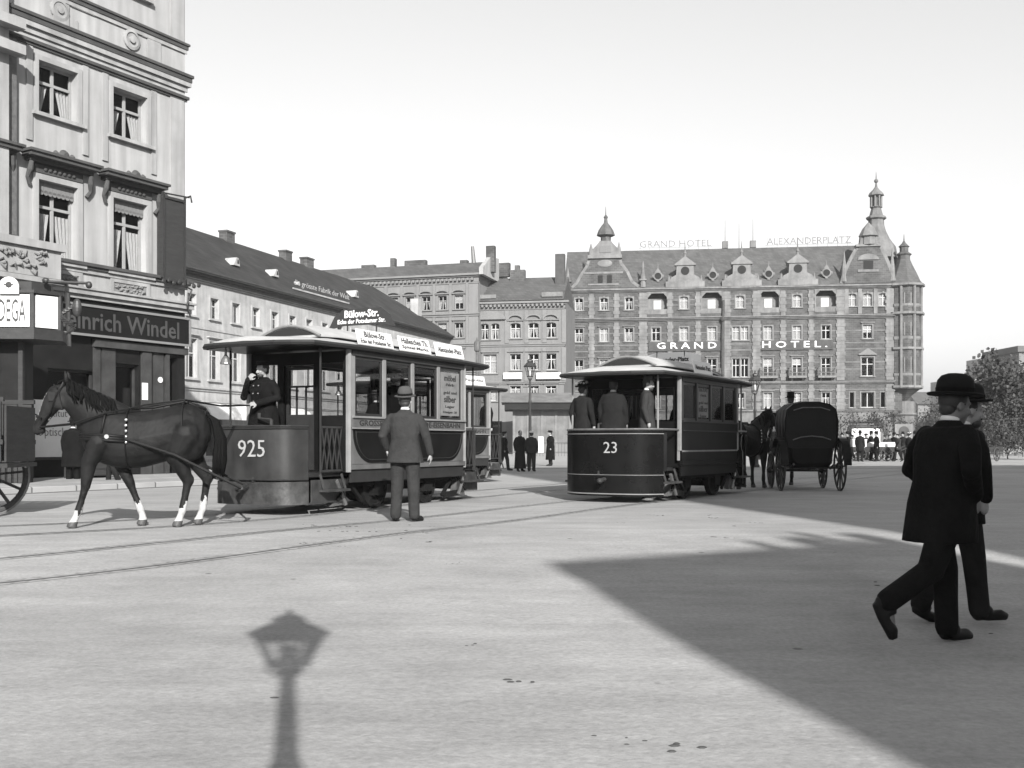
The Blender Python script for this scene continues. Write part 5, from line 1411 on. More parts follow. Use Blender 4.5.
def person(label, loc, rotz, h=1.75, pose=None, coat='black_cloth', trousers='dark_cloth', coat_len=.78, hat='bowler', hatmat='felt_black', skin='skin', beard=None,
           vox=.011, group=None, collar=True, flare=1.0, skirt=False, bulk=1.0, hair='hair', hands=True, hs=1.0):
    P = dict(head=V(.03,0,1.595), yaw=0, pitch=0, neck=V(0,0,1.47), chest=V(0,0,1.30), waist=V(0,0,1.08), pelvis=V(0,0,.94),
             sh={-1:V(-.01,-.185,1.405),1:V(-.01,.185,1.405)}, el={-1:V(-.04,-.245,1.13),1:V(-.04,.245,1.13)}, wr={-1:V(.04,-.25,.88),1:V(.04,.25,.88)},
             hd={-1:V(.15,0,-1),1:V(.15,0,-1)}, hn={-1:V(0,1,0),1:V(0,-1,0)}, hip={-1:V(0,-.095,.92),1:V(0,.095,.92)}, kn={-1:V(.03,-.10,.49),1:V(.03,.10,.49)},
             an={-1:V(-.02,-.10,.09),1:V(-.02,.10,.09)}, toe={-1:V(.14,-.13,.035),1:V(.14,.13,.035)}, curl=.5)
    for k, v in (pose or {}).items(): P[k] = {**P[k], **v} if isinstance(v, dict) else v
    sc = h/1.75
    t = thing('person', label, 'person', loc, rotz, group); t.scale = (sc,)*3
    # --- body: one continuous skin
    m = MB()
    head(m, P['head'], P['yaw'], P['pitch'])
    limb(m, [P['neck']-V(0,0,.06), P['neck']+V(.005,0,.0), P['head']+V(-.015,0,-.05)], [.062,.055,.052])
    torso(m, [(*P['pelvis'], .08,.12),(*P['waist'], .075,.10),(*P['chest'], .085,.13),(*(P['chest']+(P['neck']-P['chest'])*.5), .075,.14),(*P['neck'], .045,.05)])
    for s_ in (-1, 1):
        limb(m, [P['sh'][s_]-V(0,s_*.04,.055), P['el'][s_], P['wr'][s_]], [.040,.036,.026])
        if hands: hand(m, P['wr'][s_], P['hd'][s_], P['hn'][s_], s_, 1.0, P['curl'])
        else: m.ell(P['wr'][s_]+Vector(P['hd'][s_]).normalized()*.06, .035,.03,.06)
        limb(m, [P['hip'][s_], P['kn'][s_], P['an'][s_]], [.062,.045,.034])
        limb(m, [P['an'][s_]-V(0,0,.03), P['toe'][s_]], [.035,.028])
    fused(m, 'body', M[skin], vox if not hands else min(vox, .0085), 1, None, t)
    # --- hair, beard
    Mt = Matrix.Translation(P['head']) @ Matrix.Rotation(P['yaw'], 4, 'Z') @ Matrix.Rotation(P['pitch'], 4, 'Y')
    m = MB(M=Mt)
    m.ell((-.022,0,.032), .096, .083, .090, 14, 10); m.ell((-.055,0,-.03), .05, .065, .05, 12, 8)
    if hat == 'ladies': m.ell((-.09,0,.0), .05,.05,.05)
    m.build('hair', M[hair], t, smooth=True)
    if beard:
        m = MB(M=Mt); m.ell((.045,0,-.09), .052,.054,.042); m.ell((.088,0,-.056), .014,.032,.010); m.build('beard', M[beard], t, smooth=True)
    # --- trousers
    if not skirt:
        m = MB()
        torso(m, [(*(P['waist']-V(0,0,.03)), .115,.15),(*P['pelvis'], .125,.17),(*(P['pelvis']-V(0,0,.07)), .115,.165)])
        for s_ in (-1, 1):
            hp, kn, an = P['hip'][s_], P['kn'][s_], P['an'][s_]
            limb(m, [hp, hp.lerp(kn,.5), kn, kn.lerp(an,.5), an+(an-kn).normalized()*.0], [.112,.098,.086,.078,.076])
        fused(m, 'trousers', M[trousers], vox*1.1, 2, None, t)
    # --- shoes
    for s_ in (-1, 1):
        m = MB(); an, to = P['an'][s_], P['toe'][s_]; dn = (to-an); heel = an - Vector((dn.x,dn.y,0)).normalized()*.035 if Vector((dn.x,dn.y,0)).length > .02 else an-V(0,0,.02)
        dirv = (to-heel).normalized(); up = V(0,0,1) - dirv*dirv.z; up = up.normalized() if up.length > .1 else V(1,0,0)
        low = heel - up*.045
        m.tube([an, an-V(0,0,.04)], [.05,.045], 10)
        m.ell(an, .056,.054,.06); m.ell(an-up*.03, .055,.05,.05); m.tube([an+V(0,0,.03), an.lerp(to,.45)], [.05,.045], 10); m.tube([low+up*.01, low.lerp(to-up*.0,.5), to-up*.0, to+dirv*.05-up*.005], [.036,.040,.042,.028], 10)
        fused(m, 'shoe', M['leather'], vox, 2, None, t)
    # --- coat or dress
    m = MB()
    pv, wa, ch, ne = P['pelvis'], P['waist'], P['chest'], P['neck']
    b_ = bulk
    rings = []
    if coat_len > .02:
        zb = coat_len; top = pv
        for f in (0, .5, 1):
            z = zb + (pv.z-zb)*f
            off = (1-f)
            cx = (P['kn'][-1].x+P['kn'][1].x)/2*off*.45 + pv.x*(1-off*.45); cy = pv.y
            sp = max(abs(P['kn'][-1].x-P['kn'][1].x), 0)*off*.16*(1 if not skirt else .6)
            rings.append((cx, cy, z, (.15+.03*off*flare)*b_+sp, (.20+.035*off*flare)*b_))
    rings += [(wa.x, wa.y, wa.z, .132*b_, .172*b_), (ch.x+.005, ch.y, ch.z-.04, .150*b_, .195*b_)]
    s4 = ch.lerp(ne, .55); rings += [(s4.x, s4.y, s4.z, .118*b_, .205), ((s4.x+ne.x)/2, ne.y, s4.z+(ne.z-s4.z)*.45, .098*b_, .175),(ne.x-.005, ne.y, ne.z-.03, .080, .108), (ne.x, ne.y, ne.z+.012, .064, .066)]
    torso(m, rings)
    for s_ in (-1, 1):
        sh, el, wr = P['sh'][s_], P['el'][s_], P['wr'][s_]
        limb(m, [sh-V(0,s_*.022,.028), sh.lerp(el,.5), el, el.lerp(wr,.55), wr-(wr-el).normalized()*.01], [.066,.070,.062,.055,.049])
    # folds
    fused(m, 'dress' if skirt else 'coat', M[coat], vox, 2, None, t)
    if collar:
        m = MB(); c = ne+V(.006,0,.028); m.tube([c+V(-.004,0,-.028), c+V(.004,0,.002)], [.062,.058], 14); m.build('collar', M['linen'], t, smooth=True)
    if hat:
        Mh = Mt @ Matrix.Translation((-.012,0,.062)) @ Matrix.Rotation(R(-5), 4, 'Y') @ Matrix.Diagonal((1.04*hs,.92*hs,.95*min(hs,1.05),1))
        m = MB(M=Mh); m.lathe(HATS[hat], (0,0,0), 22)
        if hat in ('cap','stiff'):
            m.loft([[(.06,-.08,.0),(.06,.08,.0),(.06,.08,.008),(.06,-.08,.008)],[(.135,-.05,-.012),(.135,.05,-.012),(.135,.05,-.006),(.135,-.05,-.006)]])
        ho = m.build('hat', M[hatmat], t, smooth=True, auto=True)
        if hat in ('bowler','top','straw'):
            m = MB(M=Mh); m.lathe([(.107 if hat=='bowler' else .101,.018),(.109 if hat=='bowler' else .102,.05)], (0,0,0), 22, caps=False); m.build('hat_band', M['black_cloth'], ho)
        if hat == 'ladies':
            m = MB(M=Mh)
            for k in range(9): a = k*.7; m.ell((.08*math.cos(a), .08*math.sin(a), .07+.01*(k%3)), .035,.035,.03, 8, 6)
            m.build('hat_trimming', M['linen'], ho)
    return t
def buttons(t, pts, mt='brass', r=.014):
    for p in pts:
        m = MB(); m.ell(p, r, r, r, 8, 6); m.build('button', M[mt], t)

# the two walkers in the right foreground
gy = g(6.8)
PA = person('nearer of the two walkers, in bowler hat and long black coat, right foreground', (X(944,6.8), 6.8, gy), R(24), 1.74,
    dict(head=V(.10,0,1.565), neck=V(.045,0,1.455), chest=V(.02,0,1.30), waist=V(-.01,0,1.08), pelvis=V(-.02,0,.93), yaw=R(-14), pitch=R(8),
         sh={-1:V(.02,-.19,1.40),1:V(.02,.19,1.40)}, el={-1:V(-.10,-.31,1.15),1:V(.04,.33,1.14)}, wr={-1:V(.06,-.20,.98),1:V(.16,.18,.97)}, hd={-1:V(.3,.2,-1),1:V(.1,0,-1)},
         hip={-1:V(-.02,-.09,.91),1:V(-.02,.09,.91)}, kn={-1:V(-.22,-.10,.51),1:V(.10,.09,.48)}, an={-1:V(-.57,-.10,.34),1:V(.12,.09,.09)}, toe={-1:V(-.55,-.11,.15),1:V(.30,.10,.035)}),
    coat='black_cloth', trousers='black_cloth', coat_len=.68, hat='bowler', hatmat='felt_black', skin='skin_dark', vox=.011, flare=-.1, bulk=1.14, hands=False, hs=1.12)
PB = person('farther of the two walkers, bearded, in bowler hat, half hidden by the first, right foreground', (X(955,7.5), 7.5, g(7.5)), R(16), 1.70,
    dict(head=V(.12,0,1.565), neck=V(.055,0,1.455), chest=V(.02,0,1.30), waist=V(0,0,1.08), pelvis=V(0,0,.93), yaw=R(-18), pitch=R(3),
         sh={-1:V(.02,-.19,1.40),1:V(.02,.19,1.40)}, el={-1:V(.0,-.29,1.15),1:V(-.05,.25,1.14)}, wr={-1:V(.07,-.24,.93),1:V(.1,.2,.92)}, hd={-1:V(-.1,.2,-1),1:V(.1,0,-1)},
         kn={-1:V(.08,-.10,.50),1:V(-.06,.10,.50)}, an={-1:V(.13,-.10,.11),1:V(-.22,.10,.14)}, toe={-1:V(.30,-.12,.07),1:V(-.10,.11,.03)}),
    coat='black_cloth', trousers='dark_cloth', coat_len=.74, hat='bowler', hatmat='felt_black', skin='skin', vox=.012, flare=.0, bulk=1.06, beard='hair', hands=False, hs=1.1)
m = MB(); m.lathe([(.016,0),(.020,.004),(.016,.008),(.010,.006)], (.166,-.06,1.30), 12, 'x'); m.build('lapel_button', M['linen'], PB)

# man standing beside the first tram, back to the camera
PC = person('man in charcoal suit and round hat standing by the open tram, back turned', (X(405,14.3), 14.3, 0), R(82), 1.80,
    dict(yaw=R(0), pitch=R(-4), el={-1:V(-.03,-.29,1.13),1:V(-.06,.29,1.14)}, wr={-1:V(.06,-.33,.90),1:V(.08,.27,.96)}, hd={-1:V(.25,-.05,-1),1:V(.4,-.2,-1)},
         kn={-1:V(.02,-.11,.49),1:V(.02,.11,.49)}, an={-1:V(-.02,-.13,.09),1:V(-.02,.12,.09)}, toe={-1:V(.13,-.18,.035),1:V(.13,.17,.035)}, sh={-1:V(-.01,-.2,1.40),1:V(-.01,.2,1.40)}),
    coat='grey_cloth', trousers='grey_cloth', coat_len=.78, hat='bowler', hatmat='felt', skin='skin', vox=.011, flare=.9, bulk=1.08)

# driver of tram 925, hand raised to his mouth
def tram_pt(c, ang, x, y, z):
    return (c.x+x*math.cos(ang)-y*math.sin(ang), c.y+x*math.sin(ang)+y*math.cos(ang), z)
loc = tram_pt(c925, a925, CL1/2+.72, -.12, .62)
PD = person('tram driver in dark greatcoat on the front platform of 925, hand raised to his face', loc, a925-R(4), 1.72,
    dict(yaw=R(-12), pitch=R(4), el={-1:V(.06,-.36,1.18),1:V(.02,.30,1.15)}, wr={-1:V(.20,-.13,1.44),1:V(.28,.12,1.06)}, hd={-1:V(-.25,.75,.85),1:V(.9,-.45,-.1)}, hn={-1:V(-.8,0,-.1),1:V(0,-.6,-.7)}, curl=1.1),
    coat='black_cloth', trousers='black_cloth', coat_len=.60, hat='cap', hatmat='felt_black', skin='skin', vox=.011, bulk=1.16, beard='hair', collar=False)
buttons(PD, [(.175,-.05,1.34),(.185,-.05,1.22),(.175,-.05,1.10),(.172,.05,1.34),(.182,.05,1.22)])
# passengers inside tram 925
loc = tram_pt(c925, a925, -.45, .35, .62)
PE = person('white-bearded man in peaked cap inside tram 925, behind the third window', loc, a925+R(70), 1.74, dict(yaw=R(8), pitch=R(4)), coat='black_cloth', hat='stiff', hatmat='mid_cloth', skin='skin', beard='linen', vox=.016, hands=False)
loc = tram_pt(c925, a925, .55, .62, .52)
PS = person('small passenger with pale face behind the second window of tram 925', loc, a925+R(160), 1.45, dict(), coat='dark_cloth', hat='straw', hatmat='mid_cloth', vox=.018, hands=False)

# rear platform of tram 23: woman, man, conductor
q = lambda x, y: tram_pt(c23, a23, x, y, .60)
xb = -CL2/2
person('woman in trimmed dark hat on the rear platform of tram 23', q(xb-.76, .66), a23+R(-8), 1.60, dict(yaw=R(-10)), coat='dark_cloth', skirt=True, coat_len=.08, hat='ladies', hatmat='felt_black', vox=.014, flare=2.2, bulk=.9, hands=False)
person('broad man in dark coat on the platform of tram 23, between woman and conductor', q(xb-.78, .02), a23+R(10), 1.66, dict(yaw=R(-5), pitch=R(8)), coat='dark_cloth', coat_len=.65, hat='cap', hatmat='felt_black', skin='skin_dark', vox=.014, bulk=1.2, hands=False)
person('conductor in grey tunic and stiff cap on the rear platform of tram 23', q(xb-.72, -.62), a23+R(-68), 1.68, dict(yaw=R(-8), pitch=R(6)), coat='grey_cloth', coat_len=.7, hat='stiff', hatmat='felt', skin='skin', vox=.013, bulk=1.0, hands=False, beard='hair')
loc = tram_pt(c23, a23, .5, -.2, .5); person('dim passenger inside tram 23, seen through its third window', loc, a23, 1.6, dict(), coat='black_cloth', hat='bowler', vox=.018, hands=False)
# figure on the end platform of the third tram
a3 = math.atan2(f3.y, f3.x)
loc = tram_pt(c3, a3, -1.6-.45, .55, .60); person('dark figure on the end platform of the third tram', loc, a3+R(150), 1.80, dict(), coat='black_cloth', coat_len=.45, hat='cap', vox=.018, hands=False, bulk=1.15)
loc = tram_pt(c3, a3, -.9, .2, .62); person('passenger in a pale cap inside the third tram, seen through its end window', loc, a3+R(60), 1.55, dict(), coat='dark_cloth', hat='straw', hatmat='linen', vox=.02, hands=False)

# bystanders in the middle distance, between the trams
walk = dict(kn={-1:V(.12,-.1,.5),1:V(-.06,.1,.5)}, an={-1:V(.16,-.1,.1),1:V(-.24,.1,.14)}, toe={-1:V(.33,-.11,.06),1:V(-.12,.11,.04)}, el={-1:V(-.12,-.25,1.14),1:V(.08,.25,1.14)}, wr={-1:V(-.06,-.24,.92),1:V(.22,.2,.95)})
def by(label, px, foot, hpx, rot, **k):
    d = F*CAMH/(foot-HZ); h = hpx/F*d; h = min(max(h, 1.25), 1.85)
    return person(label, (X(px,d), d, 0), rot, h, vox=.02, hands=False, **k)
by('boy in short dark jacket walking right, beside the end of the third tram', 504, 471, 40, R(20), pose=walk, coat='dark_cloth', trousers='grey_cloth', hat='cap')
by('woman in long dark shawl and skirt beside the boy in a white cap', 520, 471.5, 42, R(-60), coat='dark_cloth', skirt=True, coat_len=.12, flare=1.6, hat=None)
by('boy in white cap and grey suit standing right of the woman in the shawl', 531.5, 471.5, 41, R(80), coat='grey_cloth', trousers='grey_cloth', hat='cap', hatmat='linen')
pk = by('person in long dark overcoat and flat hat before the low market hall', 550.5, 466, 36, R(190), coat='black_cloth', coat_len=.3, hat='straw', hatmat='felt_black', trousers='dark_cloth', bulk=1.25)
bd_ = MB(); bd_.box(-.12,-.02,0,.12,.02,.75); o = bd_.build('white_board', M['white'], None, loc=(pk.location.x-.45, pk.location.y-.1, .62)); tag(o, 'blank white board held at the side of the person in the long dark overcoat', 'board')
# pavement in front of the shops, behind the first horse
by('heavy dark person standing on the pavement beside the white optician board', 73, 484, 66, R(100), coat='black_cloth', coat_len=.45, hat='bowler', trousers='black_cloth', bulk=1.3)
by('man in dark clothes striding left on the pavement, behind the belly of the horse', 112, 485, 62, R(175), pose=walk, coat='dark_cloth', hat='bowler', trousers='dark_cloth')
# ---------------------------------------------------------------- horses
def horse(label, loc, rotz, pose='walk', socks=True, harness=True, vox=.018, scale=1.0, coat='coat_bay'):
    t = thing('horse', label, 'horse', loc, rotz, 'draught horses'); t.scale = (scale,)*3
    m = MB()
    # trunk along x: deep chest, tucked belly, muscled croup
    tr = [(-.80,1.22,.06,.10),(-.74,1.24,.17,.20),(-.62,1.25,.25,.28),(-.45,1.24,.28,.325),(-.22,1.18,.28,.33),(.02,1.13,.29,.345),(.24,1.13,.275,.36),(.44,1.17,.245,.37),(.60,1.18,.20,.32),(.72,1.18,.13,.22),(.77,1.18,.06,.12)]
    rings = []; tr = [(x, z-.01, ry*1.05, rz*1.05) for x, z, ry, rz in tr]
    for x, z, ry, rz in tr:
        rings.append([(x, ry*math.cos(2*PI*k/20)*(1 if math.sin(2*PI*k/20) < .3 else .92), z+rz*math.sin(2*PI*k/20)) for k in range(20)])
    m.loft(rings)
    m.ell((.36,0,1.42), .24,.09,.14); m.ell((-.48,0,1.42), .26,.20,.16)
    for s_ in (-1, 1): m.ell((-.58,s_*.10,1.14), .20,.15,.30); m.ell((.46,s_*.125,1.12), .18,.11,.28)
    # neck and head
    nk = [(.42,1.26,.16,.36),(.58,1.40,.14,.31),(.74,1.54,.115,.245),(.88,1.65,.095,.19),(.98,1.72,.085,.145)]
    rr = []
    for i, (x, z, ry, rz) in enumerate(nk):
        d_ = Vector((.75,0,.62)).normalized(); u_ = Vector((-.62,0,.75))
        rr.append([Vector((x,0,z))+Vector((0,1,0))*ry*math.cos(2*PI*k/16)+u_*rz*math.sin(2*PI*k/16) for k in range(16)])
    m.loft(rr)
    hd = [(.95,1.78,.075,.10),(1.04,1.72,.088,.14),(1.13,1.58,.078,.125),(1.22,1.42,.060,.085),(1.29,1.30,.055,.070),(1.33,1.22,.050,.062),(1.34,1.18,.035,.04)]
    rr = []
    dn = Vector((.42,0,-.9)).normalized(); up = Vector((.9,0,.42)).normalized()
    for x, z, ry, rz in hd: rr.append([Vector((x,0,z))+Vector((0,1,0))*ry*math.cos(2*PI*k/14)+up*rz*math.sin(2*PI*k/14) for k in range(14)])
    m.loft(rr)
    m.ell((1.26,0,1.23), .05,.045,.05)
    for s_ in (-1, 1):
        m.tube([(.95,s_*.055,1.83),(.955,s_*.07,1.92),(.975,s_*.062,2.0)], [.030,.032,.006], 8)
        m.ell((1.10,s_*.072,1.67), .03,.018,.026); m.ell((1.34,s_*.034,1.235), .018,.016,.02)
        m.ell((1.04,s_*.06,1.58), .085,.03,.10)
    # legs: forearm - wrist - cannon - fetlock - hoof
    if pose == 'walk':
        fore = {1:[(.52,1.08),(.66,.82),(.70,.53),(.79,.20),(.84,.09)], -1:[(.44,1.08),(.34,.82),(.22,.54),(.09,.20),(.06,.09)]}
        hind = {1:[(-.52,1.18),(-.40,.90),(-.54,.58),(-.47,.20),(-.43,.09)], -1:[(-.60,1.18),(-.54,.92),(-.74,.60),(-.68,.21),(-.64,.10)]}
    else:
        fore = {s_:[(.50,1.08),(.50,.82),(.50,.53),(.49,.20),(.52,.09)] for s_ in (1,-1)}
        hind = {s_:[(-.56,1.18),(-.48,.90),(-.66,.58),(-.62,.20),(-.58,.09)] for s_ in (1,-1)}
    for s_ in (-1, 1):
        y = .155*s_
        f = fore[s_]; limb(m, [V(f[0][0],y,f[0][1]),V(f[1][0],y,f[1][1]),V(f[2][0],y,f[2][1])], [.15,.10,.062]); m.ell((f[2][0],y,f[2][1]), .062,.055,.07)
        limb(m, [V(f[2][0],y,f[2][1]),V((f[2][0]+f[3][0])/2,y,(f[2][1]+f[3][1])/2),V(f[3][0],y,f[3][1])], [.053,.042,.052])
        limb(m, [V(f[3][0],y,f[3][1]),V(f[4][0],y,f[4][1])], [.042,.046])
        h_ = hind[s_]; limb(m, [V(h_[0][0],y,h_[0][1]),V(h_[1][0],y,h_[1][1]),V(h_[2][0],y,h_[2][1])], [.20,.145,.066]); m.ell((h_[2][0]-.02,y,h_[2][1]+.02), .062,.052,.085)
        limb(m, [V(h_[2][0],y,h_[2][1]),V((h_[2][0]+h_[3][0])/2,y,(h_[2][1]+h_[3][1])/2),V(h_[3][0],y,h_[3][1])], [.058,.047,.054])
        limb(m, [V(h_[3][0],y,h_[3][1]),V(h_[4][0],y,h_[4][1])], [.043,.048])
        for q_ in (f[4], h_[4]): m.tube([(q_[0]-.01,y,q_[1]+.01),(q_[0]+.015,y,q_[1]-.04),(q_[0]+.03,y,q_[1]-.088)], [.050,.060,.070], 10)
    def pick(c):
        if c.z < .075: return 2
        if socks and c.z < (.24 if c.x > .5 else .31)+.05*math.sin(c.x*41+c.y*57)+.03*math.sin(c.y*90): return 1
        if socks and c.x > 1.0 and abs(c.y) < .028 and (c - Vector((1.1,c.y,1.5))).dot(up) > .0 and 1.35 < c.z < 1.72: return 1
        return 0
    fused(m, 'body', [M[coat], M['coat_sock'], M['hoof']], vox, 3, pick, t)
    # mane, forelock, tail: strands
    r = random.Random(11); m = MB()
    for i in range(70):
        f = r.random(); a = Vector((.40,0,1.60)).lerp(Vector((.96,0,1.86)), f) + Vector((0,r.uniform(-.03,.03),r.uniform(-.01,.02)))
        sd = 1 if r.random() < .8 else -1
        m.tube([a, a+V(-.03,sd*.07,-.03), a+V(-.06+r.uniform(-.04,.04),sd*.115,-.14), a+V(-.09+r.uniform(-.06,.06),sd*.12,-.22-r.random()*.08)], [.020,.022,.018,.004], 5)
    for i in range(10): m.tube([(.96,r.uniform(-.03,.03),1.88),(1.05,r.uniform(-.04,.04),1.84),(1.13,r.uniform(-.05,.05),1.68)], [.014,.014,.003], 5)
    m.build('mane', M['mane'], t, smooth=True)
    m = MB()
    for i in range(46):
        dy = r.uniform(-.06,.06); dx = r.uniform(-.05,.05)
        m.tube([(-.76,dy*.4,1.44),(-.86+dx*.5,dy*.7,1.36),(-.93+dx,dy,1.12),(-.92+dx*1.4,dy*1.5,.85),(-.90+dx*1.5,dy*1.2,.60+r.random()*.12)], [.020,.026,.028,.024,.004], 5)
    m.build('tail', M['mane'], t, smooth=True)
    if harness:
        m = MB()
        def girth(x, z, ry, rz, w_, lean=0):
            n = 28; o = []; 
            pts = [(x+lean*math.sin(2*PI*k/n), ry*math.cos(2*PI*k/n), z+rz*math.sin(2*PI*k/n)) for k in range(n+1)]
            m.tube(pts, [(w_,.010)]*(n+1), 6, False)
        girth(.20, 1.13, .292, .372, .03); girth(-.48, 1.27, .292, .33, .02)
        # breast band and neck strap
        pts = [(.20,-.295,1.12),(.50,-.262,1.14),(.68,-.20,1.15),(.795,0,1.15),(.68,.20,1.15),(.50,.262,1.14),(.20,.295,1.12)]
        for dz in (-.03,0,.03): m.tube([(p[0],p[1],p[2]+dz) for p in pts], .022, 6)
        m.tube([(.50,-.262,1.14),(.46,-.2,1.42),(.44,0,1.57),(.46,.2,1.42),(.50,.262,1.14)], .016, 6)
        m.tube([(.2,0,1.51),(-.1,0,1.525),(-.48,0,1.605),(-.75,0,1.50)], .018, 6)
        m.build('harness', M['leather'], t, smooth=True)
        m = MB()
        for s_ in (-1, 1):
            m.tube([(1.27,s_*.062,1.27),(1.14,s_*.09,1.46),(1.07,s_*.10,1.66),(.97,s_*.085,1.82)], .011, 5)
            m.tube([(1.25,s_*.065,1.36),(1.32,s_*.03,1.40)], .011, 5); m.tube([(.99,s_*.06,1.84),(1.04,s_*.09,1.70),(1.0,s_*.085,1.50)], .011, 5)
            m.box(1.07,s_*.098-.004,1.60,1.16,s_*.098+.004,1.71); m.lathe([(.022,0),(.022,.006)], (1.27,s_*.066-.003,1.27), 10, 'y')
        m.tube([(1.245,-.065,1.38),(1.335,0,1.43),(1.245,.065,1.38)], .011, 5); m.tube([(1.05,-.09,1.75),(1.12,0,1.81),(1.05,.09,1.75)], .011, 5)
        m.build('bridle', M['leather'], t)
        m = MB()
        for s_ in (-1, 1):
            for k in range(5): z_ = 1.36-.07*k; m.ell((.19, s_*(.30 if k > 0 else .285), z_), .02,.012,.02, 8, 6)
            m.lathe([(.028,-.01),(.028,.01)], (.42,s_*.285,1.15), 10, 'y')
        m.build('harness_studs', M['brass'], t)
    return t
d = 13.45; hx = X(146, d)
ha = R(180+9)
H1 = horse('bay horse with white socks walking left in harness, drawing tram 925', (hx, d, g(d)), ha, 'walk')
def hp(x, y, z): 
    v = Matrix.Rotation(ha, 3, 'Z') @ Vector((x,y,z)); return (v.x+hx, v.y+d, v.z)
# swingletree and traces from the collar to the tram; reins to the driver's hand
front = tram_pt(c925, a925, CL1/2+1.2+.28, 0, .40)
m = MB()
fv = Vector(front); sw = [fv+Vector((-.25,-.34,-.0)), fv+Vector((.0,.38,.0))]
sw = [Vector(hp(-1.22,.36,.50)), Vector(hp(-1.22,-.36,.50))]
bar = MB(); bar.tube([sw[0], (sw[0]+sw[1])/2, sw[1]], [.022,.034,.022], 8); bar.tube([(sw[0]+sw[1])/2, fv], .02, 6)
tag(bar.build('swingletree', M['iron'], None), 'wooden swingletree bar low behind the walking horse, hooked to tram 925', 'tackle')
tr_ = MB(); tr_.tube([hp(.20,.30,1.12), hp(-.4,.34,.92), sw[0]], .020, 6); tr_.cut(); tr_.tube([hp(.20,-.30,1.12), hp(-.4,-.34,.92), sw[1]], .020, 6)
tt = thing('traces', 'pair of black leather traces slanting from the horse down to tram 925', 'harness', (0,0,0)); tr_.builds('trace', M['leather'], tt)
hand_p = Vector(PD.matrix_basis @ Vector((.36,.06,1.03)))
rn = thing('reins', 'long thin reins running from the bridle over the horse to the driver of tram 925', 'reins', (0,0,0))
mr_ = MB()
for s_ in (-1, 1):
    mr_.cut(); p0 = Vector(hp(1.27,s_*.07,1.27)); p1 = Vector(hp(.45,s_*.22,1.44)); p2 = Vector(hp(-.5,s_*.17,1.62)); 
    mid_ = (p2+hand_p)/2 - Vector((0,0,.04)); mr_.tube([p0, (p0+p1)/2-Vector((0,0,.04)), p1, (p1+p2)/2+Vector((0,0,.02)), p2, mid_, hand_p], .011, 5)
mr_.builds('rein', M['leather'], rn)
# horse of tram 23, seen past its front platform
p = tram_pt(c23, a23, CL2/2+1.0+1.95, -.2, 0)
horse('dark harnessed horse drawing tram 23, its head showing between the tram and the closed cab', p, a23-R(14), 'stand', False, True, .025, 1.0)
# ---------------------------------------------------------------- the closed cab
dc = 24.0; cx = X(806, dc); ca = R(86)
t = thing('hackney_cab', 'black hooded hackney cab with tall thin wheels seen from behind, right of tram 23', 'carriage', (cx, dc, 0), ca)
m = MB()   # hood, folded leather
sec = lambda x, s_: [(x, y*s_, z) for y, z in ((-.62,.95),(-.72,1.15),(-.74,1.55),(-.68,1.82),(-.50,1.94),(-.25,1.985),(.25,1.985),(.50,1.94),(.68,1.82),(.74,1.55),(.72,1.15),(.62,.95))]
m.loft([sec(-.55,.94), sec(-.60,1.0), sec(-.2,1.02), sec(.25,1.02), sec(.55,.97)])
hood = m.build('hood', M['leather'], t, smooth=True, auto=True)
m = MB()
for x in (-.30, .05, .4): m.tube([(p_[0], p_[1]*1.015, p_[2]+.008) for p_ in sec(x,1.015)], .016, 5, False)
m.tube([(-.62, y, z) for y, z in ((-.50,1.80),(-.25,1.86),(.25,1.86),(.50,1.80))], .012, 5)
m.tube([(-.635, y, z) for y, z in ((-.52,1.14),(-.3,1.20),(0,1.225),(.3,1.20),(.52,1.14))], .014, 5); m.build('hood_bow', M['iron_grey'], hood)
m = MB(); bs = lambda x, a, z0, z1: [(x,-a,z1),(x,-a*.92,z0+.1),(x,-a*.75,z0),(x,a*.75,z0),(x,a*.92,z0+.1),(x,a,z1)]
m.loft([bs(-.66,.56,.62,.96), bs(-.55,.62,.52,.96), bs(.0,.64,.48,.96), bs(.6,.62,.52,.92), bs(.75,.6,.6,.9)]); m.build('body', M['tram_dark'], t, smooth=True, auto=True)
m = MB(); m.box(.75,-.5,.62,1.35,.5,.70); m.box(1.05,-.48,.7,1.35,.48,1.18); m.box(.98,-.48,1.14,1.38,.48,1.22); m.prism([(1.35,.6),(1.75,.85),(1.78,.88),(1.38,.66)], -.4, .4); m.build('box_seat', M['tram_dark'], t)
m = MB(); m.tube([(-.45,-.86,.52),(-.45,.86,.52)], .03, 8); m.tube([(1.05,-.8,.42),(1.05,.8,.42)], .03, 8)
for s_ in (-1, 1): m.tube([(-.85,s_*.55,.60),(-.45,s_*.55,.50),(.0,s_*.55,.58)], .03, 6); m.tube([(.7,s_*.5,.52),(1.05,s_*.5,.42),(1.4,s_*.5,.52)], .03, 6)
m.box(-.4,-.04,.46,1.1,.04,.54); m.build('axle_and_springs', M['iron'], t)
def cwheel(m, r, x, y, z, ns=12):
    m.tube([(x+r*math.cos(2*PI*k/28), y, z+r*math.sin(2*PI*k/28)) for k in range(29)], .030, 6, False)
    for k in range(ns): a = 2*PI*k/ns; m.bar((x+.07*math.cos(a), y, z+.07*math.sin(a)), (x+r*math.cos(a), y, z+r*math.sin(a)), .03, .04, (0,1,0))
    m.lathe([(.075,-.07),(.09,0),(.075,.07),(.03,.12)], (x,y,z), 12, 'y')
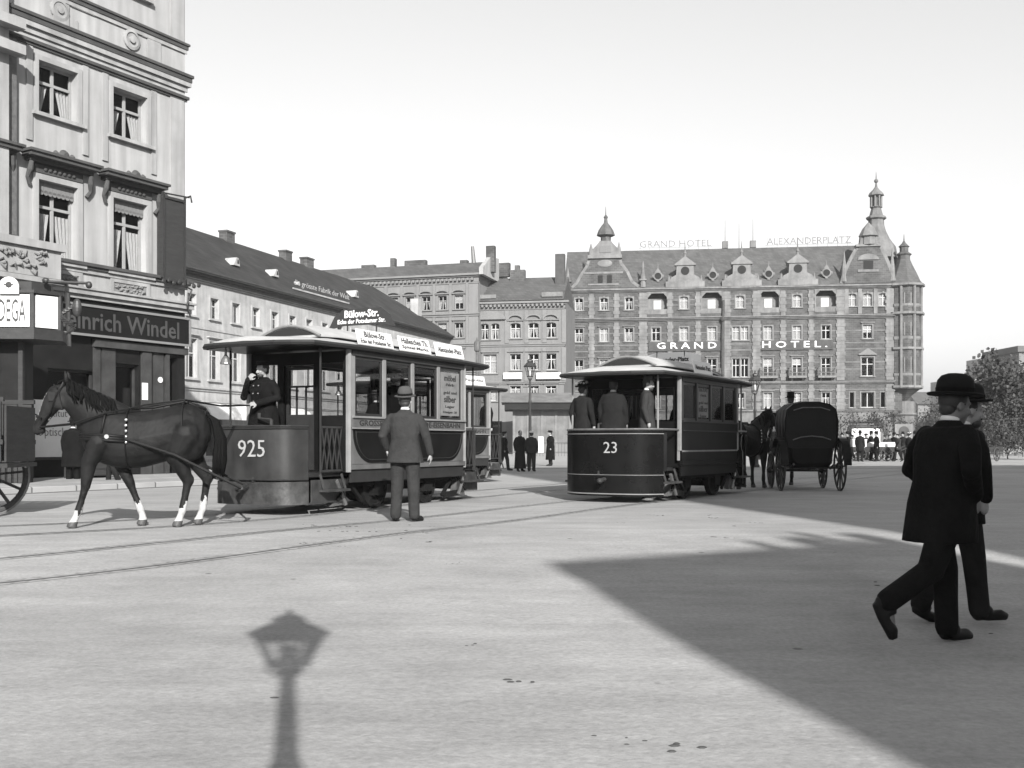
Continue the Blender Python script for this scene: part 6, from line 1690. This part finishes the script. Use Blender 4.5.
for s_ in (-1, 1):
    m = MB(); cwheel(m, .55, -.45, s_*.82, .56); m.build('wheel', M['iron'], t)
    m = MB(); cwheel(m, .42, 1.05, s_*.76, .43); m.build('wheel', M['iron'], t)
    m = MB(); 
    arc = [(-.45+.64*math.cos(a), .56+.64*math.sin(a)) for a in [PI*(.98-.75*k/12) for k in range(13)]]
    m.prism(arc+[(x_*.985+.0, z_-.02) for x_, z_ in arc[::-1]], s_*.74, s_*.95); m.build('mudguard', M['tram_dark'], t)
    m = MB(); m.lathe([(.07,0),(.09,.02),(.09,.22),(.05,.28),(.03,.34)], (.72,s_*.74,1.12), 8); m.build('lamp', M['brass'], t)
cl_ = lambda x, y, z: (cx+x*math.cos(ca)-y*math.sin(ca), dc+x*math.sin(ca)+y*math.cos(ca), z)
sit = dict(hip={-1:V(0,-.09,.92),1:V(0,.09,.92)}, kn={-1:V(.42,-.12,.93),1:V(.42,.12,.93)}, an={-1:V(.52,-.12,.52),1:V(.52,.12,.52)}, toe={-1:V(.66,-.13,.48),1:V(.66,.13,.48)},
    el={-1:V(.06,-.27,1.16),1:V(.06,.27,1.16)}, wr={-1:V(.28,-.16,1.08),1:V(.28,.16,1.08)}, hd={-1:V(1,0,0),1:V(1,0,0)})
person('cab driver whose black top hat shows above the hood of the cab', cl_(1.15, .12, .50), ca, 1.75, {**sit}, coat='black_cloth', coat_len=.84, hat='top', hatmat='felt_black', vox=.018, hands=False)
p = cl_(3.35, -.05, 0)
horse('cab horse standing before the hooded cab, only its legs showing under the axle', p, ca, 'stand', False, True, .025, 1.0)
t.scale = (1,.80,1)
# ---------------------------------------------------------------- wagon at the left edge
dw_ = 15.3; wx = X(-27, dw_); wa = R(4)
t = thing('wagon', 'farm wagon with big spoked wheels and upright board sides, cut off by the left edge', 'wagon', (wx-.1, dw_, 0), wa)
m = MB()
def bigwheel(x, y, r):
    m = MB(); m.tube([(x+r*math.cos(2*PI*k/36), y, r+.02+r*math.sin(2*PI*k/36)) for k in range(37)], [(.035,.045)]*37, 8, False)
    for k in range(12): a = 2*PI*k/12+.1; m.bar((x+.08*math.cos(a), y, r+.02+.08*math.sin(a)), (x+(r-.02)*math.cos(a), y, r+.02+(r-.02)*math.sin(a)), .035, .055, (0,1,0))
    m.lathe([(.10,-.12),(.12,-.05),(.12,.08),(.08,.14)], (x,y,r+.02), 14, 'y'); m.lathe([(.05,-.2),(.055,-.12)], (x,y,r+.02), 12, 'y')
    w_ = m.build('wheel', M['wood_grey'], t)
    m = MB(); m.tube([(x+(r+.035)*math.cos(2*PI*k/36), y, r+.02+(r+.035)*math.sin(2*PI*k/36)) for k in range(37)], [(.008,.035)]*37, 8, False); m.build('tyre', M['steel'], w_)
for x, r_ in ((0,.56),(-2.3,.56)):
    for y in (-.75,.75): bigwheel(x, y, r_)
m = MB(); m.tube([(0,-.8,.58),(0,.8,.58)], .04, 8); m.tube([(-2.3,-.8,.58),(-2.3,.8,.58)], .04, 8); m.box(-2.4,-.07,.58,.1,.07,.7); m.build('axle_tree', M['wood_dark'], t)
m = MB(); m.box(-3.0,-.55,.72,.80,.55,.78); m.build('floor', M['wood_dark'], t)
for y in (-.56,.56):
    m = MB()
    for i in range(18): x = -3.0+i*.208; m.box(x,y-.02,.8,x+.185,y+.02,1.65)
    m.box(-3.0,y-.03,1.66,.76,y+.03,1.72); m.box(-3.0,y+(.022 if y>0 else -.05),1.05,.76,y+(.05 if y>0 else -.022),1.12); m.build('board_side', M['wood_dark'], t)
m = MB(); m.box(.75,-.53,.8,.78,.53,1.6); m.build('tail_board', M['wood_dark'], t)
# ---------------------------------------------------------------- street furniture
def street_lamp(label, x, y, z, h=4.3, glass='lampglass', bar=True):
    t = thing('street_lamp', label, 'street lamp', (x,y,z), 0, 'gas street lamps')
    m = MB(); k = h/4.5
    m.lathe([(.20,0),(.21,.10),(.16,.16),(.14,.55),(.16,.60),(.11,.70),(.075,.95),(.07,1.1),(.06,2.6*k),(.075,2.66*k),(.055,2.75*k),(.045,h-1.05),(.08,h-1.02),(.05,h-.95)], (0,0,0), 12)
    if bar: m.tube([(-.32,0,h-1.35),(.32,0,h-1.35)], .018, 6)
    m.build('post', M['iron'], t, smooth=True, auto=True)
    m = MB(); n = 6
    b0, t0 = .12, .245; z0, z1 = h-.88, h-.42
    for i in range(n):
        a = 2*PI*i/n; m.tube([(b0*math.cos(a),b0*math.sin(a),z0),(t0*math.cos(a),t0*math.sin(a),z1)], .014, 5)
    m.lathe([(b0+.02,0),(b0+.03,.03),(b0,.04)], (0,0,z0-.02), 6); m.lathe([(t0+.04,0),(t0+.05,.03),(t0-.02,.05)], (0,0,z1-.02), 6)
    m.lathe([(t0+.04,0),(.16,.15),(.10,.19),(.13,.21),(.12,.27),(.04,.33),(.02,.37),(.035,.40),(.005,.44)], (0,0,z1+.01), 6)
    for i in range(4): a = PI/4+PI/2*i; m.tube([(.05*math.cos(a),.05*math.sin(a),h-1.0),(.14*math.cos(a),.14*math.sin(a),h-.95),(b0*math.cos(a),b0*math.sin(a),z0)], .012, 5)
    lt = m.build('lantern', M['iron'], t)
    m = MB(); m.lathe([(b0-.01,0),(t0-.015,z1-z0-.03)], (0,0,z0+.02), 6, caps=False); m.build('lantern_glass', M['glass'], lt)
    m = MB(); m.lathe([(.03,0),(.045,.05),(.05,.18),(.03,.24),(.01,.26)], (0,0,z0+.03), 10); m.build('mantle', M[glass], lt)
    return t
dl = 47.0
street_lamp('gas street lamp with a pale lantern standing before the hooded house, between the trams', X(530,dl), dl, 0, Z(357,dl))
dl = 46.0
street_lamp('gas street lamp seen above the horse of tram 23, before the hotel', X(755,dl), dl, 0, Z(371,dl))
street_lamp('gas street lamp behind the photographer, known by its long shadow on the asphalt', .24, -1.3, -.25, 4.66, bar=False)
dl = 42.0
t = thing('flag_mast', 'thin bare iron mast rising behind the far end of tram 925', 'mast', (X(477,dl), dl, 0)); 
m = MB(); m.tube([(0,0,0),(0,0,Z(352,dl))], [.07,.05], 8); m.build('pole', M['iron_grey'], t)
m = MB(); m.lathe([(.05,0),(.11,.05),(.11,.4),(.03,.5),(.01,.6)], (0,0,Z(352,dl)), 8); m.build('finial', M['iron_grey'], t)
# railing before the market hall
t = thing('railing', 'low iron railing along the front of the market hall', 'railing', (X(512,85), 85, 0))
L_ = X(590,85)-X(512,85); m = MB()
for z_ in (.3, 1.05): m.box(0,-.02,z_,L_,.02,z_+.05)
for i in range(int(L_/.25)): m.box(i*.25-.012,-.012,0,i*.25+.012,.012,1.05)
m.build('railing_bars', M['iron'], t)
# bodega porch and lantern box on the left
db = 24.0; x1 = X(33.5, db)
t = thing('bodega_lantern', 'white glass lantern sign reading BODEGA above a dark timber porch at the left edge', 'sign', (x1, db, .13), R(4))
zt, zb = Z(294.5,db)-.13, Z(327,db)-.13
side = Vector((math.cos(R(48)), math.sin(R(48)))); sl_ = .62
def on_side(a, off=0): return (side.x*a+side.y*off, side.y*a-side.x*off)
m = MB(); e = .0
poly = [(-1.75,.0),(0,0),(side.x*sl_,side.y*sl_),(side.x*sl_-.2,1.3),(-1.75,1.3)]
m.prism([(-1.85,-.08),(.04,-.08),(side.x*sl_+.08,side.y*sl_),(side.x*sl_-.1,1.4),(-1.85,1.4)], zb-.28, zb-.03, 'xy')
m.prism([(-1.85,-.08),(.04,-.08),(side.x*sl_+.08,side.y*sl_),(side.x*sl_-.1,1.4),(-1.85,1.4)], zt+.03, zt+.10, 'xy')
m.prism([(-1.6,.15),(-.1,.15),(side.x*sl_-.2,.5),(side.x*sl_-.4,1.2),(-1.6,1.2)], zt+.103, zt+.32, 'xy')
for p_ in ((-.02,-.02),(side.x*sl_,side.y*sl_),(-1.78,-.02)): m.box(p_[0]-.045,p_[1]-.045,zb-.03,p_[0]+.045,p_[1]+.045,zt+.03)
m.box(-.93,-.04,zb-.03,-.90,.0,zt+.03)
m.prism([(p_[0]*.97-.02,p_[1]+.06) for p_ in poly], zb-.02, zt+.02, 'xy')
m.build('lantern_frame', M['iron'], t)
m = MB(); m.box(-1.72,-.035,zb,-.075,-.005,zt); pn = m.build('front_panel', M['white'], t)
m = MB(); n = 14; cxp = -.50; r_ = .22; hh = .16
pts = [(cxp-r_,zt+.0),(cxp+r_,zt+.0),(cxp+r_,zt+hh)]+[(cxp+r_*math.cos(PI*k/n), zt+hh+r_*math.sin(PI*k/n)) for k in range(1,n)]+[(cxp-r_,zt+hh)]
m.prism(pts, -.13, -.09); ar = m.build('arched_crest', M['white'], t)
m = MB(); m.lathe([(.075,0),(.05,-.01)], (cxp,-.131,zt+.2), 8, 'y'); m.box(cxp-.11,-.137,zt+.185,cxp+.11,-.131,zt+.215); m.build('crest_device', M['shop_mid'], ar)
text('BODEGA', .52, (-.62,-.04,(zt+zb)/2), M['ledge'], pn, w=.92, bold=.0, depth=.006)
m = MB(); a0 = on_side(.05,.02); a1 = on_side(sl_-.05,.02); a2 = on_side(sl_-.05,-.02); a3_ = on_side(.05,-.02)
m.prism([a0,a1,a2,a3_], zb, zt, 'xy'); sp_ = m.build('side_panel', M['white'], t)
m = MB(M=Matrix.Translation((*on_side(sl_/2,-.035),(zt+zb)/2)) @ Matrix.Rotation(R(48),4,'Z'))
m.tube([(-.12,0,-.2),(-.14,0,.0),(-.02,0,.14),(.1,0,.06),(.02,0,-.06),(-.06,0,.02)], [.01,.03,.02,.03,.02,.01], 6); m.tube([(.12,0,-.16),(.0,0,-.1),(-.04,0,-.22)], [.01,.025,.01], 6); m.build('scroll_device', M['trim3'], sp_)
m = MB()
for i,(u_,z_) in enumerate(((-.25,.1),(.15,.2),(.4,.42))): pass
m.tube([(.55,.5,zt-.1),(.62,.3,zt+.28),(.25,.2,zt+.33),(1.15,.2,zt+.30)], .035, 6); m.ell((1.17,.2,zt+.26),.075,.075,.085); m.ell((.2,.2,zt+.35),.085,.07,.07)
for k in range(12): a = k*.55; m.tube([(.62+.15*math.cos(a),.35,zt-.2-.05*k),(.66+.14*math.cos(a+1),.35,zt-.22-.05*k),(.6+.1*math.cos(a+2),.35,zt-.3-.05*k)], [.02,.045,.02], 5)
m.tube([(.62,.4,zt+.1),(.66,.4,zb-.4)], .05, 6); m.ell((.85,.35,zt-.25),.11,.08,.22); m.build('wrought_bracket', M['iron'], t)
m = MB(); m.box(-1.7,.5,0,-.42,1.1,zb-.285); m.build('porch', M['shop'], t)
m = MB()
for x in (-1.68,-1.0,-.44): m.box(x-.05,.38,0,x+.05,.5,zb-.29)
for i in range(8): m.box(-1.6+i*.14,.46,0,-1.52+i*.14,.498,1.25)
m.builds('porch_frame', M['wood_dark'], t)
# white optician board against the shop
u_, _z = fp(B1, 33, 430, .45); u2, _ = fp(B1, 76, 430, .45); zlo = q1(48,457,.45)[1]; zhi = q1(48,400,.45)[1]
pt = Matrix.Translation((B1[0],B1[1],.13)) @ Matrix.Rotation(A1,4,'Z') @ Vector(((u_+u2)/2,-.45,0)); w2 = (u2-u_)/2
t = thing('optician_board', 'white board lettered Optisches leaning by the dark shopfront, behind the head of the horse', 'sign', tuple(pt), A1)
m = MB(); m.box(-w2,-.02,zlo,w2,.02,zhi); bd = m.build('board', M['white'], t); m = MB()
for x in (-w2-.03,w2+.03): m.box(x-.03,-.04,0,x+.03,.04,zhi+.03)
m.box(-w2,-.035,zlo-.08,w2,.035,zlo-.003); m.build('frame', M['wood_dark'], t)
text('Optisches', .30, (0,-.024,(zlo+zhi)/2-.12), M['iron_grey'], bd, w=w2*1.7, bold=-.004, depth=.004)
text('Institut', .2, (0,-.024,(zlo+zhi)/2+.42), M['iron_grey'], bd, w=w2*1.1, bold=-.004, depth=.004)
pt = Matrix.Translation((B1[0],B1[1],.13)) @ Matrix.Rotation(A1,4,'Z') @ Vector((u2-.3,-1.3,0))
t = thing('shop_crate', 'low dark wooden crate on the pavement below the optician board', 'crate', tuple(pt), A1)
m = MB(); m.box(-.45,-.3,.05,.45,.3,.55); m.box(-.48,-.33,.0,-.40,.33,.6); m.box(.40,-.33,.0,.48,.33,.6)
for z_ in (.12,.3,.48): m.box(-.4,-.325,z_-.05,.4,-.303,z_+.05)
m.build('slats', M['wood_dark'], t)

# ---------------------------------------------------------------- trees
def tree(name, label, x, y, h, spread, seed, dens=1.0, leaf='leafA', trunk_h=.3, group=None, sparse=False, leaf_s=1.0):
    r = random.Random(seed); t = thing(name, label, 'tree', (x,y,0), 0, group)
    m = MB(); th = h*trunk_h; tips = []
    m.tube([(0,0,-.1),(r.uniform(-.1,.1),0,th*.5),(r.uniform(-.15,.15),r.uniform(-.1,.1),th)], [h*.022,h*.017,h*.014], 7)
    for i in range(7):
        a = i*2.4+r.random(); l = spread*r.uniform(.5,.95); z1 = th+(h-th)*r.uniform(.3,.9)
        p1 = (l*.5*math.cos(a), l*.5*math.sin(a), th+(z1-th)*.55); p2 = (l*math.cos(a), l*math.sin(a), z1)
        m.tube([(0,0,th*.9), p1, p2], [h*.010,h*.006,h*.002], 5); tips += [p1, p2]
        for j in range(4):
            b_ = a+r.uniform(-1,1); q_ = (p1[0]+spread*.3*math.cos(b_), p1[1]+spread*.3*math.sin(b_), p1[2]+r.uniform(.05,.2)*h); m.tube([p1, q_], [h*.005,h*.0015], 4); tips.append(q_)
    m.tube([(0,0,th*.9),(0,0,h*.9)], [h*.012,h*.002], 5); tips += [(0,0,h*.85),(0,0,h*.6)]
    m.build('trunk', M['bark'], t)
    m = MB(); n = int((1500 if leaf_s < 1.2 else 900)*dens)
    cl = [(Vector(p), r.uniform(.25,.5)*spread*.7) for p in tips]
    for i in range(n):
        c, s_ = r.choice(cl); v = Vector((r.gauss(0,1), r.gauss(0,1), r.gauss(0,.8))).normalized()*s_*r.random()**.4
        p = c+v; e = h*.017*r.uniform(.6,1.5)*leaf_s; u_ = Vector((r.gauss(0,1), r.gauss(0,1), r.gauss(0,1))).normalized(); w_ = u_.orthogonal().normalized(); u2_ = u_.cross(w_)
        m.m = 0 if r.random() < .55 else 1
        m.add([p+w_*e, p+u2_*e*.8, p-w_*e, p-u2_*e*.9], [(0,1,2,3)])
    m.build('crown', [M['leafA'], M['leafB']], t)
    return t
tg = 'park trees beyond the walking men'
for i, (px, d, py, sp_, dn) in enumerate(((936,185,408,4.5,2.0),(950,170,400,5,2.2),(968,150,392,5.5,2.4),(984,135,382,5.5,2.6),(1002,118,372,5.5,2.8),(1024,100,358,6,3.2),(1046,92,350,6,3),(992,105,400,4.2,2.4),(1016,88,396,4,2.6))):
    tree('park_tree', ['small pale park tree farthest left, beside the hotel corner','second park tree from the left, just above the near walker','park tree behind the bowler hats','park tree right of the farther bowler hat','tall park tree second from the right edge, before the stepped tenement','tallest park tree, at the right edge','park tree cut off by the right edge','lower park tree in front of the taller crowns, right of the walkers','lower dark park tree near the right edge'][i],
        X(px,d), d, Z(py,d), sp_, 20+i, dn, group=tg, trunk_h=.18)
for i, (px, d, py, h_, dn) in enumerate(((1008,70,424,2.8,1.6),(985,76,428,2.2,1.3),(1030,66,418,3.2,1.6))):
    tree('shrub', ['dark bush second from the right edge, under the park trees','round dark bush left of the others, under the park trees','dark bush at the right edge under the park trees'][i], X(px,d), d, Z(py,d), h_*.8, 60+i, dn, group='bushes under the park trees', trunk_h=.15, leaf_s=1.6)
for i, (px, py, w_) in enumerate(((841,409,2.6),(886,406,2.2),(911,415,2.2),(767,428,1.5),(862,434,1.4))):
    d = 104+i*1.5
    tree('street_tree', ['young street tree left of the white entrance blind of the hotel','young street tree right of the white entrance blind','young street tree at the corner bay of the hotel','small street tree above the cab horses, before the hotel','low clipped tree below the white entrance blind'][i], X(px,d), d, Z(py,d), w_, 40+i, .55 if i < 3 else .4, group='young trees along the hotel front', trunk_h=.4)
# ---------------------------------------------------------------- crowd and carts before the hotel
r = random.Random(9)
protos = []
specs = [(848,61,'far left of the crowd, beside the cab wheel'),(852.5,64,'second from the left in the crowd'),(860,60,'left of the white box on the cart'),(866,66,'below the left edge of the white entrance blind'),(871,62,'below the middle of the white entrance blind'),
         (876.5,60.5,'bent beside the hand cart'),(889,63,'just right of the hand cart'),(894,66,'third person right of the hand cart'),(898,60,'in front of the round dark sign'),(903,67,'behind the round dark sign'),(909,62,'near the corner pier of the hotel'),
         (915,64,'left of the near walker'),(842,70,'half hidden by the cab'),(885,70,'behind the hand cart'),(761,66,'seen below the head of the horse of tram 23'),(968,72,'right of the walkers, on the pale strip by the park'),(979,74,'leaning on a barrow by the park'),(925,70,'by the corner of the hotel, beside the walker')]
for i, (px, d, wh) in enumerate(specs):
    if i < 4:
        lab = ''
        p = person('x', (0,0,0), 0, [1.72,1.6,1.75,1.68][i], pose=walk if i in (1,) else None, vox=.03, hands=False, skirt=(i == 3), coat_len=[.5,.75,.6,.1][i], hat=['bowler','cap','top','ladies'][i], coat=['black_cloth','grey_cloth','dark_cloth','dark_cloth'][i], collar=False, group='people gathered before the hotel')
        protos.append(p)
    else: p = copy_tree(protos[[0,1,2,3,2,0,1][i % 7]])
    p.location = (X(px,d), d, 0); p.rotation_euler = (0,0,r.uniform(0,6.28))
    kind = ['person in bowler hat','person in cap walking','person in tall hat','woman in dark skirt and hat'][i if i < 4 else [0,1,2,3,2,0,1][i % 7]]
    p['label'] = f'{kind}, {wh}'
dh = 61.5
def cart(px, label, ang, cover):
    t = thing('hand_cart', label, 'cart', (X(px,dh), dh, 0), ang, 'hand carts before the hotel')
    m = MB(); m.box(-.9,-.45,.55,.9,.45,.62); m.box(-.9,-.47,.62,.9,-.43,.85); m.box(-.9,.43,.62,.9,.47,.85); m.bar((.9,-.4,.6),(1.7,-.4,.9),.05,.05); m.bar((.9,.4,.6),(1.7,.4,.9),.05,.05); m.bar((1.7,-.4,.9),(1.7,.4,.9),.04,.04); m.build('bed', M['wood_dark'], t)
    for s_ in (-1,1): m = MB(); cwheel(m, .38, 0, s_*.52, .41, 8); m.build('wheel', M['wood_grey'], t)
    if cover: m = MB(); m.prism([(-.42,.63),(.42,.63),(.36,1.0),(.0,1.12),(-.36,1.0)], -.8, .8, 'yz'); m.build('load_cover', M['canvas'], t)
    return t
cart(882, 'hand cart with a pale cloth-covered load, right of the white box, before the hotel', R(10), True)
cart(858, 'hand cart carrying a white box, below the left part of the entrance blind', R(170), False)
m = MB(); m.box(-.4,-.3,0,.4,.3,.6); m.box(-.43,-.33,.6,.43,.33,.66); o = m.build('white_box', M['white'], None, loc=(X(858,dh), dh, .63)); tag(o, 'white wooden box riding on the left hand cart before the hotel', 'box')
cart(988, 'empty hand barrow by the park fence, right of the walkers', R(40), False)
# round dark disc in a pale square on a post
dk = 100.0
t = thing('notice_stand', 'pale square stand with a dark round disc, at the corner of the hotel', 'sign', (X(903.5,dk), dk, 0))
m = MB(); z0 = Z(439,dk); z1 = Z(424,dk); m.box(-.85,-.1,z0,.85,.1,z1); m.box(-1.5,-.12,z0-.25,1.3,.12,z0-.003); bd = m.build('frame', M['stone_pale'], t); m = MB(); m.box(-.5,-.05,0,-.4,.05,z0-.26); m.cut(); m.box(.4,-.05,0,.5,.05,z0-.26); m.builds('post', M['iron'], t)
m = MB(); m.lathe([(.5,0),(.5,-.05),(.42,-.07),(.01,-.07)], (0,-.101,(z0+z1)/2), 20, 'y'); m.build('disc', M['ledge'], bd)
# low fence of the park
t = thing('park_fence', 'low pale fence along the park at the right, behind the walkers', 'fence', (X(925,80), 80, 0)); L_ = X(1080,80)-X(925,80); m = MB()
for z_ in (.35,.85): m.box(0,-.03,z_,L_,.03,z_+.1)
m.build('rail', M['stone_pale'], t)
m = MB()
for i in range(int(L_/1.5)+1): m.cut(); m.box(i*1.5-.06,-.05,0,i*1.5+.06,.05,1.05)
m.builds('post', M['stone_pale'], t)

# droppings and straw on the street
r = random.Random(31); m = MB()
for i in range(44):
    if i < 22: px, py = r.uniform(300,440), r.uniform(522,545)
    elif i < 32: px, py = r.uniform(600,760), r.uniform(508,540)
    else: px, py = r.uniform(-40,1060), r.uniform(500,760)
    x, y = onground(px, py); s_ = r.uniform(.004,.016)
    for k in range(r.randint(1,4)):
        xx, yy = x+r.gauss(0,.05), y+r.gauss(0,.05); m.ell((xx, yy, g(yy)+s_*.1), s_*r.uniform(.8,2.2), s_, s_*.35, 6, 4)
tag(m.build('street_litter', M['ledge'], None), kind='stuff')
# ---------------------------------------------------------------- the air of the city
m = MB(); m.box(-260, -75, -1.4, 420, 345, 70)
hz = m.mesh('haze', bpy.data.materials.new('smoky_air'))
hm = hz.materials[0]; hm.use_nodes = True; nt = hm.node_tree; nt.nodes.remove(nt.nodes['Principled BSDF'])
pv_ = nt.nodes.new('ShaderNodeVolumePrincipled'); pv_.inputs['Color'].default_value = (.9,.9,.9,1); pv_.inputs['Density'].default_value = .00033; pv_.inputs['Anisotropy'].default_value = .2
nt.links.new(pv_.outputs[0], nt.nodes['Material Output'].inputs['Volume'])
tag(link('haze', hz), kind='stuff')
